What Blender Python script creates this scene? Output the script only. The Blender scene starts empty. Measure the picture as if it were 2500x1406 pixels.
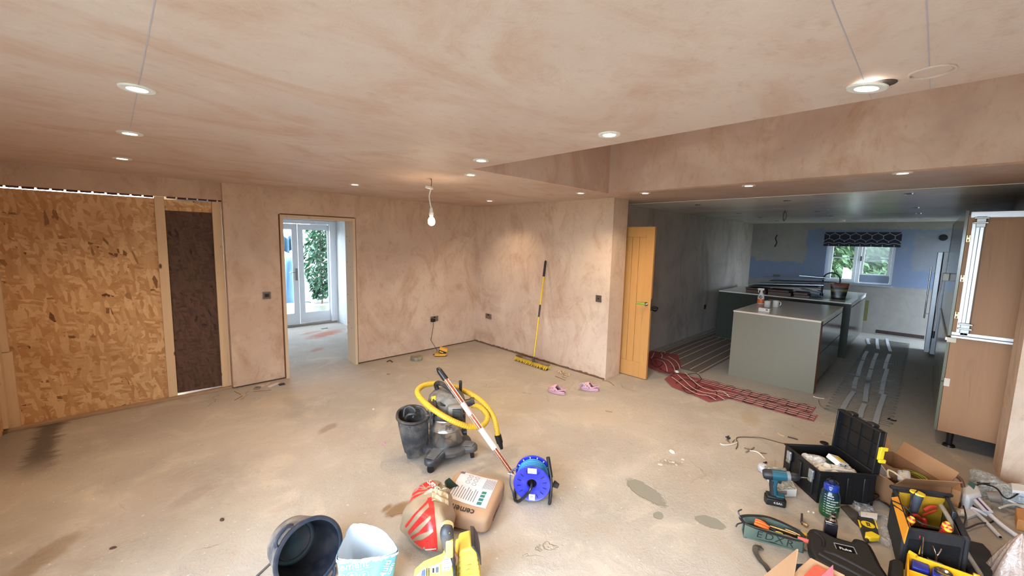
import bpy, math, random
from mathutils import Vector, Matrix, noise
from math import sin, cos, pi, radians, atan2, sqrt
random.seed(7)
sc = bpy.context.scene
COL = sc.collection

# ------------------------------------------------------------------ camera
CAM_H = 1.755
YAW, PITCH, ROLL, FPX = radians(45.6025), radians(6.6375), radians(1.3122), 988.79
_l = Vector((cos(YAW)*cos(PITCH), sin(YAW)*cos(PITCH), -sin(PITCH)))
_r = _l.cross(Vector((0, 0, 1))).normalized(); _u = _r.cross(_l)
CR = _r*cos(ROLL) + _u*sin(ROLL); CU = -_r*sin(ROLL) + _u*cos(ROLL); CB = -_l
camd = bpy.data.cameras.new('camera'); cam = bpy.data.objects.new('camera', camd); COL.objects.link(cam)
camd.sensor_width = 36; camd.lens = FPX/2500*36; camd.clip_start = .02; camd.clip_end = 200
cam.matrix_world = Matrix(((CR.x, CU.x, CB.x, 0), (CR.y, CU.y, CB.y, 0), (CR.z, CU.z, CB.z, CAM_H), (0, 0, 0, 1)))
sc.camera = cam

# ------------------------------------------------------------------ world, exposure
sc.view_settings.view_transform = 'Standard'; sc.view_settings.look = 'None'
sc.view_settings.gamma = 1; sc.view_settings.use_curve_mapping = False
sc.view_settings.exposure = 1.2
sc.cycles.use_denoising = True
sc.cycles.max_bounces = 8; sc.cycles.diffuse_bounces = 5; sc.cycles.glossy_bounces = 4
sc.cycles.transparent_max_bounces = 12; sc.cycles.sample_clamp_indirect = 6
sc.cycles.caustics_reflective = False; sc.cycles.caustics_refractive = False
w = bpy.data.worlds.new('sky'); sc.world = w; w.use_nodes = True
bg = w.node_tree.nodes['Background']; bg.inputs[0].default_value = (.74, .87, 1, 1)
SKY = 11.0
bg.inputs[1].default_value = SKY

def portal(name, loc, rot, sx, sy):
    ld = bpy.data.lights.new(name, 'AREA'); ld.shape = 'RECTANGLE'; ld.size = sx; ld.size_y = sy
    ld.cycles.is_portal = True
    o = bpy.data.objects.new(name, ld); o.location = loc; o.rotation_euler = rot; COL.objects.link(o)
portal('daylight_added_patio', (-.86, .35, 1.06), (0, radians(-90), 0), 2.05, 3.6)  # portal of the added patio doors, out of view
portal('daylight_kitchen', (11.36, 1.03, 1.5), (0, radians(90), 0), 1.0, 1.1)
portal('daylight_added_kitchen_door', (10.72, -1.14, 1.03), (radians(90), 0, 0), .78, 2.0)  # portal of the kitchen door added behind the fridge
portal('daylight_added_roof_window', (1.5, 6.95, 2.36), (0, 0, 0), .45, .6)  # portal of the added, unseen garden room skylight
portal('daylight_garden_room', (2.4, 8.6, 1.0), (radians(-90), 0, 0), 1.7, 2.0)

# ------------------------------------------------------------------ pixel rays (2500 x 1406 frame)
def ray(px, py): return CR*(px-1250) + CU*(703-py) - CB*FPX
def on(ax, v, px, py):
    d = ray(px, py); i = 'xyz'.index(ax); o = Vector((0, 0, CAM_H)); return o + d*((v-o[i])/d[i])
def F(px, py, z=0.0): return on('z', z, px, py)
def near(px, py, c, d=0.0):
    """point on the ray lying in the upright plane through c that faces the camera, d metres nearer"""
    n = Vector((c[0], c[1], 0)).normalized(); dist = Vector((c[0], c[1], 0)).length - d
    r = ray(px, py); return Vector((0, 0, CAM_H)) + r*(dist/(r.x*n.x+r.y*n.y))

# ------------------------------------------------------------------ mesh builder
def rotm(v0, v1=(0, 0, 1)):
    return Vector(v1).rotation_difference(Vector(v0)).to_matrix().to_4x4()
def smooth(pts, n=6, closed=False):
    P = [Vector(p) for p in pts]; out = []; m = len(P)
    rng = range(m if closed else m-1)
    for i in rng:
        a = P[(i-1) % m] if (closed or i > 0) else P[0]; b = P[i]; c = P[(i+1) % m]
        d = P[(i+2) % m] if (closed or i+2 < m) else P[-1]
        for k in range(n):
            t = k/n
            out.append(.5*((2*b)+(c-a)*t+(2*a-5*b+4*c-d)*t*t+(3*b-a-3*c+d)*t**3))
    if not closed: out.append(P[-1])
    return out
class MB:
    def __init__(s, M=None): s.v = []; s.f = []; s.M = M
    def add(s, vs, fs, M=None):
        b = len(s.v); T = s.M
        for q in vs:
            q = Vector(q)
            if M is not None: q = M @ q
            if T is not None: q = T @ q
            s.v.append(q)
        s.f += [tuple(b+i for i in f) for f in fs]; return s
    def box(s, x0, y0, z0, x1, y1, z1, M=None):
        x0, x1 = sorted((x0, x1)); y0, y1 = sorted((y0, y1)); z0, z1 = sorted((z0, z1))
        return s.add([(x0,y0,z0),(x1,y0,z0),(x1,y1,z0),(x0,y1,z0),(x0,y0,z1),(x1,y0,z1),(x1,y1,z1),(x0,y1,z1)],
                     [(0,3,2,1),(4,5,6,7),(0,1,5,4),(1,2,6,5),(2,3,7,6),(3,0,4,7)], M)
    def cyl(s, p0, p1, r0, r1=None, n=16, cap=True):
        r1 = r0 if r1 is None else r1; p0 = Vector(p0); p1 = Vector(p1); R = rotm(p1-p0)
        vs = []
        for p, r in ((p0, r0), (p1, r1)):
            for k in range(n):
                a = 2*pi*k/n; vs.append(p + R @ Vector((r*cos(a), r*sin(a), 0)))
        fs = [(k, (k+1) % n, n+(k+1) % n, n+k) for k in range(n)]
        if cap: fs += [tuple(range(n-1, -1, -1)), tuple(range(n, 2*n))]
        return s.add(vs, fs)
    def tube(s, pts, r, n=8, closed=False, cap=True):
        P = [Vector(p) for p in pts]; m = len(P); vs = []; prev = None
        for i in range(m):
            a = P[(i-1) % m] if (closed or i) else P[i]; b = P[(i+1) % m] if (closed or i < m-1) else P[i]
            t = (b-a).normalized() if (b-a).length > 1e-9 else Vector((0, 0, 1))
            if prev is None:
                x = t.orthogonal().normalized()
            else:
                x = (prev - t*prev.dot(t)); x = x.normalized() if x.length > 1e-6 else t.orthogonal().normalized()
            prev = x; y = t.cross(x); rr = r[i] if isinstance(r, (list, tuple)) else r
            for k in range(n):
                q = 2*pi*k/n; vs.append(P[i] + x*(rr*cos(q)) + y*(rr*sin(q)))
        fs = []
        for i in range(m if closed else m-1):
            j = (i+1) % m
            for k in range(n): fs.append((i*n+k, i*n+(k+1) % n, j*n+(k+1) % n, j*n+k))
        if cap and not closed: fs += [tuple(range(n-1, -1, -1)), tuple(range((m-1)*n, m*n))]
        return s.add(vs, fs)
    def lathe(s, prof, n=24, M=None, cap=False):
        vs = []; m = len(prof)
        for r, z in prof:
            for k in range(n):
                a = 2*pi*k/n; vs.append((r*cos(a), r*sin(a), z))
        fs = [(i*n+k, i*n+(k+1) % n, (i+1)*n+(k+1) % n, (i+1)*n+k) for i in range(m-1) for k in range(n)]
        if cap: fs += [tuple(range(n-1, -1, -1)), tuple(range((m-1)*n, m*n))]
        return s.add(vs, fs, M)
    def prism(s, poly, z0, z1, M=None):
        n = len(poly); vs = [(p[0], p[1], z0) for p in poly] + [(p[0], p[1], z1) for p in poly]
        ar = sum(poly[i][0]*poly[(i+1) % n][1]-poly[(i+1) % n][0]*poly[i][1] for i in range(n))
        fs = [tuple(range(n-1, -1, -1)), tuple(range(n, 2*n))] + [(k, (k+1) % n, n+(k+1) % n, n+k) for k in range(n)]
        if ar < 0: fs = [f[::-1] for f in fs]
        return s.add(vs, fs, M)
    def grid(s, fn, nu, nv, cu=False, M=None):
        vs = [fn(i/nu, j/nv) for j in range(nv+1) for i in range(nu + (0 if cu else 1))]
        w_ = nu if cu else nu+1
        fs = [(j*w_+i, j*w_+(i+1) % w_, (j+1)*w_+(i+1) % w_, (j+1)*w_+i) for j in range(nv) for i in range(nu)]
        return s.add(vs, fs, M)
    def ribbon(s, pts, wid, th=.001, side=None):
        P = [Vector(p) for p in pts]; vs = []
        for i, p in enumerate(P):
            t = (P[min(i+1, len(P)-1)]-P[max(i-1, 0)]).normalized()
            sd = Vector(side).normalized() if side is not None else t.cross(Vector((0, 0, 1))).normalized()
            up = sd.cross(t).normalized()
            for a, b in ((-1, 0), (1, 0), (1, 1), (-1, 1)): vs.append(p + sd*(a*wid/2) + up*(b*th))
        m = len(P); fs = [(0, 1, 2, 3), ((m-1)*4+3, (m-1)*4+2, (m-1)*4+1, (m-1)*4)]
        for i in range(m-1):
            for k in range(4): fs.append((i*4+k, (i+1)*4+k, (i+1)*4+(k+1) % 4, i*4+(k+1) % 4))
        return s.add(vs, fs)
def mesh_of(name, mb):
    me = bpy.data.meshes.new(name); me.from_pydata([tuple(v) for v in mb.v], [], mb.f); me.update(); return me
def set_smooth(me, ang=40):
    for p in me.polygons: p.use_smooth = True
    try: me.set_sharp_from_angle(angle=radians(ang))
    except Exception: pass
def tmat(loc=(0, 0, 0), rz=0, R=None):
    return Matrix.Translation(Vector(loc)) @ (R if R is not None else Matrix.Rotation(rz, 4, 'Z'))
def thing(name, label, cat, loc=(0, 0, 0), rz=0, group=None, R=None):
    o = bpy.data.objects.new(name, None); COL.objects.link(o); o.empty_display_size = .05
    o.matrix_world = tmat(loc, rz, R); o['label'] = label; o['category'] = cat
    if group: o['group'] = group
    return o
def tag(o, label, cat, group=None):
    o['label'] = label; o['category'] = cat
    if group: o['group'] = group
    return o
def struct(o, label=None):
    o['kind'] = 'structure'
    if label: o['label'] = label
    return o
def obj(name, mb, m, parent=None, world=False, sm=None, bevel=0, bseg=2, solid=0, sub=0, label=None, fix=True):
    me = mesh_of(name, mb)
    if fix:
        import bmesh
        b = bmesh.new(); b.from_mesh(me); bmesh.ops.recalc_face_normals(b, faces=b.faces); b.to_mesh(me); b.free()
    if world and parent is not None:
        T = parent.matrix_world.copy(); p = parent
        T = parent['_T'] if False else TM(parent)
        me.transform(T.inverted())
    if m is not None: me.materials.append(m)
    if sm: set_smooth(me, sm if sm is not True else 40)
    o = bpy.data.objects.new(name, me); COL.objects.link(o)
    if parent is not None: o.parent = parent
    if solid: q = o.modifiers.new('t', 'SOLIDIFY'); q.thickness = solid; q.offset = 0
    if bevel:
        q = o.modifiers.new('b', 'BEVEL'); q.width = bevel; q.segments = bseg; q.limit_method = 'ANGLE'; q.angle_limit = radians(40)
        set_smooth(me, 50)
    if sub: q = o.modifiers.new('s', 'SUBSURF'); q.levels = sub; q.render_levels = sub
    if label: o['label'] = label
    return o
_tms = {}
def TM(o):
    T = o.matrix_basis.copy()
    while o.parent is not None:
        o = o.parent; T = o.matrix_basis @ T
    return T
def place(o, loc, rz=0, R=None): o.matrix_basis = tmat(loc, rz, R); return o
def text_mesh(txt, size, depth=0.0006, bold=False, align='CENTER'):
    cu = bpy.data.curves.new('t', 'FONT'); cu.body = txt; cu.size = size; cu.extrude = depth; cu.align_x = align; cu.align_y = 'CENTER'
    cu.resolution_u = 2
    if bold: cu.offset = size*.02
    o = bpy.data.objects.new('t', cu); COL.objects.link(o)
    dg = bpy.context.evaluated_depsgraph_get(); me = bpy.data.meshes.new_from_object(o.evaluated_get(dg))
    bpy.data.objects.remove(o); bpy.data.curves.remove(cu)
    return me
def text(name, txt, size, m, parent, M, depth=.0006, bold=False, wrap=None, align='CENTER', label=None):
    """M: places the text (x along line, y up, z out) in the parent's local space"""
    me = text_mesh(txt, size, depth, bold, align)
    if wrap:
        for v in me.vertices: v.co = wrap(v.co)
    elif M is not None: me.transform(M)
    me.materials.clear(); me.materials.append(m)
    o = bpy.data.objects.new(name, me); COL.objects.link(o); o.parent = parent
    if label: o['label'] = label
    return o
def face_M(o, x, y):
    x = Vector(x).normalized(); y = Vector(y); y = (y - x*y.dot(x)).normalized(); z = x.cross(y)
    return Matrix(((x.x, y.x, z.x, o[0]), (x.y, y.y, z.y, o[1]), (x.z, y.z, z.z, o[2]), (0, 0, 0, 1)))

# ------------------------------------------------------------------ materials
class NT:
    def __init__(s, name):
        s.m = bpy.data.materials.new(name); s.m.use_nodes = True; s.t = s.m.node_tree
        s.b = s.t.nodes['Principled BSDF']; s.out = s.t.nodes['Material Output']
    def n(s, typ, props=None, **inp):
        nd = s.t.nodes.new(typ)
        for k, v in (props or {}).items(): setattr(nd, k, v)
        for k, v in inp.items():
            key = int(k[1:]) if k[0] == '_' and k[1:].isdigit() else k.replace('__', ' ')
            s.set(nd.inputs[key], v)
        return nd
    def set(s, sock, v):
        if isinstance(v, bpy.types.NodeSocket): s.t.links.new(v, sock)
        elif isinstance(v, bpy.types.Node): s.t.links.new(v.outputs[0], sock)
        else:
            if hasattr(sock.default_value, '__len__') and not hasattr(v, '__len__'): v = (v,)*len(sock.default_value)
            if hasattr(sock.default_value, '__len__') and len(sock.default_value) == 4 and len(v) == 3: v = (*v, 1)
            sock.default_value = v
    def math(s, op, a, b=0.0, clamp=False):
        nd = s.t.nodes.new('ShaderNodeMath'); nd.operation = op; nd.use_clamp = clamp; s.set(nd.inputs[0], a); s.set(nd.inputs[1], b); return nd.outputs[0]
    def mix(s, f, a, b, typ='MIX'):
        nd = s.t.nodes.new('ShaderNodeMix'); nd.data_type = 'RGBA'; nd.blend_type = typ; nd.clamp_factor = True
        s.set(nd.inputs[0], f); s.set(nd.inputs[6], a); s.set(nd.inputs[7], b); return nd.outputs[2]
    def coord(s, kind='Object'): return s.t.nodes.new('ShaderNodeTexCoord').outputs[kind]
    def map(s, v, scale=(1, 1, 1), loc=(0, 0, 0), rot=(0, 0, 0)): return s.n('ShaderNodeMapping', None, Vector=v, Scale=scale, Location=loc, Rotation=rot).outputs[0]
    def noise(s, v, scale, detail=4, rough=.55, dist=0.0): return s.n('ShaderNodeTexNoise', None, Vector=v, Scale=scale, Detail=detail, Roughness=rough, Distortion=dist).outputs[0]
    def ramp(s, f, a, b):
        nd = s.t.nodes.new('ShaderNodeMapRange'); nd.interpolation_type = 'SMOOTHSTEP'; s.set(nd.inputs[0], f); nd.inputs[1].default_value = a; nd.inputs[2].default_value = b; return nd.outputs[0]
    def bump(s, h, strength=.3, dist=.01, nrm=None):
        nd = s.n('ShaderNodeBump', None, Height=h, Strength=strength, Distance=dist)
        if nrm is not None: s.set(nd.inputs['Normal'], nrm)
        return nd.outputs[0]
    def done(s, col=None, rough=None, metal=None, nrm=None, spec=None, **kw):
        if col is not None: s.set(s.b.inputs['Base Color'], col)
        if rough is not None: s.set(s.b.inputs['Roughness'], rough)
        if metal is not None: s.set(s.b.inputs['Metallic'], metal)
        if nrm is not None: s.set(s.b.inputs['Normal'], nrm)
        if spec is not None: s.b.inputs['Specular IOR Level'].default_value = spec
        for k, v in kw.items(): s.set(s.b.inputs[k.replace('__', ' ')], v)
        return s.m
def lin(r, g, b):
    f = lambda c: (c/255/12.92) if c/255 <= .04045 else ((c/255+.055)/1.055)**2.4
    return (f(r), f(g), f(b))
_mc = {}
def mt(name, rgb, rough=.5, metal=0.0, var=.12, nscale=12, bump=0.0, bscale=60, spec=.5, dust=0.0, alpha=1.0):
    """general procedural material, rgb 0..255 srgb; var = tonal mottling, dust = pale dust film on the thing"""
    if name in _mc: return _mc[name]
    N = NT(name); c = lin(*rgb); v = N.coord()
    n = N.noise(v, nscale, 5)
    k = N.mix(n, tuple(x*(1-var) for x in c), tuple(min(1, x*(1+var)) for x in c))
    if dust: k = N.mix(N.math('MULTIPLY', N.ramp(N.noise(v, 7, 6, .65), .35, .7), dust), k, lin(190, 175, 155))
    nr = N.bump(N.noise(v, bscale, 4), bump, .004) if bump else None
    kw = {}
    if alpha < 1: kw['Alpha'] = alpha
    _mc[name] = N.done(k, rough, metal, nr, spec, **kw); return _mc[name]
def glassy(name, tint=(1, 1, 1), refl=.12, alpha_col=None, rough=.02):
    if name in _mc: return _mc[name]
    N = NT(name); t = N.t
    tr = N.n('ShaderNodeBsdfTransparent', None, Color=tint); gl = N.n('ShaderNodeBsdfGlossy', None, Color=(1, 1, 1, 1), Roughness=rough)
    fr = N.n('ShaderNodeLayerWeight', None, Blend=.25); f = N.math('ADD', N.math('MULTIPLY', fr.outputs['Fresnel'], .4 if refl < .05 else .7), refl, True)
    mx = N.n('ShaderNodeMixShader'); N.set(mx.inputs[0], f); N.set(mx.inputs[1], tr.outputs[0]); N.set(mx.inputs[2], gl.outputs[0])
    t.links.new(mx.outputs[0], N.out.inputs[0]); _mc[name] = N.m; return N.m
def film(name, rgb=(225, 225, 230), cover=.35, crinkle=60):
    """thin crumpled plastic film: part transparent, part glossy pale"""
    if name in _mc: return _mc[name]
    N = NT(name); v = N.coord(); n = N.noise(v, crinkle, 5, .6, 1.5)
    a = N.math('ADD', N.math('MULTIPLY', N.ramp(n, .42, .62), .45), cover, True)
    _mc[name] = N.done(lin(*rgb), .15, 0, N.bump(n, .8, .01), .7, Alpha=a); return _mc[name]
# ------------------------------------------------------------------ surface materials
def plaster(name, base, brown, amt=.5, sc_=1.0, stretch=(1, 1, 1), grey=None, seed=0.0, rough=.75):
    N = NT(name); v = N.coord(); v = N.map(v, loc=(seed, seed*.7, seed*1.3))
    big = N.noise(v, .9*sc_, 4, .6, .6); mid = N.noise(N.map(v, stretch), 2.2*sc_, 7, .68, 1.2); fine = N.noise(N.map(v, tuple(2*q for q in stretch)), 9, 6, .7)
    c = N.mix(N.ramp(big, .35, .65), lin(*base), lin(*(grey or tuple(int(q*.95) for q in base))))
    m = N.math('MULTIPLY', N.ramp(mid, .44, .72), amt)
    c = N.mix(m, c, lin(*brown))
    m2 = N.math('MULTIPLY', N.ramp(fine, .52, .72), amt*.45); c = N.mix(m2, c, lin(*[int(q*.9) for q in brown]))
    m3 = N.math('MULTIPLY', N.ramp(N.noise(v, 3.1, 5, .6), .6, .75), .35); c = N.mix(m3, c, lin(*[min(255, int(q*1.07)) for q in base]))
    tr = N.noise(N.map(v, (1.5, 1.5, 1.5)), 14, 6, .6, 2.0)
    return N.done(c, N.math('ADD', N.math('MULTIPLY', mid, .2), rough-.1), 0, N.bump(tr, .25, .004), .3)
PL_CEIL = plaster('plaster_ceiling', (208, 188, 176), (184, 144, 120), .62, .7, (.8, 1.25, 1), (198, 176, 164), 3.0, .6)
PL_WALL = plaster('plaster_wall', (216, 193, 170), (174, 136, 108), .66, 1.1, (1, 1, .6), (202, 176, 156), 9.0)
PL_WELL = plaster('plaster_well', (222, 196, 178), (188, 142, 114), .65, 1.0, (1, 1, .5), (196, 166, 150), 21.0)
PL_KIT = plaster('plaster_kitchen_side', (186, 174, 162), (136, 120, 110), .6, .9, (1, 1, .4), (168, 158, 150), 5.0)
PL_KCEIL = plaster('plaster_kitchen_ceiling', (226, 222, 214), (206, 198, 188), .4, .8, (1, 1, 1), (206, 200, 190), 8.0, .24)
PL_SOFF = plaster('plaster_soffit', (200, 178, 164), (176, 138, 114), .4, .8, (1, 1, 1), (186, 160, 146), 13.0, .42)
PL_WHITE = plaster('plaster_white', (232, 232, 232), (214, 200, 192), .3, 1.0, (1, 1, .5), (196, 196, 200), 2.0)
def wood(name, light, dark, axis='Z', scale=1.0, rough=.5, ring=7, knots=False):
    N = NT(name); v = N.coord(); s = {'X': (.06, 1, 1), 'Y': (1, .06, 1), 'Z': (1, 1, .06)}[axis]
    p = N.map(v, tuple(q*scale for q in s)); n = N.noise(p, 26, 5, .6, .8); n2 = N.noise(p, ring, 3, .5, 1.2)
    c = N.mix(N.math('ADD', N.math('MULTIPLY', n, .6), N.math('MULTIPLY', n2, .4)), lin(*dark), lin(*light))
    c = N.mix(N.math('MULTIPLY', N.ramp(n, .58, .75), .35), c, lin(*[int(q*.78) for q in dark]))
    if knots:
        vo = N.n('ShaderNodeTexVoronoi', None, Vector=N.map(v, (7, 7, 3.1)), Scale=1.0).outputs['Distance']
        c = N.mix(N.math('SUBTRACT', 1, N.ramp(vo, .05, .11)), c, lin(96, 58, 34))
    return N.done(c, rough, 0, N.bump(n, .15, .002), .35)
OAK = wood('oak', (208, 158, 96), (178, 124, 68), 'Z', 1.2, .42)
PINE = wood('pine', (230, 204, 168), (210, 178, 138), 'Z', 1.0, .6, 7, True)
PINE_H = wood('pine_flat', (206, 168, 124), (180, 138, 94), 'X', 1.0, .6)
CARC = wood('carcass_wood', (172, 130, 92), (138, 98, 66), 'Z', .8, .5, 5)
def osb(name, c1, c2, c3, scale=1.0):
    N = NT(name); g = N.coord(); xyz = N.n('ShaderNodeSeparateXYZ', None, Vector=g)
    u = N.math('ADD', xyz.outputs[0], xyz.outputs[1]); v = N.n('ShaderNodeCombineXYZ', None, X=u, Y=xyz.outputs[2], Z=0.0).outputs[0]
    wob = N.n('ShaderNodeTexNoise', None, Vector=v, Scale=5.0, Detail=3).outputs['Color']
    vm = N.n('ShaderNodeVectorMath', {'operation': 'SCALE'}); N.set(vm.inputs[0], wob); vm.inputs['Scale'].default_value = .05
    va = N.n('ShaderNodeVectorMath', {'operation': 'ADD'}); N.set(va.inputs[0], v); N.set(va.inputs[1], vm.outputs[0])
    v = va.outputs[0]; c = None; hh = None
    for i, (rot, sx, sy) in enumerate(((.3, 26, 8), (1.25, 30, 9), (2.3, 24, 8), (.8, 36, 10), (2.75, 28, 9), (1.75, 44, 13), (-.15, 40, 11))):
        p = N.map(v, (sx*scale, sy*scale, 1), (i*3.7, i*1.9, 0), (0, 0, 0))
        rt = N.n('ShaderNodeMapping', None, Vector=v, Rotation=(0, 0, rot)).outputs[0]
        p = N.map(rt, (sx*scale, sy*scale, 1), (i*3.7, i*1.9, 0))
        vo = N.n('ShaderNodeTexVoronoi', {'voronoi_dimensions': '2D'}, Vector=p, Scale=1.0)
        sp = N.n('ShaderNodeSeparateColor', None, Color=vo.outputs['Color'])
        r = N.n('ShaderNodeValToRGB', None, Fac=sp.outputs[0]); e = r.color_ramp.elements
        e[0].color = (*lin(*c2), 1); e[0].position = 0; e[1].color = (*lin(*c1), 1); e[1].position = .9
        q = e.new(.012); q.color = (*lin(*c3), 1); q = e.new(.02); q.color = (*lin(*c2), 1); q = e.new(.5); q.color = (*lin(*[(a+b)//2 for a, b in zip(c1, c2)]), 1)
        if c is None: c = r.outputs[0]; hh = sp.outputs[0]
        else:
            mk = N.math('GREATER_THAN', sp.outputs[1], .56); c = N.mix(mk, c, r.outputs[0]); hh = N.math('ADD', N.math('MULTIPLY', hh, .6), N.math('MULTIPLY', sp.outputs[0], .4))
    low = N.noise(v, 1.3, 4); c = N.mix(N.math('MULTIPLY', N.ramp(low, .4, .7), .35), c, lin(*[int(q*.86) for q in c2]))
    fn = N.noise(v, 90, 3); c = N.mix(N.math('MULTIPLY', N.ramp(fn, .45, .7), .25), c, lin(*c2))
    return N.done(c, .62, 0, N.bump(hh, .25, .003), .3)
OSB = osb('strand_board', (232, 196, 148), (192, 144, 96), (92, 60, 40), 1.0)
OSB_DK = osb('dark_strand_board', (102, 76, 62), (78, 56, 46), (48, 34, 30), 1.3)

def floor_mat():
    N = NT('floor_screed'); v = N.coord(); X = N.n('ShaderNodeSeparateXYZ', None, Vector=v)
    big = N.noise(v, .55, 5, .6, .5); mid = N.noise(v, 2.3, 7, .66, .8); fine = N.noise(v, 16, 6, .68); grit = N.noise(v, 70, 3, .6)
    c = N.mix(N.ramp(big, .35, .65), lin(184, 174, 161), lin(171, 162, 150))
    c = N.mix(N.math('MULTIPLY', N.ramp(mid, .48, .70), .45), c, lin(174, 156, 138))
    c = N.mix(N.math('MULTIPLY', N.ramp(mid, .50, .30), .35), c, lin(216, 202, 184))
    c = N.mix(N.math('MULTIPLY', N.ramp(fine, .56, .72), .35), c, lin(158, 138, 118))
    c = N.mix(N.math('MULTIPLY', N.ramp(grit, .66, .74), .5), c, lin(128, 110, 94))
    c = N.mix(N.math('MULTIPLY', N.ramp(N.noise(v, 40, 2), .68, .74), .5), c, lin(232, 226, 216))
    # same screed in the kitchen half, greyed in colour for the light there
    kx = N.ramp(N.math('ADD', X.outputs[0], N.math('MULTIPLY', mid, 1.2)), 5.4, 6.3)
    c = N.mix(N.math('MULTIPLY', kx, .6), c, lin(164, 162, 156))
    wob = N.math('MULTIPLY', N.math('SUBTRACT', N.noise(v, 9, 5, .65), .5), .9)
    def spot(cx, cy, rx, ry, rot, soft=.18):
        p = N.map(N.n('ShaderNodeMapping', {'vector_type': 'TEXTURE'}, Vector=v, Location=(cx, cy, 0), Rotation=(0, 0, rot), Scale=(rx, ry, 1)).outputs[0], (1, 1, 0))
        d = N.n('ShaderNodeVectorMath', {'operation': 'LENGTH'}, _0=p).outputs['Value']
        return N.ramp(N.math('ADD', d, wob), 1.0, 1.0-soft)
    rough = .78
    # repaired smooth patches, damp marks, old dust line, spilt sand, brick dust
    a, b = F(1575, 1198), F(1735, 1274)
    sm = spot(a.x, a.y, .20, .085, atan2(-.5, -.12)); sm = N.math('MAXIMUM', sm, spot(b.x, b.y, .10, .062, -1.3)); a = F(1607, 1258); sm = N.math('MAXIMUM', sm, spot(a.x, a.y, .045, .035, 0))
    c = N.mix(sm, c, lin(140, 136, 124))
    for (px, py, rx, ry, rt, col, k) in ((120, 1350, .26, .10, .9, (146, 124, 100), .6), (60, 1390, .2, .1, .8, (146, 124, 100), .45), (480, 1205, .22, .10, .6, (150, 132, 116), .35),
            (1230, 1115, .30, .13, .3, (140, 130, 120), .45), (1640, 1130, .12, .05, -.9, (150, 136, 124), .6), (800, 1045, .16, .07, .5, (140, 118, 100), .6), (720, 965, .5, .25, .2, (196, 176, 150), .4),
            (1500, 1010, .7, .3, -.4, (186, 170, 150), .4), (965, 1245, .10, .06, .4, (138, 112, 84), .95), (990, 1240, .10, .08, .2, (140, 114, 86), .9), (945, 1240, .06, .03, .4, (138, 112, 84), .9),
            (690, 1238, .12, .05, 0, (176, 160, 142), .5), (1830, 1020, .3, .12, .3, (176, 156, 130), .6)):
        q = F(px, py); c = N.mix(N.math('MULTIPLY', spot(q.x, q.y, rx, ry, rt, .6), k), c, lin(*col))
    for (px, py, rx, ry, rt, k) in ((795, 815, .55, .22, .5, .8), (760, 812, .30, .1, .3, .6), (773, 854, .2, .1, .5, .55)):
        q = F(px, py); c = N.mix(N.math('MULTIPLY', spot(q.x, q.y, rx, ry, rt, .7), k), c, lin(170, 92, 66))
    # dark dust edge beside the boarded corner
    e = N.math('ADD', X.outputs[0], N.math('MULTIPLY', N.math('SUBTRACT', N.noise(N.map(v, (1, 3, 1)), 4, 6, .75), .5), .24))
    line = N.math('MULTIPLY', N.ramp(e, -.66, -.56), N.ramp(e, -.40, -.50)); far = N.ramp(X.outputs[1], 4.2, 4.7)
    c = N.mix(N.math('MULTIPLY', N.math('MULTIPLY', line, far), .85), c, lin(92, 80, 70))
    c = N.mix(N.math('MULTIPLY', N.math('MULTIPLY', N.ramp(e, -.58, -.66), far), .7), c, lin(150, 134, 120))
    # combed ridges of old tile adhesive
    q = F(740, 985); comb = N.math('MULTIPLY', spot(q.x, q.y, .55, .42, .3, .5), N.ramp(N.noise(v, 3.5, 3), .47, .56))
    wv = N.n('ShaderNodeTexWave', {'wave_type': 'BANDS', 'bands_direction': 'DIAGONAL'}, Vector=v, Scale=28.0, Distortion=3.0, Detail=1.0).outputs['Fac']
    c = N.mix(N.math('MULTIPLY', N.math('MULTIPLY', comb, wv), .35), c, lin(170, 146, 120))
    # cracks
    vc = N.n('ShaderNodeTexVoronoi', {'feature': 'DISTANCE_TO_EDGE'}, Vector=N.n('ShaderNodeVectorMath', {'operation': 'ADD'}, _0=v, _1=N.n('ShaderNodeVectorMath', {'operation': 'SCALE'}, _0=N.n('ShaderNodeTexNoise', None, Vector=v, Scale=2.5, Detail=5).outputs['Color'], Scale=.7).outputs[0]).outputs[0], Scale=.62).outputs['Distance']
    cr = N.math('MULTIPLY', N.ramp(vc, .004, .001), N.ramp(N.noise(v, 1.1, 2), .56, .66)); c = N.mix(N.math('MULTIPLY', cr, .5), c, lin(138, 118, 100))
    # rough trowelled ground near the camera: stronger relief
    rg = N.ramp(N.noise(v, .8, 3), .38, .62); h = N.math('ADD', N.math('MULTIPLY', N.noise(v, 22, 7, .72, 1.5), N.math('ADD', N.math('MULTIPLY', rg, .8), .25)), N.math('MULTIPLY', N.math('MULTIPLY', comb, wv), .5))
    h = N.math('SUBTRACT', N.math('MULTIPLY', h, N.math('SUBTRACT', 1, N.math('MULTIPLY', sm, .9))), N.math('MULTIPLY', cr, .5))
    return N.done(c, rough, 0, N.bump(h, .8, .016), .3)
FLOOR = floor_mat()

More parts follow.
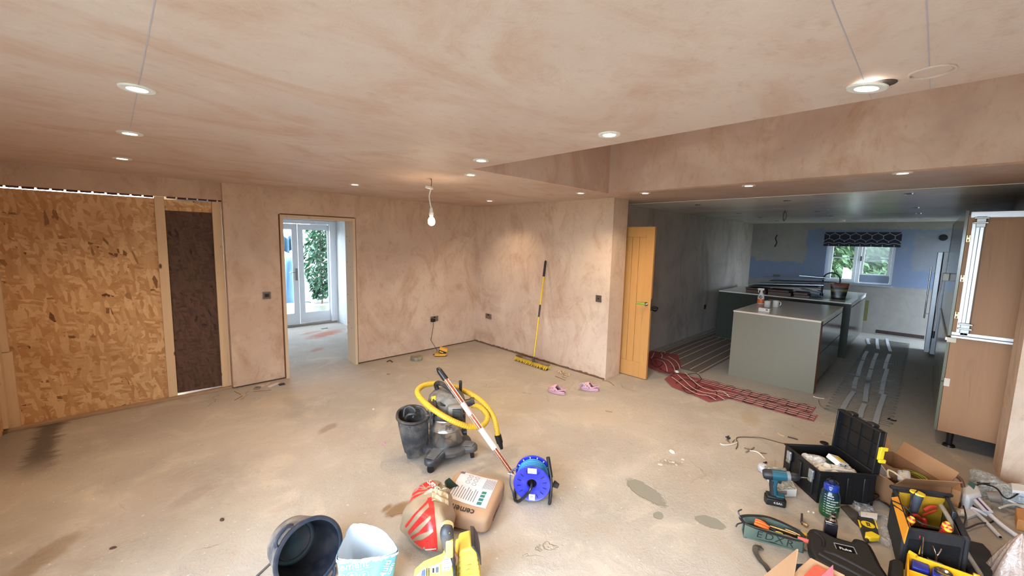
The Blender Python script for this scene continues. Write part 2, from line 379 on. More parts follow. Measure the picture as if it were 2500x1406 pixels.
def kitchen_back():
    N = NT('kitchen_back_wall'); v = N.coord(); X = N.n('ShaderNodeSeparateXYZ', None, Vector=v)
    wb = N.math('MULTIPLY', N.math('SUBTRACT', N.noise(v, 6, 4), .5), .16); y = N.math('ADD', X.outputs[1], wb); z = N.math('ADD', X.outputs[2], wb)
    n = N.noise(v, 3, 6, .65, 1)
    beige = N.mix(n, lin(128, 122, 116), lin(162, 156, 150)); blue = N.mix(n, lin(110, 122, 148), lin(126, 138, 162))
    def bx(y0, y1, z0, z1, s=.012):
        g = lambda a, lo, hi: N.math('MULTIPLY', N.ramp(a, lo-s, lo+s), N.ramp(a, hi+s, hi-s)); return N.math('MULTIPLY', g(y, y0, y1), g(z, z0, z1))
    c = beige; m = bx(-2, 1.95, 1.0, 2.16); c = N.mix(m, c, blue); c = N.mix(bx(1.9, 4, .98, 1.5), c, blue); c = N.mix(bx(2.0, 2.96, 1.42, 2.1), c, beige)
    c = N.mix(bx(-.6, .22, 1.35, 2.1, .03), c, N.mix(.5, beige, blue)); c = N.mix(N.math('MULTIPLY', N.ramp(N.noise(v, 5, 3), .62, .66), .6), c, lin(140, 136, 132))
    return N.done(c, .7, 0, N.bump(n, .3, .01), .3)
KBACK = kitchen_back()
WPAINT = mt('white_paint', (240, 243, 247), .35, var=.03)
GLASS = glassy('window_glass', (.96, .98, 1), .0)

# ------------------------------------------------------------------ room shell
HC, HK = 2.308, 2.303
YW, XP = 5.40, 4.41
XB = 11.2
def S(name, mb, m, label=None): return struct(obj(name, mb, m), label)
b = MB(); b.box(-1.2, -2.4, -.12, 11.6, 9.0, 0); S('floor', b, FLOOR)
b = MB(); b.box(-60, -60, -.3, 80, 80, -.2); S('ground_outside', b, mt('outside_ground', (120, 122, 110), .9, var=.3, nscale=1))
b = MB(); T = .012
for r in ((-.9, -2.2, 2.052, 5.6), (2.052, 2.571, 3.992, 5.6), (2.052, -2.2, 3.992, -1.2), (3.992, 2.571, 4.42, 5.6)): b.box(r[0], r[1], HC, r[2], r[3], HC+T)
S('ceiling', b, PL_CEIL)
b = MB(); b.box(3.992, -2.2, HC, 5.24, 2.571, HC+T); b.box(4.42, 2.571, HC, 5.24, 3.3, HC+T); S('ceiling_soffit', b, PL_SOFF)
b = MB(); b.box(5.24, -1.4, HK, 11.4, 3.3, HK+.05); S('ceiling_kitchen', b, PL_KCEIL)
b = MB(); b.box(3.990, -1.2, HC-.0006, 4.1, 2.571, 3.1); S('wall_well_far', b, PL_WELL)
b = MB(); b.box(2.052, 2.571, HC+.001+T, 4.1, 2.68, 3.1); b.box(2.052, 2.569, HC-.0006, 3.991, 2.60, 3.1); S('wall_well_left', b, PL_WELL)
b = MB(); b.box(1.95, -1.2, HC+T, 2.052, 2.68, 3.1); S('wall_well_near', b, PL_WELL)
b = MB(); b.box(1.95, -1.3, HC+T, 4.1, -1.2, 3.1); S('wall_well_right', b, PL_WELL)
b = MB(); b.box(1.95, -1.3, 3.1, 4.1, 2.68, 3.15); S('ceiling_well', b, PL_WELL)
DX0, DX1, DZ = 1.42, 2.312, 1.996
b = MB(); b.box(.866, YW, .018, DX0, YW+.24, HC); b.box(DX0, YW, DZ, DX1, YW+.24, HC); b.box(DX1, YW, .018, XP+.2, YW+.24, HC); S('wall_far', b, PL_WALL)
b = MB(); b.box(.9, YW+.03, 0, DX0, YW+.22, .03); b.box(DX1, YW+.03, 0, XP, YW+.22, .03); S('trim_1', b, mt('raw_block', (92, 66, 50), .9))
b = MB(); b.box(-.95, 5.452, 2.122, .866, 5.62, HC); S('wall_lintel', b, PL_WALL)
b = MB(); b.box(XP, 2.75, .0, 4.745, YW, HC); S('wall_partition', b, PL_WALL)
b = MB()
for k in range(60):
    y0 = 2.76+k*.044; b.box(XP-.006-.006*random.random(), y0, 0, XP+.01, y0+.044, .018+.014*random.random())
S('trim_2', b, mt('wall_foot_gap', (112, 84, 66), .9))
b = MB(); b.box(4.745, 3.06, 0, XB+.1, 3.25, HC); S('wall_kitchen_left', b, PL_KIT)
b = MB(); WY0, WY1, WZ0, WZ1 = .47, 1.575, 1.02, 2.06
b.box(XB, -1.4, 0, XB+.22, WY0, HC); b.box(XB, WY1, 0, XB+.22, 3.25, HC); b.box(XB, WY0, 0, XB+.22, WY1, WZ0); b.box(XB, WY0, WZ1, XB+.22, WY1, HC)
S('wall_kitchen_back', b, KBACK)
b = MB(); b.box(5.1, -1.1, 0, 10.32, -.95, HC); b.box(10.32, -1.1, 2.06, 11.12, -.95, HC); b.box(11.12, -1.1, 0, XB, -.95, HC); S('wall_kitchen_right', b, PL_KIT)
b = MB(); b.box(10.32, -1.08, 0, 10.39, -1.03, 2.06); b.box(11.05, -1.08, 0, 11.12, -1.03, 2.06); b.box(10.32, -1.08, 0, 11.12, -1.03, .1); b.box(10.32, -1.08, 1.98, 11.12, -1.03, 2.06)
o = S('door_added_kitchen', b, WPAINT); g = MB(); g.box(10.39, -1.06, .1, 11.05, -1.055, 1.98); obj('glass', g, GLASS, o)  # glazed door added out of view behind the fridge to brighten the kitchen
b = MB(); b.box(4.71, -2.3, 0, 5.14, -.545, HC); S('wall_right', b, PL_WALL)
b = MB(); b.box(-1.0, -2.4, 0, 5.14, -2.2, HC); S('wall_back', b, PL_WALL)
b = MB(); PY0, PY1, PZ = -1.45, 2.15, 2.1
b.box(-.98, -2.3, 0, -.80, PY0, HC); b.box(-.98, PY1, 0, -.80, 5.62, HC); b.box(-.98, PY0, PZ, -.80, PY1, HC); S('wall_left', b, PL_WALL)
# unseen patio doors added in the left wall for daylight, beside the camera
b = MB()
for y in (PY0, PY0+1.2, PY0+2.4, PY1):
    yy = min(max(y, PY0+.035), PY1-.035); b.box(-.93, yy-.035, 0, -.86, yy+.035, PZ)
b.box(-.93, PY0, 0, -.86, PY1, .08); b.box(-.93, PY0, PZ-.08, -.86, PY1, PZ)
o = S('door_added_patio', b, mt('grey_frame', (70, 74, 78), .4)); g = MB(); g.box(-.90, PY0, .05, -.894, PY1, PZ); obj('glass', g, GLASS, o)
# ---- doorway lining
b = MB(); q = .03
b.box(DX0-.006, YW-.008, 0, DX0+.028, YW+.25, DZ-.03); b.box(DX1-.028, YW-.008, 0, DX1+.006, YW+.25, DZ-.03); b.box(DX0-.006, YW-.008, DZ-.03, DX1+.006, YW+.25, DZ+.006)
o = S('trim_3', b, wood('pale_pine', (226, 206, 178), (206, 180, 148), 'Z', 1.0, .6), 'pine lining of the open doorway')
b = MB()
for z in (.5, .9, 1.35, 1.7): b.cyl((DX1-.0285, YW+.1, z), (DX1-.031, YW+.1, z), .006, n=8); b.cyl((DX1-.0285, YW+.2, z+.06), (DX1-.031, YW+.2, z+.06), .006, n=8)
obj('screw', b, mt('screw_dark', (60, 55, 50), .5, .5), o)
b = MB()
b.box(DX0-.022, YW-.002, .02, DX0-.004, YW+.01, DZ+.012); b.box(DX1+.004, YW-.002, .02, DX1+.016, YW+.01, DZ+.012); b.box(DX0-.004, YW-.002, DZ+.007, DX1+.004, YW+.01, DZ+.02)
S('trim_4', b, mt('lining_gap', (110, 72, 48), .9))
# ---- garden room behind the doorway
b = MB(); b.box(.4, YW+.24, HC, 4.0, 6.65, HC+.05); b.box(.4, 7.25, HC, 4.0, 8.9, HC+.05); b.box(.4, 6.65, HC, 1.28, 7.25, HC+.05); b.box(1.73, 6.65, HC, 4.0, 7.25, HC+.05); S('ceiling_garden_room', b, PL_WHITE)
b = MB(); b.box(1.28, 6.65, HC+.03, 1.31, 7.25, HC+.09); b.box(1.70, 6.65, HC+.03, 1.73, 7.25, HC+.09); b.box(1.31, 6.65, HC+.03, 1.70, 6.68, HC+.09); b.box(1.31, 7.22, HC+.03, 1.70, 7.25, HC+.09); o = S('window_added_roof', b, WPAINT); g = MB(); g.box(1.31, 6.68, HC+.06, 1.70, 7.22, HC+.066); obj('pane', g, GLASS, o)  # roof window added, unseen from the camera, to brighten the garden room
b = MB(); b.box(3.22, YW+.24, 0, 3.5, 8.9, HC); b.box(3.13, 7.0, 0, 3.22, 7.75, HC); S('wall_garden_room_right', b, PL_WHITE)
b = MB(); b.box(.35, YW+.24, 0, .5, 8.9, HC); S('wall_garden_room_left', b, PL_WHITE)
b = MB(); GY = 8.48; b.box(.4, GY+.06, 0, 1.80, GY+.25, HC); b.box(1.80, GY+.06, 2.06, 3.22, GY+.25, HC); S('wall_garden_room_far', b, PL_WHITE)
b = MB(); b.box(1.80, GY, 0, 1.85, GY+.12, 2.06); b.box(3.17, GY-.02, 0, 3.22, GY+.12, 2.06); b.box(1.80, GY, 1.99, 3.22, GY+.12, 2.06); b.box(3.10, GY-.05, 0, 3.22, GY, 2.06)
S('trim_5', b, WPAINT)
b = MB(); b.box(1.80, GY-.06, 0, 3.2, GY+.1, .035); S('trim_6', b, mt('door_sill', (150, 140, 130), .7))
def leaf(name, x0, x1, lab):
    b = MB(); s, t, z0, z1 = .085, .05, .045, 1.985; y = GY+.02
    b.box(x0, y, z0, x0+s, y+t, z1); b.box(x1-s, y, z0, x1, y+t, z1); b.box(x0+s, y, z0, x1-s, y+t, z0+.20); b.box(x0+s, y, z1-.10, x1-s, y+t, z1)
    o = S(name, b, WPAINT, lab); g = MB(); g.box(x0+s, y+.02, z0+.2, x1-s, y+.026, z1-.1); obj('glass', g, GLASS, o)
    # glazing bead
    h = MB()
    for a in ((x0+s, z0+.2, x0+s+.012, z1-.1), (x1-s-.012, z0+.2, x1-s, z1-.1), (x0+s, z0+.2, x1-s, z0+.212), (x0+s, z1-.112, x1-s, z1-.1)): h.box(a[0], y+.008, a[1], a[2], y+.02, a[3])
    obj('glazing_bead', h, WPAINT, o); return o
l1 = leaf('door_1', 1.855, 2.515, 'white glazed leaf with the lever handle, left of the pair')
l2 = leaf('door_2', 2.525, 3.168, 'white glazed leaf in front of the leafy plant')
CHROME = mt('chrome', (190, 190, 192), .18, 1.0, var=.05)
b = MB(); b.box(2.462, GY+.008, .90, 2.496, GY+.02, 1.13); b.cyl((2.479, GY+.01, 1.06), (2.479, GY-.04, 1.06), .009, n=10); b.tube([(2.479, GY-.04, 1.06), (2.40, GY-.045, 1.06), (2.34, GY-.04, 1.055)], .009)
obj('handle', b, CHROME, l1)
# ---- kitchen window
FX = XB+.10
b = MB(); WM = (WY0+WY1)/2+.0
b.box(FX, WY0, WZ0, FX+.07, WY0+.045, WZ1); b.box(FX, WY1-.045, WZ0, FX+.07, WY1, WZ1); b.box(FX, WY0+.045, WZ0, FX+.07, WM-.03, WZ0+.035); b.box(FX, WM+.03, WZ0, FX+.07, WY1-.045, WZ0+.035); b.box(FX, WY0+.045, WZ1-.05, FX+.07, WM-.03, WZ1); b.box(FX, WM+.03, WZ1-.05, FX+.07, WY1-.045, WZ1); b.box(FX-.01, WM-.03, WZ0, FX+.07, WM+.03, WZ1)
o = S('window_1', b, WPAINT, 'white two-casement kitchen window')
def casement(y0, y1, z0, x, s=.055):
    c = MB(); c.box(x, y0, z0, x+.045, y0+s, WZ1-.05); c.box(x, y1-s, z0, x+.045, y1, WZ1-.05); c.box(x, y0+s, z0, x+.045, y1-s, z0+s); c.box(x, y0+s, WZ1-.1, x+.045, y1-s, WZ1-.05); c.box(x+.01, y0+s, 1.545, x+.035, y1-s, 1.565)
    k = obj('casement', c, WPAINT, o); g = MB(); g.box(x+.02, y0+s, z0+s, x+.024, y1-s, WZ1-.1); obj('pane', g, GLASS, k)
casement(WM+.035, WY1-.05, WZ0+.03, FX-.025); casement(WY0+.05, WM-.035, WZ0+.17, FX-.005, .045)
b = MB(); b.box(FX-.012, WY0+.05, WZ0+.036, FX-.006, WM-.036, WZ0+.19); obj('panel', b, mt('window_board_blue', (150, 165, 190), .5), o)
b = MB(); b.box(FX-.03, WM-.045, 1.50, FX-.01, WM-.02, 1.60); b.tube([(FX-.03, WM-.03, 1.55), (FX-.05, WM-.03, 1.5)], .006); obj('catch', b, mt('dark_metal', (50, 50, 54), .35, .8), o)
b = MB(); b.box(XB-.02, WY0-.02, WZ0-.03, FX+.05, WY1+.02, WZ0); S('trim_7', b, mt('sill_render', (150, 155, 165), .6))
# ------------------------------------------------------------------ ceiling downlights, holes, pendant
EMW = NT('lamp_lens'); 
def emit(name, rgb, s):
    N = NT(name); e = N.n('ShaderNodeEmission', None, Color=(*rgb, 1), Strength=s); N.t.links.new(e.outputs[0], N.out.inputs[0]); return N.m
LENS = emit('downlight_lens', (1, .93, .82), 9)
BEZ = mt('white_bezel', (225, 222, 216), .35, var=.02)
SPOT_W = 21.0
DL = []
def downlight(x, y, lab, tilt=None, r=.057):
    t = thing('ceiling_downlight', lab, 'ceiling light', (x, y, HC), 0, 'lit ceiling downlights')
    b = MB(); b.lathe([(r*.55, -.0015), (r*.58, -.006), (r*.95, -.006), (r, -.002), (r, 0.0), (r*.55, 0.0)], 28); bz = obj('bezel', b, BEZ, t, sm=True)
    b = MB(); b.lathe([(0.0005, -.0035), (r*.56, -.0035)], 24); ln = obj('lens', b, LENS, t, sm=True)
    if tilt:
        for q in (bz, ln): q.matrix_basis = Matrix.Translation((0.012, -.03, -.012)) @ Matrix.Rotation(radians(9), 4, 'X')
    ld = bpy.data.lights.new('downlight', 'SPOT'); ld.energy = SPOT_W; ld.color = (1, .78, .54); ld.spot_size = radians(128); ld.spot_blend = 1; ld.shadow_soft_size = .03
    o = bpy.data.objects.new('downlight_lamp', ld); COL.objects.link(o); o.parent = t; o.location = (0, 0, -.035)
    return t
for (x, y, lab) in ((.10, 2.20, 'largest lit downlight at the left, nearest the camera'), (.10, 3.20, 'lit downlight at the left, middle of its row of three'), (.08, 4.33, 'lit downlight nearest the boarded opening, end of its row'),
        (1.85, 4.29, 'lit downlight in front of the open doorway'), (3.81, 4.38, 'lit downlight near the room corner right of the hanging bulb'), (2.21, 2.79, 'lit downlight just behind the corner point of the ceiling recess'),
        (1.865, 2.24, 'lit downlight just left of the ceiling recess corner'), (1.846, 1.20, 'lit downlight above the recess edge, halfway along'),
        (3.79, 2.80, 'lit downlight between recess and broom wall'), (4.19, 2.23, 'lit downlight under the soffit beside the wall end'),
        (4.20, 1.215, 'lit downlight in the middle of the soffit'), (4.12, .19, 'lit downlight in the soffit nearest the tall cabinet')):
    downlight(x, y, lab)
hole = MB(); hole.lathe([(0.0005, -.003), (.046, -.003), (.048, -.001), (.0485, 0)], 24)
t = downlight(1.836, .231, 'large lit downlight hanging tilted out of its cut hole', True)
b = MB(); b.lathe([(0.0005, -.001), (.044, -.0012)], 24, tmat((.045, -.06, 0))); obj('cut_hole', b, mt('hole_dark', (60, 48, 40), .9), t)
# plaster ring where a light is missing, with its pencil string line
def rough_ring(r): return [(r*(1+.12*noise.noise(Vector((cos(a)*2, sin(a)*2, 5))))*cos(a), r*(1+.12*noise.noise(Vector((cos(a)*2, sin(a)*2, 5))))*sin(a)) for a in [2*pi*k/30 for k in range(30)]]
p = F(2275, 174, HC); b = MB(); b.prism(rough_ring(.045), -.002, 0, tmat((p.x, p.y, HC)))
for k in range(30):
    a = 2*pi*k/30; r = .052+.005*noise.noise(Vector((k, 0, 0))); b.box(-.006, -.003, -.006, .006, .003, 0, tmat((p.x+r*cos(a), p.y+r*sin(a), HC), a+pi/2))
tag(obj('ceiling_patch', b, PL_CEIL, bevel=.001), 'rough round patch of plaster filling a hole in the ceiling', 'patch')
STR = mt('pencil_blue', (172, 164, 172), .8)
for i, ((a0, a1), lab) in enumerate(((((378, 0), (318, 312)), 'thin pencil line across the ceiling to the left downlights'), (((2030, 0), (2127, 241)), 'thin pencil line crossing the ceiling by the tilted downlight'), (((2262, 0), (2271, 216)), 'thin pencil line crossing the ceiling by the round patch'))):
    p0, p1 = F(*a0, HC), F(*a1, HC); p0 = p0 + (p0-p1)*.6; b = MB(); b.ribbon([p0+Vector((0, 0, -.0006)), p1+Vector((0, 0, -.0006))], .0026, -.0004)
    tag(obj('pencil_line', b, STR), lab, 'line', 'pencil lines on the ceiling')
# kitchen holes waiting for lights
kpx = [(1703, 500, 'empty light hole nearest the oak door'), (1804, 521, 'second empty light hole beyond the oak door row'), (1857, 531, 'third empty light hole from the oak door'), (1898, 539, 'fourth empty light hole from the oak door'), (1932, 546, 'farthest empty light hole of the row by the left wall'),
       (1921, 490, 'nearest empty light hole of the middle row'), (1996, 516, 'empty light hole right of the hanging cable'), (2030, 528, 'third empty light hole of the middle row'), (2077, 545, 'farthest empty light hole, above the roman blind'),
       (2220, 473, 'nearest empty light hole of the row above the tall units'), (2237, 507, 'second empty light hole of the row above the units'), (2243, 521, 'third empty light hole of the row above the units'), (2247, 533, 'fourth empty light hole of the row above the units'), (2251, 542, 'farthest empty light hole in the right row by the back wall')]
HD = mt('hole_black', (22, 22, 24), .8)
for (px, py, lab) in kpx:
    p = F(px, py, HK); t = thing('light_hole', lab, 'light hole', (p.x, min(p.y, 9), HK), 0, 'empty light holes in the kitchen ceiling')
    b = MB(); b.lathe([(.0005, -.0015), (.04, -.0015), (.0405, 0)], 20); obj('opening', b, HD, t)
    b = MB(); b.box(-.03, -.03, -.006, -.018, -.018, -.0015); obj('clip', b, CHROME, t); b = MB(); b.box(.018, .018, -.006, .03, .03, -.0015); obj('clip', b, CHROME, t)
p = F(2056, 537, HK); b = MB(); b.lathe([(.0005, -.03), (.05, -.028), (.055, 0)], 20, tmat(p)); tag(obj('smoke_alarm_base', b, BEZ, sm=True), 'small white round ceiling disc before the kitchen window', 'alarm')
p = F(1917, 512, HK); t = thing('cable_coil', 'loop of grey cable hanging from the kitchen ceiling', 'cable', p)
for k in range(3):
    b = MB(); b.tube([(.035*cos(a)*(1+.1*k)*.75+.01*k, .035*cos(a)*.75, -.09+.075*sin(a)*(1-.06*k)) for a in [2*pi*i/24 for i in range(24)]], .0035, 6, closed=True); obj('loop', b, mt('grey_cable', (96, 98, 100), .5), t, sm=True)
b = MB(); b.tube([(0, 0, 0), (.005, 0, -.02), (0, 0, -.05)], .004, 6); obj('tail', b, mt('grey_cable', (96, 98, 100), .5), t)
# pendant bulb
PX, PY = 2.126, 3.273
t = thing('pendant_bulb', 'lit bulb hanging on white flex from the ceiling', 'pendant light', (PX, PY, HC))
WPL = mt('white_plastic', (222, 220, 214), .35, var=.02)
b = MB(); b.tube(smooth([(0, 0, 0), (.005, -.003, -.03), (0, 0, -.07)], 5), .003, 8); obj('wire', b, mt('dark_wire', (90, 70, 60), .6), t, sm=True)
b = MB(); b.box(-.035, -.028, -.095, .035, .028, -.07, Matrix.Rotation(.6, 4, 'Z') @ Matrix.Rotation(.18, 4, 'X')); obj('junction_box', b, WPL, t, bevel=.005)
b = MB(); b.tube(smooth([(0, 0, -.09), (-.012, .01, -.16), (-.006, .0, -.23), (.004, 0, -.275)], 6), .0055, 10); obj('flex', b, WPL, t, sm=True)
b = MB(); b.lathe([(.006, -.262), (.013, -.268), (.017, -.29), (.0175, -.305), (.021, -.309), (.021, -.335), (.017, -.34), (.016, -.345), (.0005, -.345)], 20, tmat((.004, 0, 0))); obj('lamp_holder', b, WPL, t, sm=True)
b = MB(); b.lathe([(.013, -.345), (.015, -.350), (.024, -.360), (.0315, -.378), (.033, -.395), (.029, -.413), (.016, -.426), (.0005, -.430)], 24, tmat((.006, 0, 0))); obj('bulb', b, emit('bulb_glow', (1, .86, .58), 14), t, sm=True)
ld = bpy.data.lights.new('bulb_light', 'POINT'); ld.energy = 14; ld.color = (1, .78, .52); ld.shadow_soft_size = .036
o = bpy.data.objects.new('bulb_lamp', ld); COL.objects.link(o); o.parent = t; o.location = (.006, 0, -.392)
# ------------------------------------------------------------------ boarded-up opening in the far wall
YB = 5.50
def xat(px, py, y=YB-.02): return on('y', y, px, py).x
def quadslab(name, m, pts, y0, y1, lab, cat, group=None, bevel=.002):
    """upright board: pts = 4 (x, z) corners"""
    b = MB(); b.prism(pts, -y1, -y0, Matrix(((1, 0, 0, 0), (0, 0, -1, 0), (0, 1, 0, 0), (0, 0, 0, 1)))); o = obj(name, b, m, bevel=bevel, bseg=1); return tag(o, lab, cat, group)
quadslab('strand_board', OSB, [(-.80, .005), (.315, .005), (.315, 2.101), (-.80, 2.101)], YB, YB+.015, 'large sheet of orange strand board covering the old opening', 'board')
x0, x1 = xat(375, 480), xat(400, 483); xb0, xb1 = xat(412, 972), xat(434, 967)
t = quadslab('timber_stud', PINE, [(xb0, .025), (xb1, .025), (x1, 2.118), (x0, 2.118)], YB-.035, YB-.001, 'pale timber stud between orange board and dark board', 'stud', 'timber studs')
x2, x3 = xat(516, 493), xat(537, 494); xb2, xb3 = xat(543, 950), xat(566, 947)
quadslab('timber_stud', PINE, [(xb2, .025), (min(xb3, .866), .025), (min(x3, .864), 2.105), (x2, 2.105)], YB-.035, YB-.001, 'pale timber stud right of the dark board, against the plaster', 'stud', 'timber studs')
t = quadslab('dark_board', OSB_DK, [(.31, .045), (.80, .03), (.80, 2.0), (.31, 2.0)], YB+.002, YB+.016, 'tall narrow dark brown weathered board between two studs', 'board')
b = MB(); b.box(.33, YB-.004, 1.985, .79, YB+.012, 2.095); tag(obj('board_offcut', b, OSB), 'reddish board offcut above the tall dark board', 'board')
b = MB(); x4 = xat(45, 1050); b.box(-.795, YB-.045, .025, -.70, YB-.001, .70); tag(obj('timber_stud', b, PINE, bevel=.002), 'short lower timber at the far left corner', 'stud', 'timber studs')
b = MB(); b.box(-.795, YB-.045, .705, -.715, YB-.001, 2.09); tag(obj('timber_stud', b, PINE, bevel=.002), 'long upper timber at the far left corner', 'stud', 'timber studs')
b = MB(); b.box(-.798, YB-.14, .06, -.755, YB-.05, 2.1); tag(obj('timber_stud', b, PINE, bevel=.002), 'timber on the left side wall by the corner', 'stud', 'timber studs')
b = MB(); b.box(-.798, 3.8, .05, -.784, YB-.145, 2.1); tag(obj('strand_board', b, OSB), 'reddish board edge on the left side wall', 'board')
b = MB(); b.box(-.80, YB-.075, 0, .86, YB-.005, .024); tag(obj('sole_timber', b, mt('dusty_timber', (168, 140, 112), .8, var=.2), bevel=.003), 'low dusty timber strip along the foot of the boards', 'timber')
# torn metal bead under the lintel, daylight showing between its tabs
DASH = mt('rusty_bead', (84, 44, 32), .7, .2); b = MB(); x = -.80; k = 0; pieces = thing('metal_bead', 'dark dashed metal bead along the top of the boarded opening', 'bead', (0, YB, 2.11))
while x < .86:
    if not (.315 < x+.04 < .40):
        z = 2.1165 - (.014 if k % 3 == 0 else .011); b.box(x, YB-.04, z-2.11, min(x+.072, .862), YB-.035, 2.1225-2.11, tmat((0, -YB, 0)))
    x += .086; k += 1
b.box(-.8, -.045, .0105, .862, -.040, .014); obj('tabs', b, DASH, pieces)
# ------------------------------------------------------------------ sockets and switches
STEEL = mt('brushed_steel', (150, 142, 136), .3, .9, var=.1); BLK = mt('black_plastic', (18, 18, 20), .4)
def plate(name, lab, cat, pos, facing, w_, h, kind):
    """facing: 'Y' plate on the wall y=const looking to -y, 'X' on x=const looking to -x"""
    R = Matrix.Rotation(0, 4, 'Z') if facing == 'Y' else Matrix.Rotation(radians(-90), 4, 'Z')
    t = thing(name, lab, cat, pos, R=R)
    b = MB(); b.box(-w_/2, -.008, -h/2, w_/2, 0, h/2); obj('plate', b, STEEL, t, bevel=.002)
    if kind == 'double':
        for s in (-1, 1):
            b = MB(); cx = s*w_*.25; b.box(cx-.004, -.0095, .002, cx+.004, -.0075, .016); b.box(cx-.014, -.0095, -.018, cx-.006, -.0075, -.012); b.box(cx+.006, -.0095, -.018, cx+.014, -.0075, -.012)
            obj('pin_holes', b, BLK, t)
            b = MB(); b.box(s*.006-.007+s*.004, -.012, .014, s*.006+.007+s*.004, -.007, .034); obj('switch', b, BLK, t)
    elif kind == 'blank':
        b = MB(); b.box(-w_*.25, -.011, -h*.2, w_*.25, -.007, h*.2); obj('module', b, BLK, t)
        b = MB(); b.box(-w_*.4, -.0095, -h*.38, w_*.4, -.0078, h*.38); obj('inner_frame', b, mt('grey_plate', (110, 100, 95), .4, .5), t)
    else:
        b = MB(); b.cyl((-.0, -.009, 0), (0, -.014, 0), .009, n=16); obj('module', b, BLK, t)
    return t
p = on('y', YW, 651, 721); plate('wall_switch', 'square steel switch plate with dark module left of the doorway', 'switch', (p.x, YW-.0005, p.z), 'Y', .086, .086, 'blank')
p = on('y', YW, 1060, 778); sk = plate('power_socket', 'double steel socket with a black plug in it', 'socket', (p.x, YW-.0005, p.z), 'Y', .146, .086, 'double')
px0 = p
b = MB(); b.box(-.028, -.045, -.03, .028, -.013, .018, tmat((p.x-.034, YW, p.z-.012))); plug = tag(obj('black_plug', b, BLK, bevel=.006), 'black mains plug pushed into the left of the double socket', 'plug')
c0 = (p.x-.036, YW-.03, p.z-.04); e0 = F(1066, 868); b = MB()
b.tube(smooth([c0, (p.x-.05, YW-.045, p.z-.12), (p.x-.075, YW-.03, p.z-.3), (p.x-.09, YW-.05, .16), (p.x-.05, YW-.16, .012), (e0.x-.03, e0.y+.05, .008), (e0.x+.02, e0.y+.01, .014)], 8), .0035, 8)
tag(obj('charger_lead', b, BLK, sm=True), 'black lead running from plug down to the yellow charger', 'cable')
p = on('x', XP, 1193, 772); plate('power_socket', 'double steel socket on the broom wall near the corner', 'socket', (XP-.0005, p.y, p.z), 'X', .146, .086, 'double')
p = on('x', XP, 1462, 729); plate('wall_switch', 'dented steel switch plate near the end of the broom wall', 'switch', (XP-.0005, p.y, p.z), 'X', .088, .088, 'dent')
# kitchen wall back boxes
for (px, py, lab) in ((1585, 777, 'black back box with wires just past the oak door'), (1721, 749, 'small black back box low on the grey side wall')):
    p = on('y', 3.06, px, py); b = MB(); b.box(-.045, -.004, -.045, .045, .03, .045, tmat((p.x, 3.06, p.z))); o = tag(obj('back_box', b, BLK, bevel=.003), lab, 'back box')
p = on('y', 3.06, 1584, 752); b = MB(); t = thing('loose_wires', 'loops of black wire poking from the wall past the door', 'wires', p)
for k in range(3): b = MB(); b.tube(smooth([(0, 0, 0), (.05+.02*k, -.07, .03-.02*k), (.12, -.10, 0), (.05, -.09, -.03-.01*k), (-.02, -.05, -.01)], 6), .004, 6); obj('wire', b, BLK, t, sm=True)
p = on('x', XB, 1896, 674); b = MB(); b.box(-.02, -.07, -.04, .03, .07, .04, tmat((XB, p.y, p.z))); tag(obj('back_box', b, mt('steel_box', (90, 92, 96), .5, .6)), 'steel back box in the kitchen wall behind stacked boards', 'back box')
p = on('x', XB, 1896, 588); b = MB(); b.tube(smooth([p+Vector((0, 0, .14)), p+Vector((-.03, .02, .05)), p+Vector((-.02, -.01, -.04)), p+Vector((-.04, .02, -.14))], 6), .012, 8); tag(obj('hanging_wire', b, BLK, sm=True), 'short black wires hanging from the kitchen back wall', 'wires')
p = on('x', XB, 2303, 580); b = MB(); b.cyl((XB-.01, p.y, p.z), (XB+.02, p.y, p.z), .06, n=24); tag(obj('duct_hole', b, HD), 'round black duct hole high on the kitchen back wall', 'hole')
q0, q1 = on('x', XB, 2113, 733), on('x', XB, 2113, 783); b = MB(); b.box(XB-.006, q0.y-.06, q1.z, XB+.01, q0.y+.05, q0.z); tag(obj('bare_board_patch', b, mt('olive_board', (112, 108, 66), .8, var=.25)), 'narrow olive patch of bare board on the kitchen wall', 'patch')
q0, q1 = on('x', XB, 2138, 806), on('x', XB, 2256, 826); b = MB(); b.box(XB-.004, q1.y, .03, XB+.01, q0.y, .10); tag(obj('brick_gap', b, mt('dark_brick', (58, 44, 40), .9, var=.4, nscale=14)), 'dark strip of bare brick at the foot of the kitchen wall', 'patch')
# ------------------------------------------------------------------ oak door standing open
dt = thing('oak_door', 'open oak cottage door beside the wall end', 'door', (4.812, 2.40, .008))
L, T_, H_ = .70, .036, 1.962
b = MB(); b.box(0, 0, 0, T_, .105, H_); b.box(0, L-.105, 0, T_, L, H_); b.box(0, .105, 0, T_, L-.105, .20); b.box(0, .105, H_-.13, T_, L-.105, H_); obj('frame', b, OAK, dt, bevel=.0015, bseg=1)
n = 5; wdt = (L-.21)/n
for k in range(n):
    b = MB(); b.box(.008, .105+k*wdt+.002, .20, T_-.008, .105+(k+1)*wdt-.002, H_-.13); obj('board', b, OAK, dt, bevel=.002, bseg=1)
b = MB(); b.box(.012, .105, .19, T_-.012, L-.105, H_-.12); obj('groove_backing', b, mt('oak_shadow_gap', (110, 66, 28), .7), dt)
b = MB(); b.cyl((0, .055, .985), (-.008, .055, .985), .026, n=20); b.cyl((-.008, .055, .985), (-.045, .055, .985), .009, n=12); b.cyl((T_, .055, .985), (T_+.045, .055, .985), .01, n=12)
hd = obj('handle', b, CHROME, dt, sm=True)
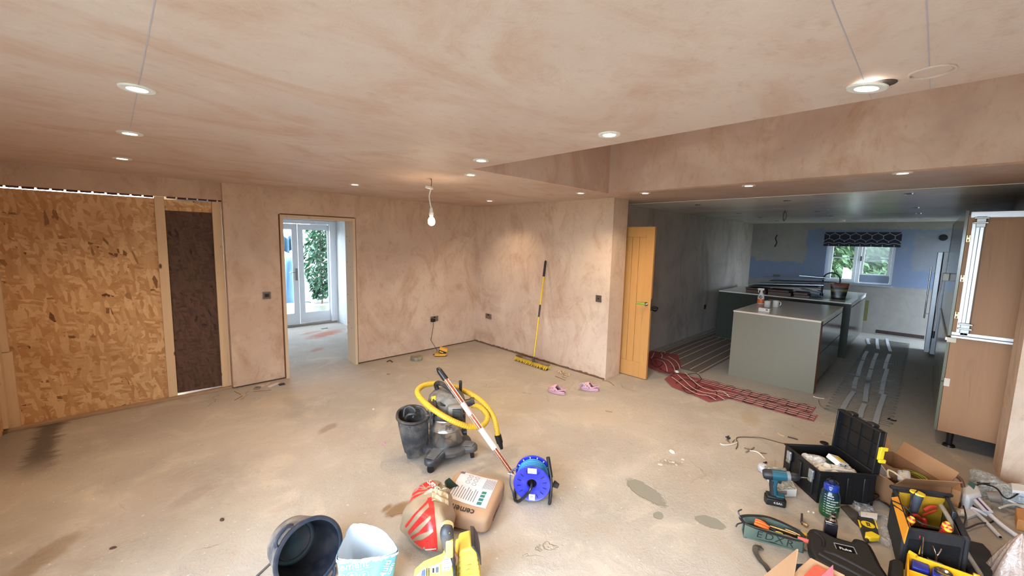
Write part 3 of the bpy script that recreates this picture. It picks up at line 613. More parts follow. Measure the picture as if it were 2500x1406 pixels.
b = MB(); b.tube(smooth([(-.045, .05, .985), (-.05, .10, .99), (-.048, .165, .985)], 5), .0125, 10); obj('handle_wrap', b, mt('green_tape', (120, 170, 60), .5), hd, sm=True, label='green protective wrap')
b = MB(); b.box(T_*.2, -.001, .90, T_*.8, .001, 1.06); obj('lock_plate', b, CHROME, dt)
b = MB(); b.tube([(T_+.045, .05, .985), (T_+.05, .17, .985)], .01, 10); obj('handle', b, mt('dark_metal', (50, 50, 54), .35, .8), dt, sm=True)
# ------------------------------------------------------------------ broom against the wall
p0, p1 = Vector((4.13, 3.79, 0)), Vector((4.39, 3.80, 1.49))
top = on('x', 4.385, 1332, 636); foot = F(1302, 883, .07)
br = thing('broom', 'yellow handled wide broom leaning on the plaster wall', 'broom', (foot.x, foot.y, 0))
d = (top-foot)
b = MB(); b.cyl(foot+d*.03, foot+d*.95, .0125, n=14); obj('handle', b, mt('broom_yellow', (214, 180, 40), .35), br, world=True, sm=True)
b = MB(); b.cyl(foot+d*.44, foot+d*.56, .0135, n=14); obj('label_band', b, mt('dark_label', (50, 40, 36), .5), br, world=True, sm=True)
b = MB(); b.cyl(foot+d*.84, foot+d*.985, .0165, n=14); b.cyl(foot+d*.985, top, .0165, .010, n=14); obj('grip', b, BLK, br, world=True, sm=True)
b = MB(); b.cyl(foot-d*.005, foot+d*.05, .016, n=12); obj('socket', b, mt('dark_grey_plastic', (60, 56, 52), .5), br, world=True, sm=True)
h0, h1 = F(1262, 868, .06), F(1340, 893, .06); dirv = (h1-h0).normalized(); c = (h0+h1)/2; ln = (h1-h0).length
Mx = tmat((c.x, c.y, 0), atan2(dirv.y, dirv.x))
b = MB(); b.box(-ln/2, -.03, .055, ln/2, .03, .078, Mx); obj('head', b, mt('dusty_broom_head', (84, 62, 50), .7, dust=.4), br, world=True, bevel=.005)
b = MB()
for sx in range(30):
    for sy in range(4):
        x = -ln/2+.01+(ln-.02)*sx/29; y = -.024+.016*sy; lean = (-.02 if sy < 2 else .012)+random.uniform(-.006, .006)
        b.cyl(Mx @ Vector((x, y, .056)), Mx @ Vector((x+random.uniform(-.006, .006), y+lean*1.3-.014, .008)), .006, .0075, n=5)
for i in (0,): bs = obj('bristles', b, mt('broom_yellow_bristle', (208, 172, 44), .6), br, world=True); bs['kind'] = 'stuff'
b = MB(); b.box(-ln/2, -.062, .0, ln/2, -.014, .022, Mx); obj('bristle_tips', b, mt('dark_bristle', (44, 38, 30), .8), br, world=True, bevel=.004)
# ------------------------------------------------------------------ roll of tape, drill battery charger
p = F(1017, 878); p = Vector((p.x, p.y, 0)); rt = thing('tape_roll', 'fat roll of grey tape lying on the floor by the wall', 'tape', p)
b = MB(); b.lathe([(.04, 0), (.083, 0), (.085, .003), (.085, .047), (.083, .05), (.04, .05), (.04, 0)], 36); obj('roll', b, mt('duct_tape', (112, 116, 98), .45, dust=.5), rt, sm=True)
b = MB(); b.lathe([(.0385, .001), (.0398, .001), (.0398, .049), (.0385, .049), (.0385, .001)], 30); obj('core', b, mt('card_core', (170, 140, 105), .8), rt, sm=True)
p = F(1076, 868); ch = thing('battery_charger', 'yellow and black battery charger on the floor by the skirting', 'charger', (p.x, p.y, 0), radians(-35))
YEL = mt('tool_yellow', (232, 172, 20), .42, dust=.15)
b = MB(); b.prism([(-.09, -.05), (.07, -.055), (.09, -.03), (.09, .04), (.06, .055), (-.07, .055), (-.09, .03)], 0, .03); obj('base', b, YEL, ch, bevel=.006)
b = MB(); b.prism([(-.09, -.05), (.07, -.055), (.09, -.03), (.09, .04), (.06, .055), (-.07, .055), (-.09, .03)], .0, .010, Matrix.Scale(1.03, 4)); obj('foot', b, BLK, ch)
Mb = tmat((.02, .03, .03), 0) @ Matrix.Rotation(radians(20), 4, 'Y')
b = MB(); b.box(-.06, -.035, 0, .055, .035, .06, Mb); obj('battery', b, BLK, ch, bevel=.006)
b = MB(); b.box(-.062, -.037, .045, .057, .037, .085, Mb); b.box(-.05, -.036, .012, .01, -.038, .03, Mb); obj('battery_cap', b, YEL, ch, bevel=.008)
# ------------------------------------------------------------------ pink clogs
PK = mt('pink_foam', (206, 160, 178), .55, dust=.12); PKD = mt('clog_inside', (120, 84, 96), .8)
def clog(p, rz, lab, flip=1, cloth=False):
    t = thing('clog', lab, 'shoe', (p.x, p.y, 0), rz, 'pair of pink clogs')
    L_ = .225
    def half(u): # half width along the foot, u 0 heel..1 toe
        return .034+.016*sin(pi*min(1, max(0, (u-.15)))*.9) + .010*sin(pi*u) - (.03*max(0, u-.86)/.14 if u > .86 else 0) - (.02*max(0, .12-u)/.12)
    def sole(u, v):
        a = 2*pi*u; x = .5+.5*cos(a); return None
    out = [(L_*(k/14), half(k/14)) for k in range(15)]; poly = [(x, y) for x, y in out]+[(x, -y) for x, y in reversed(out)]
    b = MB(); b.prism(poly, 0, .022); obj('sole', b, PK, t, bevel=.006)
    # upper: closed vamp over the toe half, low rim round the heel
    def fn(u, v):
        x = L_*(.02+.97*u); h = half(u); top = .085*sin(pi*min(1, max(0, (u-.30)/.74))**.75) if u > .34 else 0
        hh = max(.040, .018+top*.86)
        a = pi*v; 
        open_ = u < .50
        yy = h*.98*cos(a)
        zz = .018+(hh-.018)*(abs(sin(a))**.7)
        return (x, yy, zz)
    b = MB()
    n = 22; m = 16
    for i in range(n):
        u0, u1 = i/n, (i+1)/n
        for j in range(m):
            v0, v1 = j/m, (j+1)/m
            mid = (u0+u1)/2
            if mid < .52 and .22 < (v0+v1)/2 < .78: continue
            q = [fn(u0, v0), fn(u1, v0), fn(u1, v1), fn(u0, v1)]; b.add(q, [(0, 1, 2, 3)])
    up = obj('upper', b, PK, t, sm=60, solid=.006)
    import bmesh
    bb = bmesh.new(); bb.from_mesh(up.data); bmesh.ops.remove_doubles(bb, verts=bb.verts, dist=.0005); bb.to_mesh(up.data); bb.free(); set_smooth(up.data, 60)
    b = MB(); b.add([(x, y*.8, .024) for x, y in poly], [tuple(range(len(poly)))]); obj('footbed', b, PKD, t)
    b = MB(); b.tube(smooth([(L_*.46, half(.46)*1.02, .04), (L_*.25, half(.25)*1.1, .052), (L_*.05, .03, .062), (-.006, 0, .066), (L_*.05, -.03, .062), (L_*.25, -half(.25)*1.1, .052), (L_*.46, -half(.46)*1.02, .04)], 5), .006, 8); obj('heel_strap', b, PK, t, sm=True)
    b = MB()
    for s in (1, -1):
        b.cyl((L_*.46, s*half(.46)*1.0, .042), (L_*.46, s*(half(.46)+.008), .042), .007, n=10)
    obj('rivet', b, mt('rivet_grey', (120, 96, 110), .5), t)
    b = MB()
    for s in (1, -1):
        for u in (.62, .74, .86):
            q = fn(u, .16 if s > 0 else .84); b.cyl((q[0], q[1]*1.0-s*.004, q[2]), (q[0], q[1]+s*.005, q[2]+.002), .0055, n=10)
    for u in (.66, .75, .84):
        for v in (.38, .5, .62):
            q = fn(u, v); b.cyl((q[0], q[1], q[2]-.002), (q[0], q[1], q[2]+.0045), .0035, n=8)
    obj('vent_holes', b, PKD, t)
    return t
a, c = F(1380, 964), F(1332, 950)
clog(a, atan2(c.y-a.y, c.x-a.x), 'pink clog on the left, nearer the broom')
a, c = F(1462, 955), F(1411, 946)
clog(a, atan2(c.y-a.y, c.x-a.x), 'pink clog on the right, with a cloth on it')
p = F(1428, 941, .06)
def rag(u, v): return (p.x-.05+.10*u, p.y-.045+.11*v, .085+.012*sin(7*u+3*v)-.035*abs(v-.5)-.01*u)
b = MB(); b.grid(rag, 12, 12); N = NT('striped_cloth'); wv = N.n('ShaderNodeTexWave', {'bands_direction': 'Y'}, Vector=N.coord(), Scale=18.0, Distortion=.5).outputs['Fac']
tag(obj('striped_sock', b, N.done(N.mix(N.ramp(wv, .45, .55), lin(228, 214, 216), lin(150, 120, 130)), .9), sm=True, solid=.004), 'small striped sock draped over the right clog', 'sock')
# ------------------------------------------------------------------ small debris along the walls
TW = mt('dry_strip', (150, 112, 82), .8); TWL = mt('pale_shaving', (206, 176, 136), .8); CH = mt('plaster_chip', (196, 180, 160), .85)
def strip(pts, r, m, lab, cat='scrap', nm='floor_scrap', grp=None, z=.004):
    b = MB(); P = [F(*q[:2], (q[2] if len(q) > 2 else z)) for q in pts]; b.tube(smooth(P, 4), r, 6); return tag(obj(nm, b, m, sm=True), lab, cat, grp)
strip([(1356, 918), (1380, 928)], .004, TW, 'thin wooden stick on the floor below the shavings', 'stick', 'wood_stick')
strip([(1470, 929), (1485, 931), (1499, 941)], .005, TW, 'curved dark strip at the foot of the wall end', 'strip', 'bent_strip')
strip([(1478, 1003), (1495, 1006)], .004, TW, 'short dark strip lying in the middle of the floor', 'strip', 'short_strip')
strip([(573, 977), (592, 966)], .003, TW, 'dark splinter on floor before the plaster column, left', 'splinter', 'wood_splinter')
strip([(588, 963), (572, 955)], .003, TW, 'dark splinter close under the plaster column', 'splinter', 'wood_splinter')
strip([(618, 956), (662, 952)], .003, TW, 'long thin splinter near the fallen plaster plates', 'splinter', 'wood_splinter')
strip([(945, 883), (952, 880), (958, 884)], .010, mt('dark_clod', (80, 62, 50), .9), 'dark clod by the wall left of the tape roll', 'clod', 'dark_clod')
t = thing('wood_shavings', 'curly pale wood shavings by the broom wall', 'shavings', F(1388, 915))
for k in range(9):
    c = F(1378+random.uniform(-20, 26), 914+random.uniform(-8, 8)); a = random.uniform(0, 6); b = MB(); l = random.uniform(.04, .10)
    b.ribbon(smooth([c+Vector((0, 0, .003)), c+Vector((l*.5*cos(a), l*.5*sin(a), .02)), c+Vector((l*cos(a+.5), l*sin(a+.5), .004))], 4), .014, .001); obj('shaving', b, TWL, t, world=True)
t = thing('plaster_offcuts', 'small grey and white scraps at the foot of the plaster column', 'scraps', F(632, 946))
for (px, py, sx, sy, a, m) in ((634, 944, .05, .03, .3, CH), (628, 948, .03, .03, 1, mt('grey_scrap', (130, 120, 112), .8)), (668, 941, .07, .02, .5, mt('white_scrap', (205, 200, 205), .6)), (688, 939, .03, .025, 0, mt('navy_scrap', (44, 44, 76), .6)), (655, 938, .04, .012, .8, CH)):
    q = F(px, py); b = MB(); b.box(-sx, -sy, 0, sx, sy, .012, tmat(q, a)); obj('scrap', b, m, t, world=True, bevel=.002)
for (px, py, s, m, lab) in ((912, 999, .012, mt('white_scrap', (205, 200, 205), .6), 'tiny white chip on the floor left of the vacuum'), (938, 1083, .010, mt('pink_scrap', (214, 120, 170), .6), 'tiny pink scrap on the floor left of the tool pouch'), (948, 914, .016, TW, 'small brown leaf-like scrap behind the vacuum'),
        (542, 1269, .012, mt('dark_clod', (80, 62, 50), .9), 'small dark pebble on the floor left of the tub'), (276, 1338, .011, mt('dark_clod', (80, 62, 50), .9), 'small dark pebble in the lower left of the floor'), (1641, 1103, .02, mt('white_crumbs', (222, 216, 208), .8), 'white crumbs on the floor above the round patches')):
    q = F(px, py); b = MB(); b.lathe([(.0005, 0), (s, 0), (s*.8, s*.5), (.0005, s*.7)], 8, tmat(q, px) @ Matrix.Scale(1.6, 4, (1, 0, 0))); tag(obj('floor_chip', b, m, sm=True), lab, 'chip')
t = thing('plaster_crumbs', 'broken white plaster crumbs in a short line on the floor', 'crumbs', F(1640, 1130)); t['category'] = 'crumbs'
for k in range(14):
    q = F(1608+random.uniform(0, 60), 1119+random.uniform(0, 18)); s = random.uniform(.003, .009); b = MB(); b.box(-s*1.5, -s, 0, s*1.5, s, s, tmat(q, random.uniform(0, 3))); obj('crumb', b, CH, t, world=True)
# ------------------------------------------------------------------ kitchen islands
GRN = mt('sage_gloss', (104, 106, 92), .14, var=.03); GRM = mt('sage_panel', (120, 116, 100), .3, var=.04); GRD = mt('dark_sage', (62, 64, 56), .2, var=.05)
STONE = mt('pale_quartz', (232, 228, 218), .2, var=.03, spec=.6); RAIL_SHINE = mt('pale_rail', (240, 240, 236), .3, .1, var=.0)  # bright rail colour paints in the daylight reflected there
def island(name, lab, x0, x1, y0, y1, zt, panel, first):
    t = thing(name, lab, 'kitchen island', (x0, y0, 0)); W, D = x1-x0, y1-y0
    b = MB(); b.box(0, 0, .0, .022, D, zt-.02); obj('end_panel', b, panel, t, bevel=.001, bseg=1)
    b = MB(); b.box(.022, .024, .13, W-.02, D-.02, zt-.022); obj('carcass', b, mt('brown_carcass', (104, 70, 48), .5) if first else GRD, t)
    if first:
        b = MB(); b.box(.022, .001, .0, .150, .08, zt-.022); obj('brown_filler', b, mt('brown_filler', (150, 96, 64), .5), t)
    b = MB(); b.box(.15 if first else .15, .09, 0, W-.05, D-.05, .13); obj('plinth', b, mt('plinth_dark', (30, 33, 32), .5), t)
    n = 2 if first else 3; ww = (W-.165)/n if first else (W-.04)/n; xs = .155 if first else .035
    for k in range(n):
        for z0, z1 in (((.14, .47), (.48, zt-.085)) if first else ((.14, zt-.085),)):
            b = MB(); b.box(xs+k*ww, .002, z0, xs+(k+1)*ww-.004, .022, z1); obj('drawer_front' if first else 'door_front', b, GRN, t, bevel=.001, bseg=1)
    b = MB(); b.box(xs, .004, zt-.075, W-.005, .024, zt-.021); obj('handle_rail', b, RAIL_SHINE, t, bevel=.003)
    b = MB(); b.box(-.01, -.0, zt-.02, W, D, zt); obj('worktop', b, STONE, t, bevel=.0015, bseg=1)
    if first:
        b = MB(); b.box(-.0115, -.001, zt-.0195, -.0095, D, zt-.001); obj('edge_strip', b, mt('pale_edge', (206, 190, 170), .4), t)
    return t
island('kitchen_island', 'near kitchen island with a big flat sage end panel', 5.90, 7.66, .805, 1.755, .90, GRM, True)
island('kitchen_island', 'far kitchen island with sink and stacked boards on top', 8.28, 10.45, .775, 2.75, .90, GRD, False)
# objects on the near island
def onisl(px, py, z=.9): return F(px, py, z)
p = onisl(1866, 760); bx_ = thing('small_white_box', 'small flat white carton on the near island corner', 'box', (p.x+.02, p.y, .9), radians(88))
b = MB(); b.box(-.065, -.04, 0, .065, .04, .045); obj('carton', b, mt('white_card', (214, 206, 196), .6), bx_, bevel=.0015)
b = MB(); b.box(-.045, -.0405+.0, .018, -.022, -.041, .032); b.box(-.045, .0402, .018, -.022, .041, .032); obj('print_patch', b, mt('dark_print', (70, 66, 64), .6), bx_)
p = onisl(1862, 742); sp = thing('spray_bottle', 'white trigger spray bottle with orange label on the near island', 'bottle', (p.x, p.y+.03, .9), radians(-90))
WH = mt('bottle_white', (216, 208, 200), .35)
b = MB()
def bsec(z, w_, d): return [(w_*cos(a)*(1 if abs(cos(a)) > .01 else 1), d*sin(a), z) for a in [2*pi*k/20 for k in range(20)]]
prof = [(0, .040, .026), (.01, .045, .030), (.09, .045, .030), (.13, .040, .027), (.165, .022, .018), (.18, .014, .014), (.205, .014, .014)]
vs = [q for z, w_, d in prof for q in bsec(z, w_, d)]; m = len(prof); fs = [(i*20+k, i*20+(k+1) % 20, (i+1)*20+(k+1) % 20, (i+1)*20+k) for i in range(m-1) for k in range(20)]+[tuple(range(19, -1, -1)), tuple(range((m-1)*20, m*20))]
b.add(vs, fs); obj('bottle', b, WH, sp, sm=50)
b = MB(); b.box(-.045, -.014, .205, .035, .014, .235); b.box(-.058, -.008, .212, -.045, .008, .228); b.cyl((0, 0, .19), (0, 0, .207), .018, n=14); obj('trigger_head', b, WH, sp, bevel=.004)
b = MB(); b.tube(smooth([(-.03, 0, .21), (-.042, 0, .19), (-.036, 0, .165)], 4), .005, 8); obj('trigger', b, WH, sp, sm=True)
for nm, z0, z1, col, g in (('orange_label', .012, .075, (222, 104, 40), 1.015),):
    vs = [q for z in (z0, z1) for q in bsec(z, .045*g, .030*g)]; b = MB(); b.add(vs, [(k, (k+1) % 20, 20+(k+1) % 20, 20+k) for k in range(20)]); obj(nm, b, mt('orange_print', col, .45), sp, sm=60)
b = MB(); b.cyl((0, 0, 0), (0, 0, .0012), .024, n=24, cap=True); 
lm = face_M((.002, -.0315, .105), (1, 0, 0), (0, 0, 1)); bb = MB(); bb.add(b.v, b.f, lm); obj('badge', bb, mt('badge_green', (34, 44, 34), .5), sp)
text('badge_text', 'Cif', .026, mt('print_white', (230, 228, 222), .5), sp, lm @ Matrix.Translation((0, 0, .0018)), bold=True)
MUGW = mt('mug_white', (222, 216, 208), .2)
def mug(x, y, z, lab, lying=False, rz=0):
    R = Matrix.Rotation(rz, 4, 'Z') @ (Matrix.Rotation(radians(90), 4, 'X') if lying else Matrix.Identity(4))
    t = thing('mug', lab, 'mug', (x, y, z+(.04 if lying else 0)), R=R)
    b = MB(); b.lathe([(.0005, .0), (.034, 0), (.038, .004), (.039, .09), (.0365, .09), (.0355, .008), (.0005, .006)], 28); obj('body', b, MUGW, t, sm=50)
    b = MB(); b.tube(smooth([(.037, 0, .075), (.058, 0, .072), (.064, 0, .048), (.056, 0, .026), (.037, 0, .020)], 5), .0055, 8); obj('handle', b, MUGW, t, sm=True)
    if lying:
        b = MB(); b.lathe([(.0393, .025), (.0396, .035)], 28); b.lathe([(.0393, .055), (.0396, .067)], 28); obj('dark_bands', b, mt('mug_band', (50, 44, 40), .4), t, sm=True)
    return t
p = onisl(1871, 750); mug(p.x+.01, p.y-.005, .9, 'plain white mug standing beside the spray bottle')
p = onisl(1888, 749); mug(p.x+.03, p.y-.02, .9, 'white mug with dark bands right of the plain mug', False, radians(-60))
b = MB(); 
# ---- far island: stacked boards, tap, sink, pouch
def I2(px, py, z=.9): return F(px, py, z)
DKW = mt('dark_board_face', (52, 42, 38), .4, var=.2); BRW = mt('brown_panel_edge', (84, 58, 42), .5, var=.2); SLV = mt('silver_board', (150, 158, 168), .22, .3)
def board(px, py, z, L_, W_, th, ang, tilt, m, lab, nm='stacked_board', dx=0):
    p = I2(px, py, z); o = thing(nm, lab, 'panel', (p.x+dx, p.y, z), R=Matrix.Rotation(radians(ang), 4, 'Z') @ Matrix.Rotation(radians(tilt), 4, 'Y'), group='panels stacked on the far island')
    b = MB(); b.box(-L_/2, -W_/2, 0, L_/2, W_/2, th); obj('panel', b, m, o, bevel=.001, bseg=1); return o
z = .902
for k, (y, x, L_, W_, th, m, lab) in enumerate(((2.15, 8.55, .62, .32, .055, BRW, 'brown carton-like panel at the bottom left of the stack'), (1.78, 8.52, .60, .34, .06, BRW, 'brown panel second from left at the stack bottom'), (1.47, 8.56, .45, .22, .04, BRW, 'small brown panel under the dark boards'))):
    o = thing('stacked_board', lab, 'panel', (x, y, .902), radians(3*k), 'panels stacked on the far island'); b = MB(); b.box(-.2, -W_/2, 0, .2, W_/2, th); obj('panel', b, m, o, bevel=.002)
    o2 = thing('stacked_board', lab.replace('bottom', 'upper layer').replace('under', 'just under'), 'panel', (x+.03, y+.02, .902+th+.002), radians(4*k-4), 'panels stacked on the far island'); b = MB(); b.box(-.19, -W_*.46, 0, .19, W_*.46, .035); obj('panel', b, m, o2, bevel=.002)
for (x, y, z, L_, W_, th, rx, rz, m, lab) in ((8.62, 1.78, 1.045, 1.02, .42, .016, -3.6, 1, DKW, 'long dark panel sticking out left over the far island'), (8.72, 1.70, 1.09, 1.0, .40, .016, -3.6, 3, SLV, 'grey faced panel under the top board'),
        (8.80, 1.55, 1.135, .95, .36, .016, -2.5, 5, DKW, 'dark edged panel second from the stack top'), (8.92, 1.72, 1.185, .95, .34, .012, -2.2, -2, SLV, 'silvery topmost panel of the stack on the far island'), (9.0, 1.40, 1.235, .45, .3, .012, 2, 10, SLV, 'short pale panel by the tap')):
    o = thing('stacked_board', lab, 'panel', (x, y, z), R=Matrix.Rotation(radians(90+rz), 4, 'Z') @ Matrix.Rotation(radians(-rx), 4, 'Y'), group='panels stacked on the far island')
    b = MB(); b.box(-L_/2, -W_/2, 0, L_/2, W_/2, th); obj('panel', b, m, o, bevel=.0015, bseg=1)
for k, (x, y, L_, rz, lab) in enumerate(((8.75, 1.32, .5, 30, 'pale slat lying aslant beside the tap'), (8.9, 1.42, .55, 40, 'pale slat second from the tap'), (8.62, 1.45, .35, 35, 'bright short slat at the worktop front'))):
    o = thing('pale_slat', lab, 'slat', (x, y, .93+.05*k), rz=radians(rz), group='slats by the tap'); b = MB(); b.box(-L_/2, -.02, 0, L_/2, .02, .012); obj('slat', b, SLV, o, bevel=.001)
p = I2(2004, 722); tp = thing('kitchen_tap', 'tall black curved kitchen tap on the far island', 'tap', (p.x+.05, p.y, .9))
DM = mt('dark_metal', (50, 50, 54), .35, .8)
b = MB(); b.cyl((0, 0, 0), (0, 0, .045), .027, n=20); b.cyl((0, 0, .045), (0, 0, .2), .016, n=16); obj('body', b, DM, tp, sm=50)
b = MB(); b.tube([(0, 0, .2), (0, 0, .30)]+[(0, -.12+.12*cos(a), .30+.12*sin(a)) for a in [pi*k/14 for k in range(15)]]+[(0, -.24, .20)], .012, 12); obj('spout', b, DM, tp, sm=True)
b = MB(); b.cyl((0, -.24, .20), (0, -.24, .14), .017, n=14); obj('spray_nozzle', b, DM, tp, sm=50)
b = MB(); b.tube([(0, .016, .08), (.0, .06, .09)], .007, 8); obj('lever', b, DM, tp, sm=True)
s0, s1 = I2(2010, 712), I2(2085, 718); b = MB(); b.box(8.62, .86, .9005, 9.10, 1.36, .903); t = tag(obj('sink', b, mt('sink_black', (14, 15, 17), .3), bevel=.001), 'black sink let into the far island worktop', 'sink')
b = MB(); b.lathe([(.0005, .9031), (.03, .9031), (.032, .9035)], 16, tmat((8.86, 1.1, 0))); obj('plug_hole', b, CHROME, t)
p = I2(1992, 727); b = MB(); b.box(-.04, -.03, 0, .04, .03, .02, tmat((8.45, p.y, .9))); tag(obj('small_black_item', b, BLK, bevel=.003), 'small black block at the worktop edge left of the tap', 'block')
p = I2(2046, 727); po = thing('tablet_pouch', 'dark stand-up pouch with orange top by the sink', 'pouch', (p.x+.02, p.y, .9), radians(-90+8))
def pouch(u, v):
    w_ = .10+.03*v; d = .045*(1-v)**.7+.002; a = 2*pi*u; return (w_*cos(a), d*sin(a), .26*v)
b = MB(); b.grid(pouch, 24, 8, cu=True); N = NT('pouch_print'); v = N.coord(); X = N.n('ShaderNodeSeparateXYZ', None, Vector=v); z = N.math('ADD', X.outputs[2], N.math('MULTIPLY', N.noise(v, 12, 3), .05))
c = N.mix(N.ramp(z, .20, .22), lin(34, 34, 36), lin(120, 62, 30)); c = N.mix(N.math('MULTIPLY', N.ramp(z, .13, .14), N.ramp(z, .18, .17)), c, lin(120, 108, 60)); c = N.mix(N.math('MULTIPLY', N.ramp(z, .03, .04), N.ramp(z, .07, .06)), c, lin(70, 80, 60))
obj('pouch', b, N.done(c, .3), po, sm=True)
text('pouch_text', 'finish', .06, mt('pouch_letter', (24, 28, 60), .5), po, face_M((0, -.035, .17), (1, 0, 0), (0, .15, 1)), bold=True)
# ---- roman blind
N = NT('blind_fabric'); v = N.coord(); X = N.n('ShaderNodeSeparateXYZ', None, Vector=v)
y_, z_ = X.outputs[1], X.outputs[2]; c_ = .174
fy = N.math('FRACT', N.math('DIVIDE', N.math('SUBTRACT', y_, .095-.174), c_)); tr_ = N.math('MULTIPLY', N.math('SUBTRACT', .5, N.math('ABSOLUTE', N.math('SUBTRACT', fy, .5))), .100)   # 0 at the bars .. .05 at the apex
tr_ = N.math('MINIMUM', N.math('MAXIMUM', tr_, .003), .047)
def near0(a, w_): return N.ramp(N.math('ABSOLUTE', a), w_*1.3, w_*.8)
def rng(a, lo, hi): return N.math('MULTIPLY', N.math('GREATER_THAN', a, lo), N.math('LESS_THAN', a, hi))
bar = near0(N.math('SUBTRACT', N.math('ABSOLUTE', N.math('SUBTRACT', fy, .5)), .5), .028); apx = near0(N.math('SUBTRACT', fy, .5), .028)
m = N.math('MAXIMUM', near0(N.math('SUBTRACT', z_, N.math('ADD', .228, tr_)), .0055), near0(N.math('SUBTRACT', z_, N.math('SUBTRACT', .165, tr_)), .0055))
m = N.math('MAXIMUM', m, N.math('MULTIPLY', bar, rng(z_, .165, .228))); m = N.math('MAXIMUM', m, N.math('MULTIPLY', apx, N.math('MAXIMUM', N.math('GREATER_THAN', z_, .278), rng(z_, .085, .115))))
m = N.math('MAXIMUM', m, near0(N.math('SUBTRACT', z_, N.math('ADD', .052, N.math('MULTIPLY', N.math('SUBTRACT', .05, tr_), .6))), .005)); m = N.math('MAXIMUM', m, N.math('MULTIPLY', bar, rng(z_, .0, .05)))
BLIND = N.done(N.mix(m, lin(26, 28, 44), lin(150, 150, 150)), .85)
BY0, BY1, BZ0, BZ1 = .405, 1.635, 1.80, 2.10
t = thing('roman_blind', 'navy roman blind with pale trellis pattern above the kitchen window', 'blind', (XB-.05, BY0, BZ0))
b = MB(); b.box(0, 0, .075, .012, BY1-BY0, BZ1-BZ0); obj('fabric', b, BLIND, t)
for k in range(3):
    b = MB(); b.box(-.012-.006*k, 0, .03*k, .006-.006*k, BY1-BY0, .03*k+.055); obj('fold', b, BLIND, t, bevel=.005)
b = MB(); b.box(.012, .005, BZ1-BZ0-.03, .048, BY1-BY0-.005, BZ1-BZ0); obj('head_rail', b, BEZ, t)
# ------------------------------------------------------------------ right-hand tall units
CX = 5.20; FY = -.185; CZ0 = .15; SPL = 1.035
t = thing('tall_cabinet', 'tall wood-sided cabinet at the right with sage doors', 'cabinet', (CX, FY, 0))
b = MB(); b.box(0, -.62, .15, .018, -.022, SPL-.035); b.box(0.006, -.62, SPL-.035, .018, -.022, 2.06); obj('side_panel', b, CARC, t, bevel=.001, bseg=1)
b = MB(); b.box(.02, -.60, CZ0, 2.7, -.022, SPL-.03); b.box(.02, -.60, SPL-.03, 2.7, -.12, 2.06); obj('carcass', b, CARC, t)
dz = [(CZ0-.0, .60), (.605, SPL-.06), (SPL-.02, 2.10)]
for k in range(4):
    for (z0, z1) in dz:
        b = MB(); b.box(-.0+k*.6, -.02, z0, .597+k*.6, .0, z1); obj('door', b, GRN, t, bevel=.001, bseg=1)
for (x, y) in ((.09, -.11), (.09, -.52), (1.2, -.11), (2.4, -.11)):
    b = MB(); b.cyl((x, y, .0), (x, y, .018), .042, .038, n=20); b.cyl((x, y, .018), (x, y, .15), .02, .024, n=16); b.box(x-.04, y-.04, .14, x+.04, y+.04, .15); obj('foot', b, BLK, t, sm=50)
b = MB(); b.box(-.008, -.055, SPL-.075, 0, -.0, SPL-.035); obj('corner_block', b, mt('beige_block', (206, 196, 180), .5), t)
b = MB(); b.box(-.008, -.055, .565, 0, -.02, .635); obj('corner_block', b, mt('beige_block', (206, 196, 180), .5), t)
b = MB(); b.box(.0, -.04, SPL-.062, 2.6, .012, SPL-.035); obj('handle_rail', b, mt('pale_rail_2', (214, 212, 200), .25, .3), t, bevel=.003)
# aluminium folding-door frame fixed over the upper side
fr = thing('aluminium_door_frame', 'white aluminium runner frame around the upper wood panel', 'frame', (CX, FY, SPL))
ALU = mt('white_aluminium', (222, 224, 230), .3, .25, var=.03)
FT = 2.085-SPL
for nm, a in (('vertical_rail', (-.03, -.115, .0, .0, -.068, FT-.085)), ('vertical_rail', (-.012, -.07, .0, .0, -.045, FT-.085)), ('top_rail', (-.035, -.62, FT-.05, .0, -.03, FT)), ('bottom_rail', (-.03, -.62, -.005, .0, -.02, .022)), ('bottom_rail', (-.04, -.62, -.028, .0, -.02, -.008))):
    b = MB(); b.box(*a[:3], *a[3:]); obj(nm, b, ALU, fr, bevel=.003)
b = MB(); b.box(-.034, -.093, .0, -.0295, -.089, FT-.085); obj('groove', b, mt('groove_dark', (70, 74, 84), .5), fr)
for z in (.0, FT-.15): b = MB(); b.box(-.042, -.12, z+.02, -.03, -.065, z+.11); b.box(-.045, -.135, z+.05, -.035, -.05, z+.065); b.box(-.045, -.135, z+.09, -.035, -.05, z+.105); obj('slider_bracket', b, mt('zinc', (150, 148, 146), .35, .8), fr, bevel=.003)
for z in (.14, .46, .80):
    b = MB(); b.box(-.012, -.05, z, .004, -.025, z+.055); b.cyl((-.014, -.04, z+.012), (-.014, -.03, z+.012), .01, n=10); b.cyl((-.014, -.04, z+.045), (-.014, -.03, z+.045), .01, n=10); obj('hinge', b, mt('brassy', (190, 170, 130), .3, .8), fr)
b = MB(); b.box(-.004, -.62, .02, .0, -.125, FT-.07); obj('upper_wood_panel', b, CARC, fr)
# charger / socket unit stuck on the doors with its lead
p = on('y', FY, 2318, 677); t = thing('white_adapter', 'white plug adapter with hanging lead on the sage doors', 'adapter', (max(5.6, min(p.x, 7.5)), FY, p.z))
b = MB(); b.box(-.05, .001, -.04, .10, .055, .045); obj('body', b, mt('adapter_white', (214, 212, 206), .4), t, bevel=.008)
b = MB(); b.tube(smooth([(.05, .05, -.04), (.05, .065, -.3), (.02, .05, -.5), (.0, .06, -.68)], 6), .006, 8); obj('lead', b, mt('pale_lead', (200, 205, 215), .4), t, sm=True)
b = MB(); b.cyl((.0, .06, -.62), (.0, .06, -.70), .012, n=10); obj('connector', b, BLK, t, sm=50)
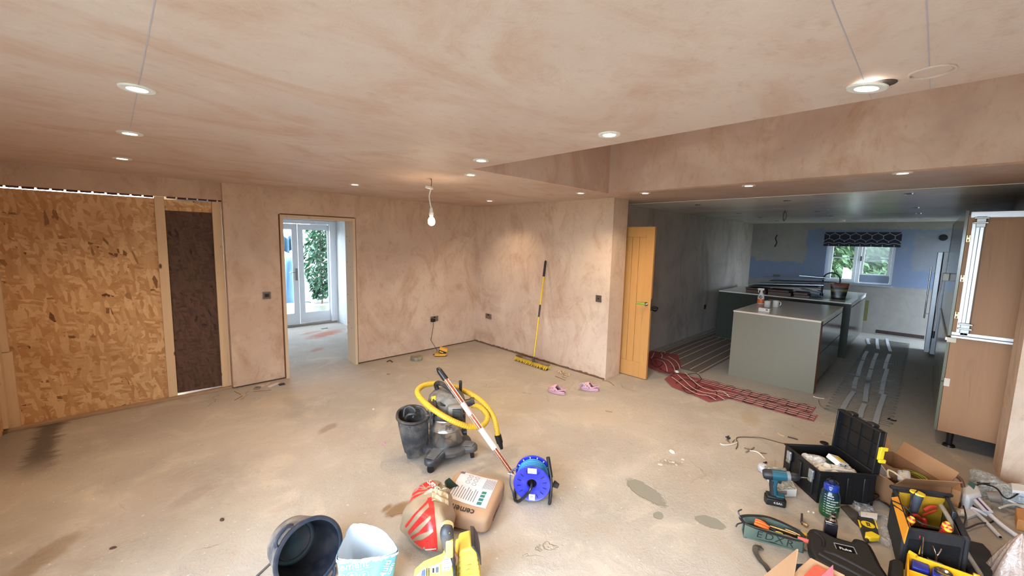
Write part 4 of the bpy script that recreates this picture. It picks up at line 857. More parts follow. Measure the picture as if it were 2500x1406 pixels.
# fridge beyond
t = thing('fridge', 'tall pale fridge with a long bar handle by the kitchen wall', 'fridge', (9.62, -.10, 0))
b = MB(); b.box(0, -.62, .04, .60, -.07, 1.735); obj('body', b, mt('fridge_side', (170, 174, 180), .35, .2), t, bevel=.004)
b = MB(); b.box(0, -.062, .06, .60, .0, 1.73); obj('door', b, mt('fridge_door', (190, 194, 200), .3, .3), t, bevel=.006)
b = MB(); b.tube([(.06, .05, .62), (.06, .05, 1.48)], .011, 12); b.cyl((.06, .0, .70), (.06, .05, .70), .008, n=8); b.cyl((.06, .0, 1.40), (.06, .05, 1.40), .008, n=8); obj('handle', b, CHROME, t, sm=50)
b = MB(); b.box(.02, -.58, 0, .58, -.08, .04); obj('plinth', b, BLK, t)
b = MB(); b.box(0, -.55, 1.735, .12, -.2, 1.80); obj('hinge_cover', b, BLK, t)
# black oven housing between cabinet and fridge
t = thing('oven_housing', 'tall dark open appliance housing between sage doors and fridge', 'cabinet', (8.0, -.22, 0))
b = MB(); b.box(0, -.60, .1, 1.55, 0, 2.17); obj('housing', b, mt('housing_black', (26, 28, 30), .25), t); b = MB(); b.box(.02, -.58, 0, 1.5, -.05, .1); obj('plinth', b, BLK, t)
b = MB(); b.box(0.0, 0.001, 1.15, .55, .02, 1.60); obj('oven_door', b, mt('oven_glass', (12, 12, 14), .08), t, bevel=.002)
# ------------------------------------------------------------------ underfloor heating
def rect_mat(name, m, px, lab, cat, z=.003, grp=None):
    P = [F(*q) for q in px]; b = MB(); b.prism([(p.x, p.y) for p in P], .001, z); return tag(obj(name, b, m), lab, cat, grp)
N = NT('red_mesh'); v = N.coord(); X = N.n('ShaderNodeSeparateXYZ', None, Vector=v)
g1 = N.math('ABSOLUTE', N.math('SUBTRACT', N.math('FRACT', N.math('MULTIPLY', X.outputs[0], 110)), .5)); g2 = N.math('ABSOLUTE', N.math('SUBTRACT', N.math('FRACT', N.math('MULTIPLY', X.outputs[1], 110)), .5))
gr = N.math('MAXIMUM', N.ramp(g1, .22, .3), N.ramp(g2, .22, .3)); al = N.math('ADD', N.math('MULTIPLY', gr, .45), .30)
RED = N.done(N.mix(N.noise(v, 5), lin(160, 74, 78), lin(186, 100, 98)), .6, Alpha=al)
HT = thing('heating_mat', 'red mesh underfloor heating mat in front of the near island', 'heating mat', (5.2, 1.5, 0))
def wave(u, v, cx0, cx1, y0, y1, bump_): return None
strips = [('mesh_sheet', 5.185, 5.44, .70, 2.75, .0), ('mesh_sheet', 4.93, 5.17, .63, 2.05, .0)]
def sheet(x0, x1, y0, y1, wav):
    def fn(u, v):
        y = y0+(y1-y0)*u; x = x0+(x1-x0)*v + wav*sin(3*(y-y0)); k = max(0, (y-1.55)/.8); return (x-.16*min(k, 1)**2*wav*4, y, .004+.012*min(k, 1)*(1+sin(9*y+5*v)))
    b = MB(); b.grid(fn, 60, 6); return b
obj('mesh_sheet', sheet(5.20, 5.45, .70, 2.45, .0), RED, HT, world=True); obj('mesh_sheet', sheet(4.955, 5.19, .645, 1.72, .0), RED, HT, world=True)
def poly_sheet(px, z, nm='mesh_sheet'):
    P = [F(*q, z) for q in px]; b = MB(); b.prism([(p.x, p.y) for p in P], z, z+.0012); return obj(nm, b, RED, HT, world=True)
poly_sheet([(1622, 925), (1632, 918), (1662, 910), (1700, 920), (1810, 960), (1770, 975), (1731, 981), (1700, 967), (1640, 944)], .010)
poly_sheet([(1578, 868), (1590, 856), (1655, 866), (1664, 898), (1632, 912), (1600, 905), (1575, 893)], .009)
poly_sheet([(1590, 868), (1652, 872), (1660, 890), (1640, 905), (1612, 898)], .022)
BLKC = mt('heating_cable_dark', (52, 18, 20), .5); WT = mt('white_tape', (226, 216, 208), .5); GRC = mt('heating_cable_grey', (112, 110, 106), .5)
def loops(x0, x1, y0, y1, pitch, z=.009):
    n = int((y1-y0)/pitch); P = []; 
    for k in range(n+1):
        y = y0+k*pitch; a, c = (x0, x1) if k % 2 == 0 else (x1, x0); r = pitch*.30
        s = 1 if c > a else -1
        P += [(a+s*.0, y-r*.1, z), (a+s*.06, y+r*.45*0, z), (c-s*.06, y, z), (c-s*.01, y+pitch*.05, z), (c+s*.016, y+pitch*.5, z), (c-s*.01, y+pitch*.95, z)]
    return smooth(P[:-3], 5)
b = MB(); b.tube(loops(5.235, 5.415, .76, 2.30, .094), .0048, 6); obj('heating_cable', b, BLKC, HT, world=True, sm=True)
b = MB(); b.tube(loops(4.985, 5.160, .70, 1.66, .102), .0048, 6); obj('heating_cable', b, BLKC, HT, world=True, sm=True)
for x in (5.255, 5.325, 5.395): b = MB(); b.ribbon([(x, .71, .0135), (x-.003, 1.4, .0135), (x+.01, 2.1, .0135)], .007, .0008); obj('fixing_tape', b, WT, HT, world=True)
for x in (5.005, 5.07, 5.135): b = MB(); b.ribbon([(x, .655, .0135), (x+.004, 1.1, .0135), (x, 1.62, .0135)], .007, .0008); obj('fixing_tape', b, WT, HT, world=True)
for i, px in enumerate(([(1640, 920), (1655, 931), (1680, 950), (1705, 962), (1728, 965), (1748, 976)], [(1654, 914), (1672, 930), (1693, 948), (1720, 958), (1745, 962), (1769, 975)], [(1672, 909), (1690, 927), (1712, 944), (1738, 953), (1765, 956), (1781, 969)],
        [(1604, 876), (1618, 882), (1626, 893), (1629, 907)], [(1614, 873), (1632, 880), (1643, 892), (1648, 905)], [(1632, 870), (1648, 880), (1656, 889), (1660, 901)],
        [(1597, 861), (1594, 868), (1590, 875)], [(1614, 862), (1617, 868), (1614, 874)], [(1605, 858), (1620, 856), (1624, 862)])):
    b = MB(); b.ribbon(smooth([F(*q, .030+.004*(i % 3)) for q in px], 6), .010, .001); obj('fixing_tape', b, WT, HT, world=True)
for px in ([(1590, 873), (1592, 888), (1606, 896), (1618, 886), (1610, 876), (1596, 872)], [(1650, 935), (1668, 925), (1690, 930), (1700, 944), (1684, 952), (1664, 946)], [(1662, 940), (1690, 948), (1700, 957), (1680, 960), (1668, 950)], [(1610, 900), (1630, 908), (1655, 906), (1640, 896)],
        [(1700, 950), (1722, 942), (1745, 952), (1750, 968), (1735, 972), (1726, 960)], [(1672, 915), (1700, 912), (1712, 925), (1700, 934)]):
    b = MB(); b.tube(smooth([F(*q, .026) for q in px], 6), .004, 6); obj('heating_cable', b, BLKC, HT, world=True, sm=True)
b = MB(); b.lathe([(.0005, 0), (.035, 0), (.02, .02), (.0005, .025)], 9, tmat(F(1652, 908, .02))); obj('tape_knot', b, WT, HT, world=True)
# mesh laid left of the island, towards the back
N = NT('grey_mesh'); v = N.coord(); X = N.n('ShaderNodeSeparateXYZ', None, Vector=v)
g1 = N.math('ABSOLUTE', N.math('SUBTRACT', N.math('FRACT', N.math('MULTIPLY', X.outputs[0], 22)), .5))
GM = N.done(N.mix(N.ramp(g1, .36, .44), lin(134, 120, 110), lin(84, 72, 66)), .7)
H2 = thing('heating_mat', 'grey heating mat with pale cables running along the kitchen side wall', 'heating mat', (7, 2.5, 0))
b = MB(); b.box(5.65, 2.02, .001, 8.2, 2.92, .003); b.box(8.2, 2.78, .001, 11.0, 2.92, .003); obj('mesh_sheet', b, GM, H2, world=True)
for k, y in enumerate((2.88, 2.76, 2.64, 2.52, 2.34, 2.20, 2.06)):
    b = MB(); b.ribbon([(5.62+.05*(k % 3), y, .006), (7.5, y+.01, .006), (8.1, y-.01, .006), ((11 if y > 2.77 else 8.2), y, .006)][:4], .012, .001); obj('pale_cable', b, WT, H2, world=True)
# right-hand mat with foil tapes
H3 = thing('heating_mat', 'grey wire heating mat with silver foil tapes right of the island', 'heating mat', (7.5, .4, 0))
def lay(x0, x1, ya, yb, pitch, z=.005):
    P = []; k = 0; x = x0
    while x < x1:
        a, c = (ya, yb) if k % 2 == 0 else (yb, ya); s = 1 if c > a else -1
        P += [(x, a, z), (x+.004, a+s*.05, z), (x, (a+c)/2, z), (x+.004, c-s*.05, z), (x+pitch*.5, c+s*.012, z)]; x += pitch; k += 1
    return smooth(P, 3)
b = MB(); b.tube(lay(5.42, 10.6, .10, .62, .062), .0038, 5); obj('heating_cable', b, GRC, H3, world=True, sm=True)
N = NT('foil_tape'); v = N.coord(); n = N.noise(v, 90, 4, .6, 1); FOIL = N.done(N.mix(n, lin(190, 195, 202), lin(240, 242, 246)), .34, .55, N.bump(n, 1.0, .02))
for i, pts in enumerate((((2057, 998), (2084, 955)), ((2085, 948), (2092, 920)), ((2094, 918), (2106, 880)), ((2107, 878), (2117, 857)), ((2099, 1018), (2111, 985)), ((2112, 980), (2121, 925)), ((2117, 945), (2127, 902)), ((2127, 900), (2141, 862)),
        ((2135, 1040), (2159, 962)), ((2151, 962), (2166, 900)), ((2160, 900), (2172, 864)), ((2141, 826), (2144, 852)), ((2165, 826), (2174, 858)), ((2118, 826), (2122, 840)))):
    P = [F(*q, .0105) for q in pts]; b = MB(); b.ribbon([P[0], (P[0]+P[1])/2+Vector((0, .006, 0)), P[1]], .045, .0006); obj('foil_tape', b, FOIL, H3, world=True)
for i, pts in enumerate((((2066, 867), (2120, 876)), ((2068, 910), (2130, 925)), ((2070, 938), (2095, 944)), ((2125, 934), (2188, 928)), ((2140, 880), (2190, 892)), ((2136, 952), (2170, 958)), ((2070, 873), (2095, 886)), ((2118, 878), (2148, 882)))):
    P = [F(*q, .013) for q in pts]; b = MB(); b.ribbon(smooth([P[0], (P[0]+P[1])/2+Vector((.02, .0, 0)), P[1]], 4), .02, .0008); obj('white_tape', b, mt('clear_tape', (170, 178, 190), .25), H3, world=True)
p = F(2178, 1024, .006); b = MB(); b.tube([p+Vector((.03*cos(a), .03*sin(a), 0)) for a in [0.6+4.2*k/14 for k in range(15)]], .006, 8); tag(obj('black_clip', b, BLK, sm=True), 'small black hook-shaped clip past the foil tapes', 'clip')
strip([(1985, 968), (1998, 971), (2012, 973)], .004, mt('white_tape', (226, 216, 208), .5), 'white cable tail at the end of the red mat', 'cable', 'cable_tail')
strip([(1998, 976), (2003, 990), (2018, 999), (2030, 1000), (2040, 1004)], .003, GRC, 'thin grey lead linking the red mat to the wire mat', 'cable', 'mat_lead')
# ------------------------------------------------------------------ outside: hedge, plant, garden room things
def leaves(n, fn, size, seed):
    rnd = random.Random(seed); b = MB()
    for k in range(n):
        c = Vector(fn(rnd)); a = Vector((rnd.gauss(0, 1), rnd.gauss(0, 1), rnd.gauss(0, 1))).normalized(); x = a.orthogonal().normalized(); y = a.cross(x); s = size*rnd.uniform(.6, 1.3)
        b.add([c-x*s, c+y*s*.42+a*s*.12, c+x*s, c-y*s*.42+a*s*.12], [(0, 1, 2, 3)])
    return b
HG = mt('hedge_leaf', (54, 78, 44), .7, var=.5, nscale=6)
def hfn(r): y = r.uniform(-1.5, 4.5); z = r.uniform(-.2, 4.2); return (13.6+.5*noise.noise(Vector((y*1.5, z*1.5, 0)))+r.uniform(0, .5), y, z)
h = tag(obj('hedge', leaves(9000, hfn, .10, 3), HG, fix=False), 'green conifer hedge beyond the kitchen window', 'hedge'); h['kind'] = 'stuff'
b = MB(); b.box(14.8, -2, -.2, 15.1, 5, 4.2); tag(obj('hedge_trunk_mass', b, mt('hedge_dark', (40, 58, 34), .9)), 'dark inner mass of the hedge behind the leaves', 'hedge')
p = on('x', 12.6, 2074, 676); b = MB(); b.box(12.6, p.y-.06, -.2, 12.64, p.y+.14, p.z+.10); b.prism([(-.06, 0), (.14, 0), (.14, .12), (.04, .10)], 0, .04, Matrix(((0, 0, 1, 12.6), (1, 0, 0, p.y), (0, 1, 0, p.z+.10), (0, 0, 0, 1)))); tag(obj('white_garden_panel', b, WPL, bevel=.01), 'white rounded panel outside the left casement', 'panel')
# ficus seen through the glazed doors
q = on('y', 9.35, 788, 790)
fc = thing('potted_ficus', 'tall leafy green plant in a pot behind the glazed doors', 'plant', (q.x, 9.35, -.02))
b = MB(); b.lathe([(.0005, 0), (.15, 0), (.21, .26), (.225, .27), (.225, .31), (.20, .31), (.19, .27), (.0005, .27)], 28); obj('pot', b, mt('pot_grey', (150, 152, 140), .6), fc, sm=50)
b = MB(); b.lathe([(.0005, .285), (.195, .28)], 20); obj('soil', b, mt('soil', (60, 44, 34), .9), fc)
b = MB(); b.tube(smooth([(0, 0, .27), (.02, 0, .7), (-.01, .01, 1.2), (.01, 0, 1.9)], 6), .018, 8); 
for k in range(16):
    a = k*2.4; z = .6+.08*k; b.tube(smooth([(0, 0, z), (.12*cos(a), .12*sin(a), z+.14), (.27*cos(a), .27*sin(a), z+.22)], 3), .006, 5)
obj('stems', b, mt('stem_brown', (110, 84, 60), .8), fc, sm=True)
def ffn(r):
    z = r.uniform(.42, 2.15); rr = (.16+.20*sin(pi*min(1, (z-.35)/1.9))) * sqrt(r.random()); a = r.uniform(0, 6.28); return (rr*cos(a), rr*sin(a), z)
f = obj('foliage', leaves(1500, ffn, .070, 11), mt('ficus_leaf', (30, 72, 38), .4, var=.45, nscale=9), fc, fix=False)
# things beyond the left leaf: low wall, hanging coat, covered furniture
b = MB(); b.box(.6, 11.2, -.2, 6.5, 11.35, .62); tag(obj('garden_wall', b, mt('garden_wall_grey', (146, 152, 158), .8)), 'low grey wall behind the potted plant outdoors', 'wall')
b = MB(); b.box(1.2, 11.0, -.2, 2.5, 11.05, 2.6); tag(obj('white_screen', b, mt('screen_white', (170, 176, 180), .8)), 'white board standing behind the left glazed leaf', 'screen')
cl = on('y', 9.9, 707, 590); b = MB(); b.grid(lambda u, v: (cl.x-.12+.24*u+.03*sin(8*u), 9.9+.04*sin(14*u), cl.z+.12-.32*v-.05*sin(5*u)), 14, 8); tag(obj('hanging_garment', b, mt('dark_garment', (46, 70, 84), .9), solid=.02, sm=True), 'dark garment hanging outside behind the left glazed leaf', 'garment')
rl_ = thing('clothes_rail', 'thin metal rail outside that the garment and sheet hang from', 'rail', (cl.x, 9.9, -.2))
b = MB(); b.cyl((-.9, 0, 0), (-.9, 0, cl.z+.33), .012, n=8); b.cyl((.55, 0, 0), (.55, 0, cl.z+.33), .012, n=8); obj('post', b, CHROME, rl_); b = MB(); b.cyl((-.9, 0, cl.z+.33), (.55, 0, cl.z+.33), .012, n=8); obj('bar', b, CHROME, rl_)
cl = on('y', 9.7, 712, 700); b = MB(); b.grid(lambda u, v: (cl.x-.28+.42*u, 9.7+.05*sin(11*u+2*v), 1.30-1.02*v), 20, 8); tag(obj('hanging_sheet', b, mt('blue_sheet', (120, 152, 190), .9), solid=.01, sm=True), 'pale blue sheet hanging outside behind the left glazed leaf', 'sheet')
t = thing('bicycle_wheel', 'dark spoked wheel beside the plant pot outdoors', 'wheel', (cl.x+.35, 9.9, .034), radians(20))
b = MB(); b.tube([(.22*cos(a), 0, .22*sin(a)) for a in [2*pi*k/32 for k in range(32)]], .014, 8, closed=True); obj('tyre', b, BLK, t, sm=True)
b = MB()
for k in range(10): a = pi*k/10*2; b.cyl((0, 0, 0), (.21*cos(a), 0, .21*sin(a)), .003, n=5)
obj('spokes', b, CHROME, t)
# plastic bag and dark item at the right of the garden room floor
p = F(848, 812); t = thing('plastic_sack', 'clear plastic sack on the floor just inside the garden room', 'sack', (3.03, 7.2, 0))
b = MB(); b.grid(lambda u, v: ((.12+.03*sin(5*u*6.28))*cos(2*pi*u)*(1-v*.6)+.02*sin(9*v), (.12+.02*sin(7*u*6.28))*sin(2*pi*u)*(1-v*.6), .3*v), 30, 8, cu=True); obj('sack', b, film('clear_film'), t, sm=True)
b = MB(); b.box(-.05, -.08, .28, .05, .02, .36, Matrix.Rotation(.4, 4, 'Y')); tag(obj('dark_packet', b, mt('navy_packet', (30, 40, 70), .4)), 'dark packet tipped on the clear plastic sack', 'packet').location = (3.03, 7.2, .025)
strip([(784, 803), (800, 801)], .006, BLK, 'dark rod lying on the garden room floor', 'rod', 'dark_rod')
# ------------------------------------------------------------------ helpers for things in the middle of the floor
from mathutils.bvhtree import BVHTree
def viewrz(p): return atan2(-p[0], p[1])          # x = to the right in the photo, y = away from the camera
BLK2 = mt('dusty_black', (26, 27, 32), .5, dust=.16); YEL2 = mt('hose_yellow', (206, 164, 44), .5, var=.15)
class Drape:
    """lays printed shapes on a part's surface: local ray straight along d, sheet coordinates (s right, t up)"""
    def __init__(s, part, d=(0, cos(radians(38)), -sin(radians(38))), x=(1, 0, 0)):
        s.o = part; me = part.data; s.t = BVHTree.FromPolygons([v.co.copy() for v in me.vertices], [tuple(p.vertices) for p in me.polygons])
        s.d = Vector(d).normalized(); s.x = Vector(x); s.u = s.x.cross(s.d).normalized()
        if s.u.z < 0 and abs(s.u.z) > .05: s.u = -s.u
    def pt(s, a, b_, off=.0015):
        o = s.x*a + s.u*b_ - s.d*2; h, n, i, q = s.t.ray_cast(o, s.d)
        if h is None: return None
        if n.dot(s.d) > 0: n = -n
        return h + n*off
    def put(s, name, me, m, parent, off=.0015, label=None):
        """me: mesh in sheet coordinates (x, y)"""
        import bmesh
        b = bmesh.new(); b.from_mesh(me); bmesh.ops.triangulate(b, faces=b.faces); 
        for _ in range(5):
            ed = [e for e in b.edges if e.calc_length() > .022]
            if not ed: break
            bmesh.ops.subdivide_edges(b, edges=ed, cuts=1); bmesh.ops.triangulate(b, faces=b.faces)
        bad = []
        for v in b.verts:
            q = s.pt(v.co.x, v.co.y, off)
            if q is None: bad.append(v)
            else: v.co = q
        bmesh.ops.delete(b, geom=bad, context='VERTS'); me2 = bpy.data.meshes.new(name); b.to_mesh(me2); b.free()
        me2.materials.clear(); me2.materials.append(m); set_smooth(me2, 60)
        o = bpy.data.objects.new(name, me2); COL.objects.link(o); o.parent = parent
        if label: o['label'] = label
        return o
    def poly(s, name, pts, m, parent, off=.0015, label=None):
        me = bpy.data.meshes.new('p'); me.from_pydata([(a, b_, 0) for a, b_ in pts], [], [tuple(range(len(pts)))]); me.update()
        return s.put(name, me, m, parent, off, label)
    def text(s, name, txt, size, at, ang, m, parent, off=.003, bold=True):
        me = text_mesh(txt, size, 0, bold); me.transform(Matrix.Translation((at[0], at[1], 0)) @ Matrix.Rotation(radians(ang), 4, 'Z'))
        return s.put(name, me, m, parent, off)

# ------------------------------------------------------------------ wet and dry vacuum
VC = Vector((1.85, 2.62, 0)); va = thing('vacuum_cleaner', 'dusty wet and dry vacuum with steel drum and yellow hose', 'vacuum cleaner', VC, viewrz(VC))
VB = mt('vac_base', (44, 48, 58), .45, dust=.16); VH = mt('vac_head', (74, 72, 70), .6, dust=.45, var=.2); VK = mt('vac_black', (20, 22, 26), .45, dust=.15)
b = MB(); b.lathe([(.0005, .055), (.185, .055), (.205, .07), (.205, .098), (.19, .112), (.15, .117), (.0005, .117)], 40); obj('base', b, VB, va, sm=45)
cs = [Vector((1.60, 2.47, 0)), Vector((1.965, 2.425, 0))]; cs += [VC*2-cs[0], VC*2-cs[1]]
for c in cs:
    dv = (c-VC); a = atan2(dv.y, dv.x); ln = dv.length; M = tmat(VC, a)
    b = MB(); b.prism([(.10, -.085), (ln-.02, -.065), (ln+.035, -.035), (ln+.045, 0), (ln+.035, .035), (ln-.02, .065), (.10, .085)], .060, .112, M); obj('castor_lobe', b, VB, va, world=True, bevel=.018, bseg=3)
    b = MB(); b.prism([(.15, -.045), (ln+.01, -.036), (ln+.015, .036), (.15, .045)], .1125, .117, M); obj('lobe_pad', b, mt('lobe_grey', (84, 88, 94), .6, dust=.25), va, world=True, bevel=.004)
    b = MB(); b.cyl((c.x, c.y, .03), (c.x, c.y, .07), .010, n=10); b.box(-.011, -.014, .02, .011, .014, .06, tmat((c.x, c.y, 0), a+.6)); cst = obj('castor_fork', b, mt('castor_grey', (130, 132, 134), .4, .5), va, world=True)
    b = MB(); q = tmat((c.x, c.y, .026), a+.6+pi/2) ; b.cyl(q @ Vector((0, -.012, 0)), q @ Vector((0, .012, 0)), .026, n=20)
    w2 = obj('wheel', b, BLK, cst, world=True, sm=45)
N = NT('vac_steel'); v = N.coord(); n = N.noise(v, 9, 6, .7, 1.0); STL = N.done(N.mix(N.ramp(n, .5, .7), lin(190, 186, 180), lin(120, 108, 98)), N.math('ADD', .14, N.math('MULTIPLY', n, .22)), .95)
b = MB(); b.lathe([(.139, .11), (.143, .125), (.143, .235), (.146, .240), (.143, .245), (.143, .318), (.147, .325), (.147, .335), (.143, .34)], 48); dr = obj('steel_drum', b, STL, va, sm=45)
b = MB(); b.lathe([(.146, .338), (.152, .345), (.152, .372), (.148, .385), (.0005, .385)], 40); obj('collar', b, VK, va, sm=45)
wrapd = lambda r, a0: (lambda co: Vector((r*sin(co.x/r+a0), -r*cos(co.x/r+a0), .285+co.y)))
text('marker_writing', 'PF', .055, mt('marker_ink', (60, 52, 48), .6), va, None, 0, False, wrapd(.1445, .12))
b = MB(); b.lathe([(.148, .385), (.150, .40), (.150, .455), (.138, .50), (.105, .535), (.06, .548), (.0005, .55)], 40, Matrix.Scale(.92, 4, (0, 1, 0))); obj('motor_head', b, VH, va, sm=45)
b = MB(); b.box(.005, -.175, .365, .125, -.08, .475); obj('motor_box', b, mt('vac_box', (70, 70, 72), .5, dust=.4), va, bevel=.022, bseg=3)
for k in range(6):
    b = MB(); b.box(.045, -.178, .385+.012*k, .115, -.170, .392+.012*k); obj('vent_slot', b, BLK, va)
b = MB(); b.box(.035, -.1765, .36, .12, -.16, .38); b.box(-.01, -.165, .34, .13, -.10, .372); obj('power_outlet', b, VK, va, bevel=.006)
b = MB(); b.box(-.02, -.02, -.006, .02, .02, .006, tmat((-.10, -.085, .508)) @ Matrix.Rotation(.75, 4, 'X') @ Matrix.Rotation(-.5, 4, 'Y')); obj('yellow_switch', b, YEL, va, bevel=.004)
b = MB(); b.tube(smooth([(-.075, .03, .54), (-.085, .02, .585), (-.05, -.0, .60), (.02, -.055, .575), (.06, -.085, .545), (.055, -.085, .505)], 6), .019, 12); obj('carry_handle', b, VK, va, sm=True)
b = MB(); b.box(.10, .02, .49, .125, .06, .60); obj('cord_post', b, BLK, va, bevel=.006)
b = MB(); b.tube(smooth([(-.10, -.09, .50), (-.085, -.14, .47), (-.10, -.165, .42), (-.12, -.16, .38)], 5), .012, 8); b.tube(smooth([(.0, -.12, .46), (-.04, -.15, .48), (-.07, -.145, .50)], 5), .008, 8); obj('latch', b, VK, va, sm=True)
b = MB(); b.cyl((.13, .0, .415), (.215, .01, .43), .034, .030, n=20); b.cyl((.195, .01, .427), (.225, .012, .432), .037, n=20); obj('inlet_pipe', b, VK, va, sm=45)
b = MB(); b.cyl((.135, -.03, .19), (.165, -.03, .19), .022, n=16); obj('drain_cap', b, BLK, va, sm=45)
b = MB(); b.box(.11, -.12, .30, .15, -.03, .39); b.box(-.13, -.14, .31, -.10, -.08, .40); obj('clamp', b, VK, va, bevel=.008)
# hose, one continuous ribbed tube
def hp(px, py, d): return near(px, py, VC, d)
pts = [hp(1152, 989, .0), hp(1168, 992, .03), hp(1182, 1003, .07), hp(1190, 1019, .11), hp(1180, 1037, .15), hp(1153, 1042, .20), hp(1121, 1034, .235), hp(1089, 1019, .235), hp(1059, 1000, .19), hp(1032, 978, .10), hp(1019, 958, .02), hp(1027, 945, -.06), hp(1045, 938, -.12), hp(1075, 936, -.17), hp(1105, 943, -.15), hp(1127, 952, -.10), hp(1153, 964, -.04), hp(1179, 982, .02), hp(1198, 1006, .06), hp(1209, 1030, .10), hp(1215, 1062, .13)]
pp = smooth(pts, 26); rr = [.0215+.0009*(1 if k % 4 < 2 else -1) for k in range(len(pp))]
b = MB(); b.tube(pp, rr, 12); obj('hose', b, YEL2, va, world=True, sm=60)
e0, e1 = hp(1215, 1062, .13), hp(1225, 1096, .15); e2 = F(1229, 1102, .02)
b = MB(); b.cyl(e0, e0+(e1-e0)*.55, .028, .026, n=18); b.cyl(e0+(e1-e0)*.55, e1, .022, .012, n=18); obj('hose_cuff', b, BLK, va, world=True, sm=45)
# canvas tool pouch hooked on its side
q = near(1008, 1020, VC, .05); po = thing('tool_pouch', 'black canvas tool pouch hanging on the side of the vacuum', 'pouch', (q.x, q.y, 0), viewrz(q))
rim = [(-.115, -.05, .365), (-.105, .06, .385), (-.03, .085, .405), (.06, .06, .40), (.10, .02, .375), (.115, -.03, .345), (.03, -.095, .335), (-.06, -.095, .345)]
b = MB(); b.tube(smooth([(x, y, z+.0) for x, y, z in rim], 6, True), .0125, 10, closed=True); obj('rim_tube', b, BLK2, po, sm=True)
def pfn(u, v):
    R_ = smooth(rim, 6, True); n = len(R_); p = R_[int(u*n) % n]; k = v; c = Vector((-.01, -.0, 0))
    x, y = p.x, p.y; s = 1-.28*k**1.5; fold = .010*sin(u*34)*k
    return ((x-c.x)*s+c.x+fold+.02*k, (y-c.y)*s+c.y+fold*.6, p.z-.015-k*(.27+.02*sin(u*9)))
b = MB(); b.grid(pfn, 48, 12, cu=True)
bt = len(b.v); b.f.append(tuple(range(bt-48, bt))); obj('canvas', b, mt('black_canvas', (40, 41, 46), .8, dust=.2, bump=.4, bscale=90), po, sm=60)
b = MB()
for (x, y, z) in ((-.09, -.075, .325), (-.03, -.105, .31), (.05, -.098, .31)): b.cyl((x, y, z), (x, y-.006, z), .006, n=10)
obj('rivet', b, CHROME, po)
b = MB(); b.tube(smooth([(-.07, .03, .34), (-.06, .05, .40), (-.02, .04, .42), (.02, .02, .39), (.0, .0, .34)], 5), .009, 8); b.tube(smooth([(.06, .0, .35), (.02, -.04, .385), (-.03, -.04, .39), (-.06, -.02, .35)], 5), .011, 8); obj('coiled_cable', b, VK, po, sm=True)
b = MB(); b.box(.10, -.03, .30, .145, .02, .37); obj('hook', b, BLK2, po, bevel=.006)
# ------------------------------------------------------------------ clear tube of copper pipes leaning from the reel to the vacuum
t0 = near(1078, 912, VC, .12) ; t1 = F(1254, 1160, .05); ax = (t1-t0).normalized()
tb = thing('pipe_pack', 'clear tube of copper rods leaning across vacuum to reel', 'pipe pack', (t1.x, t1.y, 0)); Ln = (t1-t0).length
COP = mt('copper_rod', (206, 104, 52), .25, .6, var=.1)
b = MB(); b.cyl(t0-ax*.03, t0+ax*.055, .022, .024, n=20); b.cyl(t0-ax*.055, t0-ax*.03, .012, .021, n=20); obj('end_cap', b, BLK, tb, world=True, sm=45)
sx = ax.orthogonal().normalized(); sy = ax.cross(sx)
for k in range(3):
    o_ = sx*(.007*cos(k*2.1))+sy*(.007*sin(k*2.1)); b = MB(); b.cyl(t0+ax*.05+o_, t1-ax*.01+o_, .0065, n=10); obj('rod', b, COP, tb, world=True, sm=True)
b = MB(); b.cyl(t0+ax*.05, t1, .020, n=20); obj('clear_tube', b, glassy('clear_tube', (.97, .94, .92), .06, rough=.12), tb, world=True, sm=True)
b = MB(); b.cyl(t0+ax*Ln*.555, t0+ax*Ln*.75, .0212, n=24, cap=False); obj('paper_label', b, mt('white_label', (214, 212, 222), .5), tb, world=True, sm=True)
b = MB(); b.cyl(t0+ax*Ln*.30, t0+ax*Ln*.42, .0207, n=24, cap=False); obj('pink_label', b, mt('pink_label', (214, 170, 176), .4), tb, world=True, sm=True)
# ------------------------------------------------------------------ cable reel
RP = Vector((1.935, 1.735, 0)); rl = thing('cable_reel', 'blue cable reel on a black tubular stand', 'cable reel', RP, 0, R=Matrix.Rotation(viewrz(RP)-.06, 4, 'Z') @ Matrix.Scale(1.07, 4))
BLU = mt('reel_blue', (36, 44, 168), .35, dust=.08); CBL = mt('cable_blue', (44, 132, 190), .4, var=.2, nscale=30)
RX = Matrix.Rotation(radians(90), 4, 'X'); zc = .128; R0 = .117
def disc(y0, th, holes=True):
    b = MB(); M = Matrix.Translation((0, y0+th, zc)) @ RX; b.lathe([(.028, 0), (R0-.006, 0), (R0, .004), (R0, th-.004), (R0-.004, th), (R0-.012, th-.004), (.034, th-.004), (.028, th-.012)], 56, M); return b
obj('front_disc', disc(-.045, .012), BLU, rl, sm=40)
obj('back_disc', disc(.085, .012), BLU, rl, sm=40)
b = MB(); b.lathe([(.028, 0), (.04, .005), (.04, .12), (.028, .125)], 28, Matrix.Translation((0, .09, zc)) @ RX); obj('hub', b, mt('reel_hub_dark', (20, 24, 70), .5), rl, sm=45)
b = MB(); pts = []
for k in range(11*28):
    a = 2*pi*k/28; tt = k/(11*28); y = .078-.108*tt; r = .094+.003*sin(k*.11); pts.append((r*cos(a), y, zc+r*sin(a)))
b.tube(pts, .0052, 7); cb = obj('wound_cable', b, CBL, rl, sm=True)
b = MB(); b.lathe([(.088, 0), (.0935, .003), (.0935, .105), (.088, .108)], 40, Matrix.Translation((0, .076, zc)) @ RX); obj('inner_winding', b, CBL, rl, sm=True)
